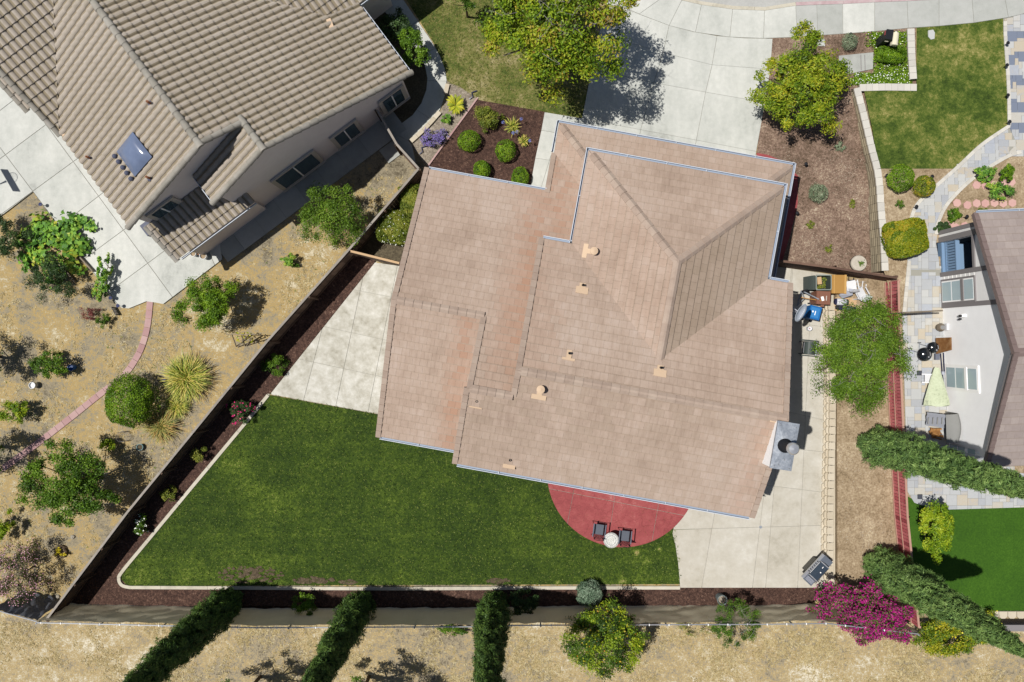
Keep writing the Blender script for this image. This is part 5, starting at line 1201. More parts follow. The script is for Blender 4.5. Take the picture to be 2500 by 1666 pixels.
sh('pink-flowered rose bush at the top corner of the back lawn', (553, 942), .6, (.66, .62, .5), 3600, (.07, .04), 'lf_dark', clumps=26, spread=.28, flower=('lf_rose', 70, .1))
sh('thin green shrub in the mulch below the rose bush', (460, 1042), .45, (.44, .4, .4), 1500, (.07, .04), 'lf_olive', clumps=18, spread=.3)
sh('brownish sparse shrub half way down the diagonal mulch bed', (388, 1138), .4, (.44, .42, .35), 1600, (.07, .04), 'lf_olive', clumps=16, spread=.32)
sh('white rose bush near the lower corner of the diagonal fence', (324, 1203), .5, (.4, .5, .45), 2200, (.07, .04), 'lf_deep', clumps=18, spread=.3, flower=('lf_white', 55, .08))
sh('rounded green shrub in the mulch between the first two cypresses', (702, 1388), .7, (.55, .6, .55), 3200, (.08, .045), 'lf_deep', clumps=24, spread=.3)
sh('dark rounded shrub just right of the third cypress', (1202, 1383), .8, (.75, .62, .6), 4200, (.09, .05), 'lf_dark', clumps=26, spread=.28)
sh('blue-green spiky shrub on the kerb below the patio table', (1354, 1364), .55, (.62, .62, .5), 4200, (.15, .03), 'lf_blue', 'ball', edge=.12)
sh('low green weeds hanging along the fence foot by the third cypress', (1040, 1446), .25, (.85, .28, .2), 1500, (.09, .04), 'lf_deep', clumps=24, spread=.25)
sh('sparse dry weeds at the fence foot left of the twiggy shrub', (1590, 1440), .3, (1.0, .4, .25), 900, (.09, .02), 'lf_olive', clumps=24, spread=.25)
# left-hand garden
sh('big rounded bright green shrub touching the pink path', (301, 922), 1.1, (1.22, 1.2, .95), 15000, (.085, .04), 'lf_ball', 'ball', clumps=60, edge=.13)
sh('small green shrub with a blue pot at its foot in the dry yard', (115, 838), .7, (.95, .7, .5), 4000, (.09, .05), 'lf_deep', clumps=26, spread=.28)
sh('yellow-green shrub at the left edge below the pink path\'s bend', (32, 944), .7, (.72, .55, .5), 3000, (.09, .05), 'lf_bright', clumps=22, spread=.3)
sh('small leafy shrub beside the teal pot', (252, 1022), .4, (.5, .35, .3), 1200, (.09, .05), 'lf_bright', clumps=16, spread=.32)
sh('low leafy bush by the fence between the two fruit trees', (668, 598), .4, (.5, .36, .35), 1600, (.08, .045), 'lf_vine', clumps=16, spread=.3)
sh('dark shrub at the left edge beside the lower yard', (4, 1212), .7, (.55, .8, .55), 2600, (.09, .05), 'lf_bright', clumps=20, spread=.3)
sh('pink-flowering oleander at the bottom left corner', (42, 1318), 1.2, (1.45, 1.5, .9), 8000, (.09, .035), 'lf_oleander', clumps=70, spread=.2, flower=('lf_pink', 1300, .05))
sh('tiny yellow flowering plant growing on a dark stump', (140, 1268), .25, (.3, .25, .15), 350, (.08, .04), 'lf_yellow', clumps=9, spread=.3)
sh('dark grey-green shrub at the left edge of the vegetable bed', (18, 534), 1.0, (1.0, 1.1, .8), 6000, (.08, .04), 'lf_dark', clumps=36, spread=.26)
sh('dark round shrub below the squash vines', (118, 640), 1.0, (1.1, .95, .7), 6500, (.07, .04), 'lf_dark', clumps=36, spread=.26)
sh('reddish dry shrub on the dry ground below the vine', (208, 722), .3, (.6, .35, .2), 900, (.08, .025), 'lf_red', clumps=16, spread=.3)
sh('small dark green shrub next to the reddish dry shrub', (236, 735), .35, (.35, .42, .3), 1200, (.06, .035), 'lf_deep', clumps=14, spread=.3)
vb = sh('sprawling squash vines with broad leaves over the raised bed', (120, 570), .35, (1.75, 1.7, .3), 1500, (.24, .2), 'lf_vine', clumps=60, spread=.22, jit=.35)
p = D(183, 538, .2); vr = thing('squash_vine', 'squash vine curled into a ring on the patio edge', 'plant', (p.x, p.y, .09))
n = 420; a = rng.uniform(-.4, 4.9, n); rad = .62 + rng.normal(0, .11, n); pos = np.stack([np.cos(a + .6) * rad, np.sin(a + .6) * rad * 1.05, rng.uniform(.05, .3, n)], 1)
fast_quads('foliage', leaves(pos, np.tile([0, 0, 1.0], (n, 1)), .22, .19, .35), 'lf_vine', rng.random(n) * .8, vr)
MB().tube([(.62 * math.cos(t), .62 * math.sin(t), .05) for t in np.linspace(.2, 5.4, 16)], .015, 4).build('stem', 'lf_deep', vr)
for lab, xy, r in (('tall straggly vine on the right side of the raised bed', (240, 612), (.3, .75, .5)), ('trailing vine beside the solar lights on the patio edge', (232, 665), (.4, .75, .4))): sh(lab, xy, .6, r, 900, (.12, .08), 'lf_vine', clumps=26, spread=.22)
tuft('ornamental_grass', 'largest yellow-green fountain grass beside the round shrub', 'grass clump', (436, 868), 1.25, .75, 1100, 'lf_grass', .045)
tuft('ornamental_grass', 'smaller dry fountain grass just below the largest one', 'grass clump', (411, 930), .75, .45, 500, 'lf_grass', .04)
tuft('ornamental_grass', 'brown-tinged fountain grass at the foot of the round shrub', 'grass clump', (374, 978), .95, .5, 650, 'lf_grass2', .04)
# front beds of the left-hand neighbour
sh('climbing leafy shrub between the barrel tile eave and the curved path', (948, 112), 1.5, (.75, .95, .7), 4600, (.1, .06), 'lf_deep', clumps=30, spread=.28)
sh('shaded shrub under the eave at the top of the curved path', (905, 60), .8, (.8, .8, .5), 3000, (.1, .06), 'lf_dark', clumps=24, spread=.3)
sh('purple flowering shrub in the gravel bed', (994, 320), .35, (.48, .38, .3), 1500, (.06, .03), 'lf_deep', clumps=18, spread=.3, flower=('lf_purple', 1500, .05))
sh('faded lavender shrub above the purple one in the gravel bed', (1014, 308), .3, (.38, .25, .22), 700, (.06, .03), 'lf_lav', clumps=14, spread=.3, flower=('lf_purple', 140, .05))
sh('lime-green small plant in the gravel bed', (1026, 271), .25, (.28, .26, .2), 500, (.11, .05), 'lf_vine', clumps=10, spread=.35)
p = D(1047, 241, .3); sg_ = thing('sago_palm', 'yellow-green sago palm at the top of the gravel bed', 'palm', (p.x, p.y, .03))
for i in range(26):
    a = 2 * math.pi * i / 26 + random.uniform(-.1, .1); l = random.uniform(.34, .5); hgt = random.uniform(.1, .35); n = 22; t = np.linspace(.1, 1, n)
    x = np.cos(a) * l * t; y = np.sin(a) * l * t; z = .18 + hgt * np.sin(t * 2.2); V = []
    for s_ in (-1, 1):
        w = .085 * np.sin(t * 2.7 + .25); ex = -math.sin(a) * s_ * w + math.cos(a) * .03; ey = math.cos(a) * s_ * w + math.sin(a) * .03
        c = np.stack([x, y, z], 1); e = np.stack([x + ex, y + ey, z + .01], 1); dx = np.array([math.cos(a) * .012, math.sin(a) * .012, 0]); V.append(np.stack([c - dx, e, e + dx * .5, c + dx], 1))
    fast_quads('frond', np.concatenate(V), 'lf_sago', np.full(2 * n, random.random()), sg_)
MB().lathe([(.07, 0), (.08, .14), (.001, .2)], (0, 0, 0), 8).build('trunk', 'bark', sg_)
for lab, xy, R in (('agapanthus clump with blue flower heads in the front bed', (1178, 292), .5), ('smaller agapanthus clump with pale strap leaves in the front bed', (1204, 326), .32)):
    r_ = tuft('agapanthus', lab, 'flower', xy, R, .3, 120, 'lf_grass', .05, base_z=.04, part='leaves')
    for i in range(5 if R > .4 else 1):
        a = random.uniform(0, 6.28); q = Vector((R * .9 * math.cos(a), R * .9 * math.sin(a), .62)); MB().tube([(0, 0, .1), q], .008, 4).build('flower_stalk', 'lf_deep', r_)
        d = dirs(60, .3); fast_quads('flower_head', leaves(np.array(q) + d * .07, d, .05, .03), 'lf_agap', rng.random(60), r_)
# right-hand front
sh('grey-green lavender bush by the pavement', (1952, 97), .35, (.38, .42, .32), 1800, (.07, .02), 'lf_grey', 'ball', edge=.15)
sh('round silvery shrub in the middle of the mulch area', (1880, 444), .3, (.46, .46, .28), 2400, (.06, .025), 'lf_grey', 'ball', edge=.12)
for lab, xy, r, m in (('small dry plant low in the mulch area', (1862, 516), .2, 'lf_olive'), ('tiny silvery tuft under the citrus tree', (1930, 338), .24, 'lf_grey'), ('little weed near the stepped wall', (1960, 470), .24, 'lf_olive'), ('faint weed beside the red path', (1905, 570), .22, 'lf_olive'), ('small grassy weed below the round shrubs', (2065, 470), .25, 'lf_deep')): sh(lab, xy, .12 + (zr(470) if xy[0] > 2050 else 0), (r, r, .12), 420, (.07, .03), m, clumps=12, spread=.35, base_z=zr(470) if xy[0] > 2050 else 0)
z = zr(420)
sh('clipped round green shrub below the right lawn', (2070, 410), z + .55, (.62, .6, .5), 5200, (.055, .035), 'lf_ball', 'ball', edge=.05, base_z=z)
sh('smaller clipped shrub with brown patches beside the paver path', (2123, 428), z + .45, (.5, .5, .42), 3800, (.055, .035), 'lf_gold', 'ball', edge=.05, base_z=z)
sh('square-clipped golden hedge beside the paver path', (2078, 548), .8 + .55, (.88, .83, .55), 20000, (.085, .055), 'lf_gold', 'box', name='hedge', edge=.04, base_z=.8)
sh('clipped green hedge below the two letterboxes', (2044, 128), .35, (.64, .36, .3), 3800, (.06, .04), 'lf_ball', 'box', name='hedge', edge=.06)
z = zr(440)
for lab, xy, r, m in (('mound of green shrub at the top of the island bed', (2268, 397), (.52, .38, .3), 'lf_vine'), ('upright green shrub at the top right of the island bed', (2313, 400), (.35, .42, .35), 'lf_ball'), ('wide green shrub in the island bed between the stepping stones', (2298, 442), (.75, .42, .35), 'lf_vine'), ('small round shrub in the lower island bed', (2191, 494), (.32, .32, .28), 'lf_deep'), ('dark loose shrub at the island tip by the porch', (2164, 522), (.36, .26, .25), 'lf_dark'), ('brown-green plant near the lower stepping stones', (2262, 488), (.3, .2, .16), 'lf_olive'), ('low weed beside the gutter of the white house', (2325, 488), (.35, .15, .14), 'lf_olive')):
    sh(lab, xy, z + r[2], r, 1900, (.09, .05), m, clumps=22, spread=.3, base_z=z)
# low flowering cover round the letterboxes: nobody could count it
n = 9000; pos = []
for x, y in zip(rng.uniform(1930, 2096, n), rng.uniform(74, 196, n)):
    if y < 180 and x < 1998 + 14 * math.sin(y): continue
    if 1920 < x < 2006 and 110 < y < 176: continue
    q = D(x, y, .1); pos.append((q.x, q.y, rng.uniform(.04, .2)))
for x, y in zip(rng.uniform(1962, 2090, 2500), rng.uniform(168, 194, 2500)): q = D(x, y, .1); pos.append((q.x, q.y, rng.uniform(.04, .18)))
pos = np.array(pos); gcv = fast_quads('ground_cover', leaves(pos, np.tile([0, 0, 1.0], (len(pos), 1)), .1, .05, .6), 'lf_ball', rng.random(len(pos))); tag(gcv, 'low green ground cover with white flowers round the letterboxes', 'ground cover', kind='stuff')
sel = rng.choice(len(pos), 210); fast_quads('white_flowers', leaves(pos[sel] + [0, 0, .12], np.tile([0, 0, 1.0], (210, 1)), .05, .05, .2), 'lf_white', rng.random(210), gcv)
# plume on the lower cypress and odd tuft on the upper one
sh('thin pale conifer seedling standing against the lower cypress', (2030, 1312), 2.0, (.2, .5, .8), 900, (.12, .03), 'lf_grey', clumps=18, spread=.3, base_z=.4)
sh('slim brown-green shoot standing in front of the upper cypress', (2016, 1035), 1.6, (.22, .5, .6), 900, (.1, .04), 'lf_olive', clumps=16, spread=.3, base_z=.4)
# scattered dry grass and weeds
def scatter(name, label, polys, n, m, R, hgt, w, z=0.0, even=False):
    V = []; tn = []
    for _ in range(n):
        pg = random.choice(polys); x = random.uniform(min(p[0] for p in pg), max(p[0] for p in pg)); y = random.uniform(min(p[1] for p in pg), max(p[1] for p in pg))
        if not inside((x, y), pg): continue
        if not even and mnoise.noise(Vector((x * .45, y * .45, 2))) + .5 * mnoise.noise(Vector((x * 2, y * 2, 7))) < random.uniform(-.15, .55): continue
        k = random.randint(3, 6); t0 = random.random()
        for _ in range(k):
            a = random.uniform(0, 6.28); l = random.uniform(.4, 1) * R; dx, dy = math.cos(a), math.sin(a); h_ = random.uniform(.3, 1) * hgt
            V.append([(x - dy * w, y + dx * w, z), (x + dy * w, y - dx * w, z), (x + dx * l + dy * w * .3, y + dy * l - dx * w * .3, z + h_), (x + dx * l - dy * w * .3, y + dy * l + dx * w * .3, z + h_)]); tn.append(clamp(t0 + random.uniform(-.2, .2)))
    o = fast_quads(name, np.array(V), m, tn); tag(o, label, 'grass', kind='stuff')
lyard = [tuple(D(*q)[:2]) for q in ((0, 640), (250, 720), (380, 705), (560, 610), (790, 420), (940, 400), (560, 850), (110, 1400), (0, 1400))]
slope = [tuple(D(*q)[:2]) for q in ((0, 1430), (2400, 1450), (2400, 1600), (0, 1600))]
leafmat('lf_straw', ['#a3946a', '#bda874', '#cfbc88', '#ddd0a8'], k=.8); leafmat('lf_weed', ['#4e5c2c', '#6c7838', '#8a8a48'])
scatter('dry_grass', 'short straw-coloured dry grass over the left yard', [lyard], 30000, 'lf_straw', .13, .05, .013)
scatter('dry_grass', 'short straw-coloured dry grass over the slope beyond the fence', [slope], 34000, 'lf_straw', .13, .05, .013, .008)
scatter('leaf_litter', 'scattered pale wood chips and leaf litter on the dirt strip', [[tuple(D(*q, .4)[:2]) for q in ((1928, 960), (2060, 960), (2095, 1320), (1930, 1320))]], 4000, 'lf_chip', .035, .008, .01, .405)
scatter('wood_chips', 'pale wood chips scattered over the mulch area', [[tuple(D(*q)[:2]) for q in ((1760, 340), (1985, 250), (2005, 620), (1810, 590))]], 7000, 'lf_chip', .03, .008, .009, .032)
scatter('weeds', 'low scattered green weeds across the left yard', [lyard], 1500, 'lf_weed', .09, .05, .014)
lawn_w = [tuple(D(*q)[:2]) for q in ((622, 904), (1000, 976), (1300, 1000), (1540, 1060), (1566, 1342), (303, 1349), (286, 1344), (278, 1330), (279, 1318), (290, 1302))]
scatter('grass', 'short mown grass blades of the back lawn', [lawn_w], 26000, 'lf_lawn', .06, .05, .008, .045, even=True)
fl_w = [tuple(D(*q)[:2]) for q in ((930, -10), (1000, 103), (1030, 190), (1098, 230), (1255, 260), (1342, 276), (1375, -10))]
leafmat('lf_lawndry', ['#4c5a24', '#6c7434', '#8a8648', '#a89a68'], k=.8, transl=.1)
scatter('grass', 'short half-dry grass blades of the front lawn', [fl_w], 7000, 'lf_lawndry', .06, .05, .009, .03, even=True)

# ================================================================== OBJECTS
def C_(c, r, z0, z1, n=16): return MB().lathe([(.001, z1), (r, z1), (r, z0)], c, n)
# --- patio chairs and table
def patio_chair(label, p, rz):
    t = thing('patio_chair', label, 'chair', (p.x, p.y, .08), rz, 'sling patio chairs')
    g = MB(); n = 6
    for i in range(n + 1):
        y = .24 - .48 * i / n
        for x in (-.22, .22): g.v.append(Vector((x, y, .41 - .03 * math.sin(math.pi * i / n))))
    g.f = [(2 * i, 2 * i + 1, 2 * i + 3, 2 * i + 2) for i in range(n)]; g.build('seat', 'sling', t)
    g = MB(); z0 = Vector((0, -.24, .42)); z1 = Vector((0, -.36, .95))
    for i in range(9):
        for s_ in (-1, 1):
            x = -.22 + .44 * i / 8; a = z0 + Vector((x, 0, 0)); c = z1 + Vector((clamp(x + s_ * .2, -.22, .22), 0, 0)); g.beam(a, c, .012, .012)
    g.build('backrest', 'black', t)
    g = MB(); g.tube([(-.23, -.24, .42), (-.23, -.36, .95), (-.1, -.38, 1.0), (.1, -.38, 1.0), (.23, -.36, .95), (.23, -.24, .42)], .014, 6); g.build('back_frame', 'black', t)
    for s_ in (-1, 1):
        g = MB(); g.tube([(s_ * .29, .28, .0), (s_ * .28, .27, .6), (s_ * .28, -.3, .64)], .014, 6); g.build('leg', 'black', t)
        g = MB(); g.tube([(s_ * .27, -.38, .0), (s_ * .25, -.22, .4)], .014, 6); g.build('leg', 'black', t)
        g = MB(); g.beam((s_ * .28, .3, .63), (s_ * .28, -.32, .65), .045, .02); g.build('armrest', 'bag_grey', t)
        g = MB(); g.tube([(s_ * .23, .25, .41), (s_ * .23, -.24, .42)], .013, 6); g.build('side_rail', 'black', t)
    g = MB(); g.tube([(-.29, .28, .02), (.29, .28, .02)], .012, 6); g.build('foot_rail', 'black', t)
    return t
pc = lambda x, y, z: P(1420 + x / 14.66, 1250 + y / 14.66, z)
patio_chair('left black sling patio chair on the red patio', pc(610, 620, .42), math.radians(-8))
patio_chair('right black sling patio chair on the red patio, touching the white table', pc(1530, 850, .42), math.radians(-6))
p = pc(1062, 1022, .72); t = thing('patio_table', 'small round white mosaic table between the two patio chairs', 'table', (p.x, p.y, .08))
MB().lathe([(.001, .64), (.33, .64), (.35, .62), (.35, .6), (.001, .6)], (0, 0, 0), 36).build('tabletop', 'table_top', t)
g = MB(); g.lathe([(.352, .655), (.362, .64), (.352, .625)], (0, 0, 0), 36); g.lathe([(.26, .642), (.265, .648), (.27, .642)], (0, 0, 0), 36); g.lathe([(.17, .642), (.175, .648), (.18, .642)], (0, 0, 0), 30); g.build('rim', 'white', t)
g = MB()
for r, n in ((.31, 44), (.22, 32)):
    for i in range(n): a = 2 * math.pi * i / n; g.box((r * math.cos(a), r * math.sin(a), .642), (.045, .012, .006), a)
g.build('lattice', 'bag_grey', t)
for i in range(3): a = 2.1 * i; MB().tube([(.28 * math.cos(a), .28 * math.sin(a), 0), (.08 * math.cos(a), .08 * math.sin(a), .3), (.2 * math.cos(a), .2 * math.sin(a), .6)], .014, 6).build('leg', 'black', t)
# --- gas grill
p = P(1940 + 745 / 13.07, 1330 + 830 / 13.07, .9); t = thing('gas_grill', 'stainless gas grill with dark lid at the corner of the back yard paving', 'grill', (p.x, p.y, .052), math.radians(47))
MB().box((0, 0, .4), (.78, .5, .76)).build('cabinet', 'cabinet', t)
MB().box((0, .255, .42), (.72, .02, .66)).build('cabinet_door', 'cabinet', t)
g = MB(); g.v = [Vector((sx * .39, y, z)) for y, z in ((.2, .8), (.2, .93), (.05, 1.05), (-.2, 1.05), (-.27, .95), (-.27, .8)) for sx in (-1, 1)]
g.f = [(2 * i, 2 * i + 1, 2 * i + 3, 2 * i + 2) for i in range(5)] + [(0, 2, 4, 6, 8, 10), (11, 9, 7, 5, 3, 1)]
lid = g.build('lid', 'grill_blue', t)
for s_ in (-1, 1): MB().add([Vector((s_ * x, y, z)) for x in (.385, .43) for y, z in ((.21, .8), (.21, .95), (.05, 1.07), (-.21, 1.07), (-.28, .95), (-.28, .8))], [(0, 6, 7, 1), (1, 7, 8, 2), (2, 8, 9, 3), (3, 9, 10, 4), (4, 10, 11, 5), (6, 11, 10, 9, 8, 7), (0, 1, 2, 3, 4, 5)]).build('lid_band', 'steel', lid)
MB().tube([(-.34, .24, .93), (.34, .24, .93)], .016, 8).build('handle', 'steel', lid); C_((0, -.05, 0), .03, 1.05, 1.075, 10).build('thermometer', 'white', lid)
MB().box((.24, .03, 1.058), (.09, .03, .01)).build('badge', 'white', lid)
MB().box((0, .32, .84), (1.46, .12, .1)).build('control_panel', 'steel', t)
for i in range(6): g = MB(); g.lathe([(.001, .05), (.028, .045), (.03, 0)], (-.3 + .12 * i, .33, .89), 10); g.build('knob', 'black', t)
MB().box((-.58, 0, .85), (.34, .5, .04)).build('side_shelf', 'grill_shelf', t); MB().box((.58, 0, .85), (.34, .5, .04)).build('side_shelf', 'grill_shelf', t)
g = MB()
for i in range(4): g.box((-.66 + .05 * i, 0, .88), (.02, .4, .015))
g.build('side_burner', 'plastic_grey', t); MB().beam((-.45, .2, .9), (-.42, -.28, .9), .03, .03).build('tongs', 'black', t)
for s_ in (-1, 1):
    for y in (-.2, .2): MB().lathe([(.001, .05), (.04, .05), (.04, 0)], (s_ * .34, y, 0), 10).build('caster', 'black', t)
# --- grill under the pepper tree
gp = lambda x, y, z: P(1910 + x / 13.07, 760 + y / 13.07, z)
p = gp(880, 1180, .9); t = thing('barrel_grill', 'old green-black barrel grill half hidden under the feathery tree', 'grill', (p.x, p.y, .05), math.radians(-5))
g = MB(); n = 10
for i in range(n + 1):
    a = math.pi * i / n
    for y in (-.3, .3): g.v.append(Vector((-.12 - .24 * math.cos(a - math.pi / 2) if i < 0 else -.0 + .26 * math.cos(a), y, .8 + .26 * math.sin(a))))
g.f = [(2 * i, 2 * i + 1, 2 * i + 3, 2 * i + 2) for i in range(n)] + [tuple(range(0, 2 * n + 2, 2)), tuple(range(2 * n + 1, 0, -2))]; g.build('hood', 'bin_green', t)
MB().box((0, 0, .68), (.5, .6, .24)).build('firebox', 'black', t); MB().tube([(-.3, -.24, .9), (-.3, .24, .9)], .015, 6).build('handle', 'steel', t); MB().box((.3, 0, .76), (.12, .62, .05)).build('front_shelf', 'plastic_grey', t)
for s_ in (-1, 1):
    MB().beam((-.4, s_ * .36, .72), (.4, s_ * .36, .72), .05, .03).build('side_rail', 'bin_green', t)
    for x in (-.2, .2): MB().beam((x, s_ * .28, 0), (x, s_ * .28, .6), .03, .03).build('leg', 'black', t)
# --- bins and clutter in the side yard
J = lambda x, y, z=0.0: P(1920 + x / 11.765, 650 + y / 11.765, z)
p = J(1075, 470, 1.05); t = thing('waste_bin', 'open green wheeled bin full of cuttings by the brown fence', 'bin', (p.x, p.y, .05), 0)
g = MB(); k = .98
for z, s_ in ((0, .78), (k, 1.0), (k, .92), (.45, .8)):
    g.v += [Vector((x * .35 * s_, y * .34 * s_, z)) for x, y in ((-.9, -1), (.9, -1), (1, -.85), (1, .85), (.9, 1), (-.9, 1), (-1, .85), (-1, -.85))]
for r in range(3): g.f += [(r * 8 + i, r * 8 + (i + 1) % 8, r * 8 + 8 + (i + 1) % 8, r * 8 + 8 + i) for i in range(8)]
g.f.append(tuple(range(24, 32))); g.build('body', 'bin_green', t)
g = MB(); g.v = [Vector((x * .36 * s_, y * .35 * s_, z)) for z, s_ in ((k - .03, 1.03), (k + .015, 1.03), (k + .015, .9)) for x, y in ((-.9, -1), (.9, -1), (1, -.85), (1, .85), (.9, 1), (-.9, 1), (-1, .85), (-1, -.85))]
for r in range(2): g.f += [(r * 8 + i, r * 8 + (i + 1) % 8, r * 8 + 8 + (i + 1) % 8, r * 8 + 8 + i) for i in range(8)]
g.build('rim', 'bin_rim', t)
g = MB(); g.v = [Vector((-.38 - .28 * a - .03 * math.sin(3 * a), y * (.34 - .03 * a), k - .05 - .75 * a + .12 * math.sin(3.1 * a))) for a in np.linspace(0, 1, 6) for y in (-1, -.8, .8, 1)]
g.f = [(4 * i + j, 4 * i + j + 1, 4 * i + j + 5, 4 * i + j + 4) for i in range(5) for j in range(3)]; g.build('lid', 'bin_green', t)
ct = rng.uniform(-.26, .26, (260, 3)); ct[:, 2] = rng.uniform(.5, .66, 260); fast_quads('cuttings', leaves(ct, np.tile([0, 0, 1.0], (260, 1)), .1, .05, .8), 'lf_olive', rng.random(260), t)
g = MB(); g.box((-.12, .1, .74), (.2, .34, .1), .1); g.build('firewood', 'board_tan', t)
for s_ in (-1, 1): MB().lathe([(.001, .03), (.12, .03), (.12, -.03), (.001, -.03)], (-.3, s_ * .28, .12), 12, Matrix.Rotation(math.pi / 2, 3, 'X')).build('wheel', 'black', t)
p = J(1505, 520, 1.0); t = thing('cardboard_box', 'tall brown cardboard box beside the open green bin', 'box', (p.x, p.y, .05), math.radians(-1))
MB().box((0, 0, .48), (.66, .86, .94)).build('box_body', 'card', t); MB().box((.3, 0, .965), (.1, .88, .02)).build('flap', 'card_edge', t); MB().box((-.22, 0, .965), (.04, .86, .02)).build('seam', 'card_edge', t)
p = J(1065, 910, 1.05); t = thing('wheeled_cart', 'brown lidded yard-waste cart with shovel handles across it', 'bin', (p.x, p.y, .05), math.radians(-3))
MB().box((0, 0, .48), (.56, .56, .92), taper=1.12).build('body', 'bin_brown', t); g = MB(); g.box((0, 0, .99), (.66, .64, .06), taper=.94); lid = g.build('lid', 'bin_brown', t)
MB().box((0, 0, 1.025), (.4, .44, .03)).build('lid_panel', 'bin_brown', lid); MB().box((-.06, -.05, 1.05), (.12, .2, .02), .3).build('sticker', 'white', lid); MB().box((.12, -.02, 1.043), (.04, .22, .005)).build('print', 'trim_light', lid)
MB().box((.0, -.36, .9), (.16, .12, .06)).build('handle', 'bin_brown', t)
for s_ in (-1, 1): MB().lathe([(.001, .03), (.12, .03), (.12, -.03), (.001, -.03)], (-.28, s_ * .24, .12), 12, Matrix.Rotation(math.pi / 2, 3, 'X')).build('wheel', 'black', t)
p = J(820, 1340, 1.05); t = thing('recycling_bin', 'blue recycling bin partly shaded by the satellite dish', 'bin', (p.x, p.y, .05), math.radians(-14))
MB().box((0, 0, .48), (.46, .54, .92), taper=1.14).build('body', 'bin_blue', t); lid = MB().box((0, 0, .99), (.56, .64, .06), taper=.93).build('lid', 'bin_blue', t); MB().box((-.02, 0, 1.025), (.4, .46, .02)).build('lid_panel', 'bin_blue_lt', lid)
MB().box((0, -.02, 1.038), (.035, .2, .005)).build('print', 'white', lid); MB().box((-.12, .03, 1.038), (.06, .08, .005), .4).build('print', 'white', lid)
for s_ in (-1, 1): MB().lathe([(.001, .03), (.12, .03), (.12, -.03), (.001, -.03)], (s_ * .2, -.26, .12), 12, Matrix.Rotation(math.pi / 2, 3, 'Y')).build('wheel', 'black', t)
# satellite dish on the eave
p = J(410, 1340, 4.55); t = thing('satellite_dish', 'pale grey satellite dish fixed to the right eave of the main house', 'satellite dish', tuple(J(60, 1150, 4.7)))
ax_ = Vector((.62, -.42, .75)).normalized(); xx = Vector((.45, .89, 0)); xx = (xx - ax_ * xx.dot(ax_)).normalized(); yy = ax_.cross(xx); M = Matrix((xx, yy, ax_)).transposed()
g = MB(); n = 30
for r, z in ((.02, -.07), (.16, -.05), (.28, -.02), (.36, .02), (.37, .01), (.28, -.04), (.02, -.09)):
    for j in range(n): a = 2 * math.pi * j / n; g.v.append(p + M @ Vector((r * 1.12 * math.cos(a), r * .86 * math.sin(a), z)))
g.f = [(i * n + j, i * n + (j + 1) % n, (i + 1) * n + (j + 1) % n, (i + 1) * n + j) for i in range(6) for j in range(n)]
wpart(g.build('reflector', 'dish', smooth=True), t)
g = MB()
for i in range(5): q = p + M @ Vector((-.22 + .11 * i, -.2, -.012)); g.box(q, (.07, .035, .004), M=M)
wpart(g.build('print', 'white'), t)
wpart(MB().tube([J(60, 1130, 4.75), J(120, 1160, 4.5), p - ax_ * .08], .025, 8).build('mast', 'plastic_grey'), t); wpart(MB().box(J(80, 1140, 4.72), (.12, .2, .06), .6).build('bracket', 'galv'), t)
wpart(MB().tube([p - ax_ * .05, J(110, 1300, 4.3)], .012, 6).build('brace', 'plastic_grey'), t); wpart(MB().tube([p + M @ Vector((-.36, 0, 0)), J(110, 1525, 4.3)], .01, 6).build('brace', 'plastic_grey'), t)
# plastic chairs, ladder, bags, tools
def garden_chair(label, p, rz, tilt, m, z0):
    t = thing('plastic_chair', label, 'chair', (p.x, p.y, z0), rz); t.rotation_euler = (tilt[0], tilt[1], rz)
    MB().box((0, 0, .42), (.44, .42, .03)).build('seat', m, t)
    g = MB(); g.v = [Vector((x, -.2 - .12 * k - .03 * (1 - (x / .22) ** 2), .42 + .42 * k)) for k in (0, .5, 1) for x in (-.22, -.11, 0, .11, .22)]; g.f = [(5 * i + j, 5 * i + j + 1, 5 * i + j + 6, 5 * i + j + 5) for i in range(2) for j in range(4)]; g.build('backrest', m, t)
    for sx in (-1, 1):
        for sy in (-1, 1): MB().beam((sx * .24, sy * .24, 0), (sx * .19, sy * .18, .42), .04, .04).build('leg', m, t)
        MB().beam((sx * .25, .2, .62), (sx * .25, -.24, .64), .05, .025).build('armrest', m, t)
garden_chair('white plastic chair lying tipped among the side yard clutter', J(1960, 760, .5), math.radians(35), (.25, .15), 'plastic_white', .45)
garden_chair('white plastic chair tucked behind the cardboard box', J(1800, 560, .5), math.radians(10), (.0, -.1), 'plastic_white', .4)
t = thing('folded_panel', 'grey-white folded panel leaning below the plastic chairs', 'panel', J(1700, 800, .1))
wpart(MB().ext([J(1500, 830, .9), J(1720, 640, .95), J(1900, 660, .9), J(1900, 830, .8), J(1600, 930, .7)], (0, 0, .02)).build('panel_face', 'plastic_grey'), t); wpart(MB().beam(J(1600, 930, .7), J(1900, 830, .8), .03, .06).build('panel_edge', 'bag_grey'), t)
t = thing('small_ladder', 'small white metal ladder lying on the dirt by the brown fence', 'ladder', J(2140, 530, .42))
for x in (2000, 2195): wpart(MB().beam(J(x, 430, .5), J(x - 25, 620, .5), .04, .03).build('rail', 'plastic_white'), t)
for y in (460, 600): wpart(MB().beam(J(2000, y, .48), J(2290, y, .48), .012, .012).build('rung', 'galv'), t)
wpart(MB().beam(J(2290, 520, .5), J(2285, 580, .5), .04, .03).build('foot', 'plastic_white'), t)
t = thing('kick_scooter', 'small black and white scooter leaning against the brown fence', 'scooter', J(1850, 400, .05))
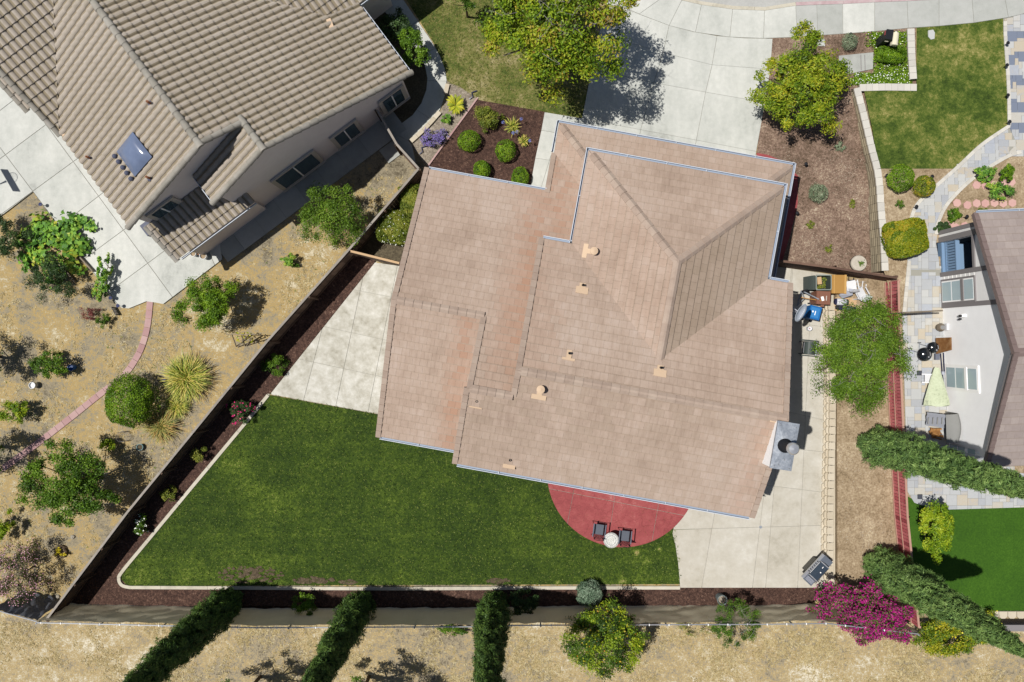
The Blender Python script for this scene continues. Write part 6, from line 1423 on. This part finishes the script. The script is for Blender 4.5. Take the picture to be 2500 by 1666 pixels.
wpart(MB().tube([J(1790, 300, .8), J(1790, 430, .5), J(1760, 520, .15)], .02, 6).build('stem', 'black'), t); wpart(MB().tube([J(1780, 400, .75), J(1930, 420, .7)], .02, 6).build('handlebar', 'black'), t); wpart(MB().tube([J(1930, 340, .7), J(1930, 500, .6)], .025, 6).build('grip', 'black'), t); wpart(MB().beam(J(1740, 480, .2), J(1830, 600, .2), .12, .04).build('deck', 'plastic_white'), t)
def bag(label, a, c, r, mats, z):
    t = thing('sports_bag', label, 'bag', tuple(J(*a, .06))); a = J(*a, z); c = J(*c, z); d = c - a
    segs = [0, .12, .35, .6, .85, 1]; rad = [r * .8, r, r * 1.05, r, r * .95, r * .85]
    for i in range(5): wpart(MB().tube([a + d * segs[i], a + d * segs[i + 1]], [rad[i], rad[i + 1]], 12).build('bag_panel', mats[i], smooth=False), t)
    wpart(MB().tube([a + d * .2 + Vector((0, 0, r)), a + d * .5 + Vector((0, .05, r + .06)), a + d * .8 + Vector((0, 0, r))], .012, 5).build('strap', 'black'), t)
bag('white and navy bag lying on boards in the side yard', (1380, 1020), (1760, 1040), .16, ['navy', 'plastic_white', 'plastic_white', 'plastic_grey', 'navy'], .6)
bag('black and lilac bag lying below the white and navy one', (1420, 1180), (1980, 1240), .12, ['black', 'navy', 'bag_grey', 'bag_grey', 'navy'], .56)
t = thing('timber_pile', 'short tan boards under the two sports bags', 'boards', J(1880, 1040, .05))
for a, c, w, z in (((1400, 930), (2010, 960), .1, .43), ((1740, 1040), (2010, 1045), .22, .45), ((1380, 1130), (1960, 1150), .08, .43), ((1380, 1260), (1600, 1265), .08, .43)): wpart(MB().beam(J(*a, z), J(*c, z), w, .05).build('board', 'board_tan'), t)
t = thing('wheelbarrow_frame', 'bare grey wheelbarrow frame with wooden shovel by the brown cart', 'tools', J(500, 900, .05))
for a, c, m, w in (((430, 700), (300, 1150), 'galv', .05), ((440, 710), (940, 960), 'galv', .05), ((430, 720), (510, 920), 'galv', .03), ((300, 1140), (520, 920), 'galv', .03), ((400, 900), (1010, 1000), 'orange', .035)): wpart(MB().beam(J(*a, .55), J(*c, 1.12 if c[0] > 900 else .5), w, .04).build('bar' if m == 'galv' else 'shovel_handle', m), t)
wpart(MB().lathe([(.001, .04), (.17, .03), (.17, -.03), (.001, -.04)], J(540, 730, .6), 14, Matrix.Rotation(1.2, 3, 'X')).build('wheel', 'black'), t)
t = thing('paint_pail', 'small white pail with a red label beside the satellite dish shadow', 'pail', tuple(gp(810, 560, .05)))
MB().lathe([(.001, .24), (.1, .24), (.11, .3), (.1, 0)], (0, 0, 0), 12).build('pail_body', 'plastic_white', t); MB().box((0, 0, .245), (.06, .04, .01), .5).build('pail_label', 'patio_red', t)
# --- letterboxes
Q = lambda x, y, z: P(2100 + x / 16.8, 60 + y / 16.8, z)
p = Q(1200, 420, 1.25); t = thing('letterbox', 'black letterbox on a tall black pedestal by the pavement', 'letterbox', (p.x, p.y, .02), math.radians(-8))
MB().box((0, 0, .45), (.24, .4, .9)).build('pedestal', 'black', t); g = MB(); g.box((0, 0, 1.06), (.3, .44, .34)); b_ = g.build('box_body', 'black', t); MB().box((0, 0, 1.245), (.32, .46, .03)).build('lid', 'black', b_); MB().box((0, -.23, 1.0), (.16, .02, .05)).build('slot_plate', 'cream', b_); MB().box((-.16, .1, 1.1), (.015, .2, .1)).build('flag', 'patio_red', b_)
p = Q(1475, 570, 1.15); t = thing('letterbox', 'cream-white round-topped letterbox beside the black one', 'letterbox', (p.x, p.y, .02), math.radians(-7))
MB().box((0, -.02, .45), (.22, .34, .92)).build('pedestal', 'black', t); g = MB(); n = 8
for i in range(n + 1):
    a = math.pi * i / n
    for y in (-.28, .28): g.v.append(Vector((.15 * math.cos(a), y, 1.02 + .13 * math.sin(a))))
g.v += [Vector((-.15, -.28, .9)), Vector((-.15, .28, .9)), Vector((.15, -.28, .9)), Vector((.15, .28, .9))]; m_ = 2 * n + 2
g.f = [(2 * i, 2 * i + 1, 2 * i + 3, 2 * i + 2) for i in range(n)] + [tuple(range(0, m_, 2)) + (m_, m_ + 2), (m_ + 3, m_ + 1) + tuple(range(m_ - 1, 0, -2)), (2 * n, 2 * n + 1, m_ + 1, m_), (m_ + 2, m_ + 3, 1, 0)]
b_ = g.build('box_body', 'cream', t); MB().box((0, -.287, 1.02), (.26, .015, .2)).build('door', 'cream', b_)
# --- utility covers
t = tag(MB().prism([D(*q)[:2] for q in ((1926, 130), (2005, 122), (2004, 160), (1928, 176))], -.05, .09).build('vault_cover', 'concrete_grey'), 'pale concrete utility vault cover next to the citrus tree', 'utility cover')
for x in (1978, 1987): mk('lid_slot', *(lambda g: (g.v, g.f))(MB().beam(D(x, 126, .095), D(x + 1, 162, .095), .03, .008)), 'trim_grey', t)
tag(MB().prism([D(*q)[:2] for q in ((1876, 91), (1893, 91), (1894, 108), (1875, 107))], -.05, .08).build('meter_box', 'utility'), 'small pale meter box lid at the top of the mulch area', 'utility cover')
tag(MB().prism([D(*q)[:2] for q in ((2131, 72), (2142, 70), (2146, 77), (2145, 91), (2137, 93), (2131, 86))], -.05, .09).build('meter_box', 'utility'), 'oval meter lid in the upper right lawn', 'utility cover')
# --- path lights
def light(label, x, y, z0, group):
    p = D(x, y, z0 + .35); t = thing('path_light', label, 'lamp', (p.x, p.y, z0), 0, group)
    MB().tube([(0, 0, 0), (0, 0, .34)], .014, 6).build('stake', 'black', t); MB().lathe([(.03, .28), (.055, .3), (.085, .37), (.06, .4), (.001, .41)], (0, 0, 0), 12).build('lamp_head', 'black', t)
for i, (x, y) in enumerate(((2316, 99), (2314, 150), (2316, 219), (2320, 280))): light(['first black path light from the pavement along the paver drive', 'second black path light along the paver drive', 'third black path light along the paver drive', 'last black path light where the paver drive meets the path'][i], x, y, zr(y), 'black path lights')
for x, y, l in ((2038, 404, 'black path light left of the clipped round shrub'), (2142, 406, 'black path light above the smaller clipped shrub'), (2106, 475, 'black path light on the inner bend of the paver path'), (2222, 498, 'black path light near the white house roof corner'), (2246, 403, 'black path light at the tip of the island bed')): light(l, x, y, zr(y), 'black path lights')
for x, y, l in ((1852, 377, 'dark path light at the corner of the driveway'), (1832, 490, 'dark path light beside the red path'), (2166, 1334, 'upper solar light on the dirt strip by the lower cypress'), (2168, 1349, 'lower solar light on the dirt strip by the lower cypress'), (1955, 79, 'dark path light behind the lavender bush'), (1865, 92, 'dark path light above the citrus tree')): light(l, x - (118 if 2100 < x < 2200 and y > 1300 else 0) if x > 2100 else x, y, .4 if y > 1300 else .03, 'dark garden lights')
def solar(label, x, y):
    p = D(x, y, .4); t = thing('solar_light', label, 'lamp', (p.x, p.y, 0), 0, 'blue solar lights'); MB().tube([(0, 0, 0), (0, 0, .4)], .014, 6).build('stake', 'steel', t); MB().lathe([(.04, .34), (.085, .4), (.085, .43), (.001, .45)], (0, 0, 0), 14).build('lamp_head', 'solar', t)
for x, y, l in ((93, 470, 'blue solar light at the top tip of the vegetable bed'), (245, 669, 'upper blue solar light beside the trailing vine'), (254, 685, 'middle blue solar light beside the trailing vine'), (271, 703, 'lowest blue solar light at the patio\'s curved edge'), (378, 435 + 440, 'blue solar light beside the fountain grass') ): solar(l, x, y)
# --- millstone planter
p = D(1975, 605, .3); t = thing('stone_planter', 'round stone millstone planter with a small plant beside the stepped wall', 'planter', (p.x, p.y, .0))
MB().lathe([(.36, 0), (.38, .1), (.36, .16)], (0, 0, 0), 24).build('base_ring', 'black', t); MB().lathe([(.37, .14), (.38, .22), (.35, .28), (.08, .29), (.06, .24), (.001, .24)], (0, 0, 0), 24).build('millstone', 'millstone', t)
fast_quads('plant', leaves(rng.normal(0, .06, (90, 3)) + [.07, -.01, .32], np.tile([0, 0, 1.0], (90, 1)), .08, .035), 'lf_deep', rng.random(90), t)
# --- right-hand yard: kettles, umbrella, covered chair
KT = lambda x, y, z: P(2220 + x / 7.47, 800 + y / 7.47, z)
def kettle(label, x, y, r):
    p = KT(x, y, 1.75); t = thing('kettle_grill', label, 'grill', (p.x, p.y, .8), 0, 'black kettle grills')
    MB().lathe([(.001, -r * .75), (r * .7, -r * .5), (r, 0), (r, .02)], (0, 0, .75), 22).build('bowl', 'black', t, smooth=True)
    ld = MB().lathe([(r * 1.03, .02), (r * .95, r * .35), (r * .6, r * .62), (.001, r * .75)], (0, 0, .75), 22).build('lid', 'black_gloss', t, smooth=True)
    MB().tube([(.1, .1, .75 + r * .7), (.1, .1, .8 + r * .75), (.12, -.06, .8 + r * .75), (.12, -.06, .75 + r * .7)], .014, 6).build('handle', 'steel', ld); MB().lathe([(.001, .02), (.035, .015), (.035, 0)], (.08, -.12, .75 + r * .62), 10).build('air_vent', 'steel', ld)
    for i in range(3): a = 2.1 * i + 2.6; MB().tube([(r * .5 * math.cos(a), r * .5 * math.sin(a), .5), (r * 1.2 * math.cos(a), r * 1.2 * math.sin(a), 0)], .014, 6).build('leg', 'galv', t)
    for s_ in (-1, 1): MB().lathe([(.001, .02), (.08, .02), (.08, -.02), (.001, -.02)], (-r * 1.15, s_ * r * .85, .08), 12, Matrix.Rotation(math.pi / 2, 3, 'X')).build('wheel', 'black', t)
    MB().tube([(-r * 1.15, -r * .85, .1), (-r * 1.15, r * .85, .1)], .012, 6).build('axle', 'galv', t)
kettle('larger black kettle grill by the white house wall', 320, 490, .31); kettle('smaller black kettle grill in front of the rusty board', 475, 365, .25)
t = thing('rusty_board', 'rusty brown panel propped against the white house wall behind the grills', 'panel', tuple(KT(600, 330, .8)))
wpart(MB().ext([KT(480, 190, 1.2), KT(745, 180, 2.1), KT(750, 410, 2.1), KT(490, 480, 1.2)], (.04, 0, .05)).build('panel_face', 'rust_board'), t)
t = thing('closed_umbrella', 'closed pale green patio umbrella by the white house wall', 'umbrella', tuple(KT(480, 1100, .8)))
a, c = KT(475, 740, 1.35), KT(480, 1420, 1.55); g = MB(); n = 14; rows = [(0, .1), (.25, .24), (.55, .38), (.85, .52), (1, .56)]
d = c - a
for k_, r in rows:
    for j in range(n): an = 2 * math.pi * j / n; rr_ = r * (1 + .1 * (j % 2)); g.v.append(a + d * k_ + Vector((rr_ * math.cos(an), .04 * math.sin(an * 3), .32 * r * math.sin(an) * 1.2 + .1)))
g.f = [(i * n + j, i * n + (j + 1) % n, (i + 1) * n + (j + 1) % n, (i + 1) * n + j) for i in range(len(rows) - 1) for j in range(n)] + [tuple(range(n - 1, -1, -1)), tuple((len(rows) - 1) * n + j for j in range(n))]
wpart(g.build('canopy', 'umbrella'), t); wpart(MB().tube([a - d * .03, c + d * .05], .025, 8).build('pole', 'trim_light'), t)
t = thing('outdoor_chair', 'white metal garden chair half hidden behind the closed umbrella', 'chair', tuple(KT(310, 930, .8)))
wpart(MB().box(KT(340, 930, 1.2), (.3, .36, .03)).build('seat', 'plastic_white'), t)
for y in (850, 1000): wpart(MB().beam(KT(225, y, 1.25), KT(410, y + 5, 1.4), .05, .03).build('armrest', 'plastic_white'), t)
for y in (860, 990):
    for x in (290, 390): q_ = KT(x, y, 1.1); wpart(MB().beam((q_.x, q_.y, .8), (q_.x, q_.y, 1.2), .03, .03).build('leg', 'plastic_white'), t)
t = thing('log_store', 'grey covered log rack with firewood by the white house wall', 'log rack', tuple(T(11, 1600, 780, .8)))
g = MB(); nseg = 9
for i in range(nseg + 1):
    u_ = i / nseg; zt = 2.0 + .12 * math.sin(math.pi * u_)
    a0, a1 = T(11, 1632 + 8 * u_, 672 + 258 * u_, zt - .15), T(11, 1748 + 26 * math.sin(math.pi * u_), 662 + 268 * u_, zt)
    for k_ in range(6):
        q_ = a0.lerp(a1, k_ / 5); g.v.append(Vector((q_.x, q_.y, q_.z + .12 * math.sin(math.pi * k_ / 5))))
    g.v.append(Vector((a1.x + .02, a1.y, .85)))
g.f = [(7 * i + k_, 7 * i + k_ + 1, 7 * i + k_ + 8, 7 * i + k_ + 7) for i in range(nseg) for k_ in range(6)]
wpart(g.build('cover', 'cover', smooth=True), t)
g = MB()
for i in range(7):
    u_ = i / 6
    for k_ in range(5):
        q_ = T(11, 1460 + 168 * k_ / 4 - 10 * u_, 650 + 22 * k_ / 4 + 122 * u_, 1.5 + .42 * k_ / 4 - .1 * u_); g.v.append(q_ + Vector((0, 0, .04 * math.sin(6.3 * u_ * 2))))
g.f = [(5 * i + k_, 5 * i + k_ + 1, 5 * i + k_ + 6, 5 * i + k_ + 5) for i in range(6) for k_ in range(4)]
wpart(g.build('cover_flap', 'cover_dark', smooth=True), t)
for i in range(4): wpart(MB().beam(T(11, 1475 + 42 * i, 700, 1.66 + .09 * i), T(11, 1470 + 42 * i, 760, 1.62 + .09 * i), .04, .02).build('cover_fold', 'cover'), t)
for i in range(12): a_ = T(11, 1480 + random.uniform(0, 50), 800 + 7 * i, 1.1 + .02 * i); wpart(MB().beam(a_, a_ + Vector((.42, random.uniform(-.12, .02), random.uniform(-.05, .12))), .07, .07).build('log', 'firewood', tint=random.random()), t)
t = thing('steel_frame_rail', 'thin dark edging frame along the foot of the white house wall', 'edging', tuple(T(11, 1600, 300, .8)))
for x0, y0, x1, y1 in ((1585, 110, 1600, 300), (1610, 105, 1620, 290), (1600, 300, 1620, 445)): wpart(MB().beam(T(11, x0, y0, 1.0), T(11, x1, y1, 1.0), .03, .05).build('rail', 'navy'), t)
wpart(MB().box(T(11, 1605, 290, 1.0), (.12, .14, .08)).build('corner_box', 'plastic_grey'), t); wpart(MB().box(T(11, 1550, 140, .95), (.2, .3, .15)).build('vent_box', 'bag_grey'), t)
for x, y, l in ((1390, 290, 'upper square dark drain grate in the paver yard'), (1395, 1425, 'lower square dark drain grate in the paver yard')): 
    g = MB().box(T(11, x, y, .85), (.22, .22, .03)); o = tag(g.build('drain_grate', 'black'), l, 'drain', 'square drain grates')
    for i in range(4): q_ = T(11, x, y, .868); gg = MB().box((q_.x - .07 + .047 * i, q_.y, .868), (.018, .18, .01)); mk('grate_bar', gg.v, gg.f, 'bag_grey', o)
t = thing('water_pot', 'dark tilted pot on a stand at the corner of the white house', 'pot', tuple(T(7, 1560, 1440, .8)))
MB().lathe([(.001, 0), (.16, .05), (.2, .25), (.14, .42), (.1, .42)], (0, 0, 0), 14).build('pot_body', 'wood_old', t); MB().box((.14, .02, .3), (.12, .3, .6)).build('stand', 'plastic_white', t)
# --- left-hand garden things
def pot(name, label, xy, r, h, m, soil='dirt_dark', z0=0.0, cat='pot', group=None):
    p = D(xy[0], xy[1], z0 + h); t = thing(name, label, cat, (p.x, p.y, z0), 0, group)
    MB().lathe([(r * .75, 0), (r, h), (r * .86, h), (r * .8, h * .75)], (0, 0, 0), 20).build('pot_body', m, t, smooth=False); MB().lathe([(r * .82, h * .78), (.001, h * .8)], (0, 0, 0), 14).build('soil', soil, t)
pot('garden_pot', 'larger white pot of dry soil beside the lean-to roof', (466, 588), .17, .34, 'pot_white', 'dirt', .09); pot('garden_pot', 'smaller white pot nearest the lean-to eave', (443, 583), .14, .3, 'pot_white', 'dirt', .09); pot('garden_pot', 'small terracotta pot between the two white pots', (454, 581), .1, .2, 'terracotta', 'dirt', .09)
pot('bucket', 'white bucket standing alone on the dry left yard', (73, 886), .16, .34, 'pot_white', 'plastic_white', cat='bucket'); pot('garden_pot', 'bright blue pot beside the small green shrub', (162, 845), .15, .35, 'pot_blue', 'pot_blue'); pot('garden_pot', 'round teal pot on the ground near the brown fountain grass', (321, 1028), .16, .2, 'pot_teal'); pot('urn', 'large mottled stone urn in the mulch beside the shade cloth', (1660, 1380), .24, .6, 'urn', 'gravel', cat='urn')
p = D(285, 1003, .1); t = thing('wire_cage', 'collapsed grey wire plant cage on the ground by the small leafy shrub', 'plant cage', (p.x, p.y, 0))
for z in (.06, .2, .34): MB().tube([(.28 * math.cos(a), .24 * math.sin(a), z) for a in np.linspace(0, 6.283, 18)], .008, 4).build('hoop', 'bark_grey', t)
for i in range(6): a = i * 1.05; MB().tube([(.28 * math.cos(a), .24 * math.sin(a), 0), (.28 * math.cos(a), .24 * math.sin(a), .4)], .008, 4).build('wire', 'bark_grey', t)
t = thing('trellis', 'rickety wooden trellis with yellowing vine beside the diagonal fence', 'trellis', D(560, 785, 0))
TR = lambda x, y, z: P(540 + x / 16.8, 790 + y / 16.8, z)
for a, c in (((210, 440, 1.3), (1400, 450, 1.3)), ((430, 420, 1.3), (620, 950, .0)), ((1040, 530, 1.2), (680, 980, 0)), ((840, 470, 1.3), (980, 930, 0)), ((1250, 600, 1.1), (1040, 920, .0))): wpart(MB().beam(TR(*a), TR(*c), .035, .035).build('lath', 'wood_old', tint=random.random()), t)
vp = thing('trellis_vine', 'yellowing vine climbing the wooden trellis', 'plant', D(560, 790, 0)); n = 45; q_ = np.array([TR(random.uniform(580, 1300), random.uniform(380, 800), random.uniform(.3, 1.3)) for _ in range(n)])
wpart(fast_quads('foliage', leaves(q_, np.tile([0, 0, 1.0], (n, 1)), .14, .08, .6), 'lf_sago', rng.random(n)), vp); wpart(MB().tube([TR(900, 900, 0), TR(900, 700, .6), TR(850, 450, 1.25)], .012, 5).build('stem', 'lf_deep'), vp)
t = thing('raised_bed', 'weathered timber edging of the vegetable bed beside the patio', 'planter', T(4, 500, 700))
for a, c, h in (((650, 690), (860, 925), .3), ((170, 740), (340, 975), .22), ((550, 840), (690, 1020), .2)): wpart(MB().beam(T(4, *a, h / 2), T(4, *c, h / 2), .06, h).build('board', 'wood_old', tint=random.random()), t)
t = thing('picket_edging', 'tiny black and white picket edging by the patio\'s curved corner', 'edging', P(280, 755, 0))
for i in range(9): q_ = P(273 + i * 1.1, 752 + i * 1.9, .3); wpart(MB().box((q_.x, q_.y, .16), (.09, .035, .32), -1).build('picket', 'white' if i % 2 else 'black'), t)
p = D(341, 524, .8); t = thing('air_conditioner', 'grey air conditioner unit at the corner of the barrel tile house', 'air conditioner', (p.x, p.y, .09), math.radians(-53))
MB().box((0, 0, .4), (.6, .5, .75)).build('casing', 'lead', t); MB().lathe([(.2, .78), (.19, .79), (.04, .79), (.001, .8)], (0, 0, 0), 16).build('fan_grille', 'bag_grey', t)
p = D(0, 0); BBX = P(32, 443, 0); t = thing('basketball_hoop', 'basketball hoop past the left edge throwing its shadow on the patio', 'basketball hoop', (BBX.x - 2.35, BBX.y - .35, .09), math.radians(30))
MB().tube([(0, 0, 0), (0, 0, 2.6), (.85, 0, 3.1)], .05, 8).build('pole', 'black', t); MB().box((.95, 0, 3.35), (.04, 1.2, .75)).build('backboard', 'bag_grey', t); MB().tube([(1.22 + .23 * math.cos(a), .23 * math.sin(a), 3.05) for a in np.linspace(0, 6.283, 20)], .012, 5, False).build('rim', 'orange', t)
g = MB()
for i in range(12): a = i * .5236; g.tube([(1.22 + .23 * math.cos(a), .23 * math.sin(a), 3.05), (1.22 + .13 * math.cos(a + .4), .13 * math.sin(a + .4), 2.7)], .005, 3)
g.build('net', 'white', t); MB().box((-.2, 0, .12), (.9, .7, .24), taper=.8).build('base_tank', 'black', t)
for x, y, r, l in ((118, 1378, .15, 'largest pale rock by the lower end of the diagonal fence'), (128, 1392, .12, 'smaller pale rock by the lower end of the diagonal fence'), (133, 1372, .1, 'smallest pale rock by the lower end of the diagonal fence'), (167, 1234, .11, 'lone pale stone on the dry ground below the lobed tree')):
    p = D(x, y, .05); g = MB(); g.lathe([(.001, -.05), (r * .9, .0), (r, r * .35), (r * .65, r * .75), (.001, r * .85)], (0, 0, 0), 9)
    for v in g.v: v += Vector((random.uniform(-.2, .2) * r, random.uniform(-.2, .2) * r, random.uniform(-.1, .1) * r))
    o = g.build('rock', 'stone', tint=random.random()); o.location = (p.x, p.y, 0); tag(o, l, 'rock', 'pale garden rocks')
p = D(140, 1268, .1); g = MB(); g.lathe([(.3, 0), (.28, .14), (.2, .2), (.001, .16)], (0, 0, 0), 12)
for v in g.v: v += Vector((random.uniform(-.05, .05), random.uniform(-.05, .05), 0))
o = g.build('tree_stump', 'bark'); o.location = (p.x, p.y, 0); tag(o, 'dark low tree stump under the tiny yellow plant', 'stump')
# hose reels and taps by the left neighbour's front path
for x, y, l in ((1044, 245, 'blue-grey hose end beside the sago palm'), (1030, 378 - 10, 'blue-grey hose end at the foot of the gravel bed')):
    q_ = T(1, 1960 if y < 300 else 1500, 910 if y < 300 else 1415, .1); o = MB().tube([q_, q_ + Vector((.15, .1, .05)), q_ + Vector((.1, .3, 0)), q_ + Vector((.35, .4, 0))], .025, 6).build('garden_hose', 'solar'); tag(o, l, 'hose', 'garden hose ends')
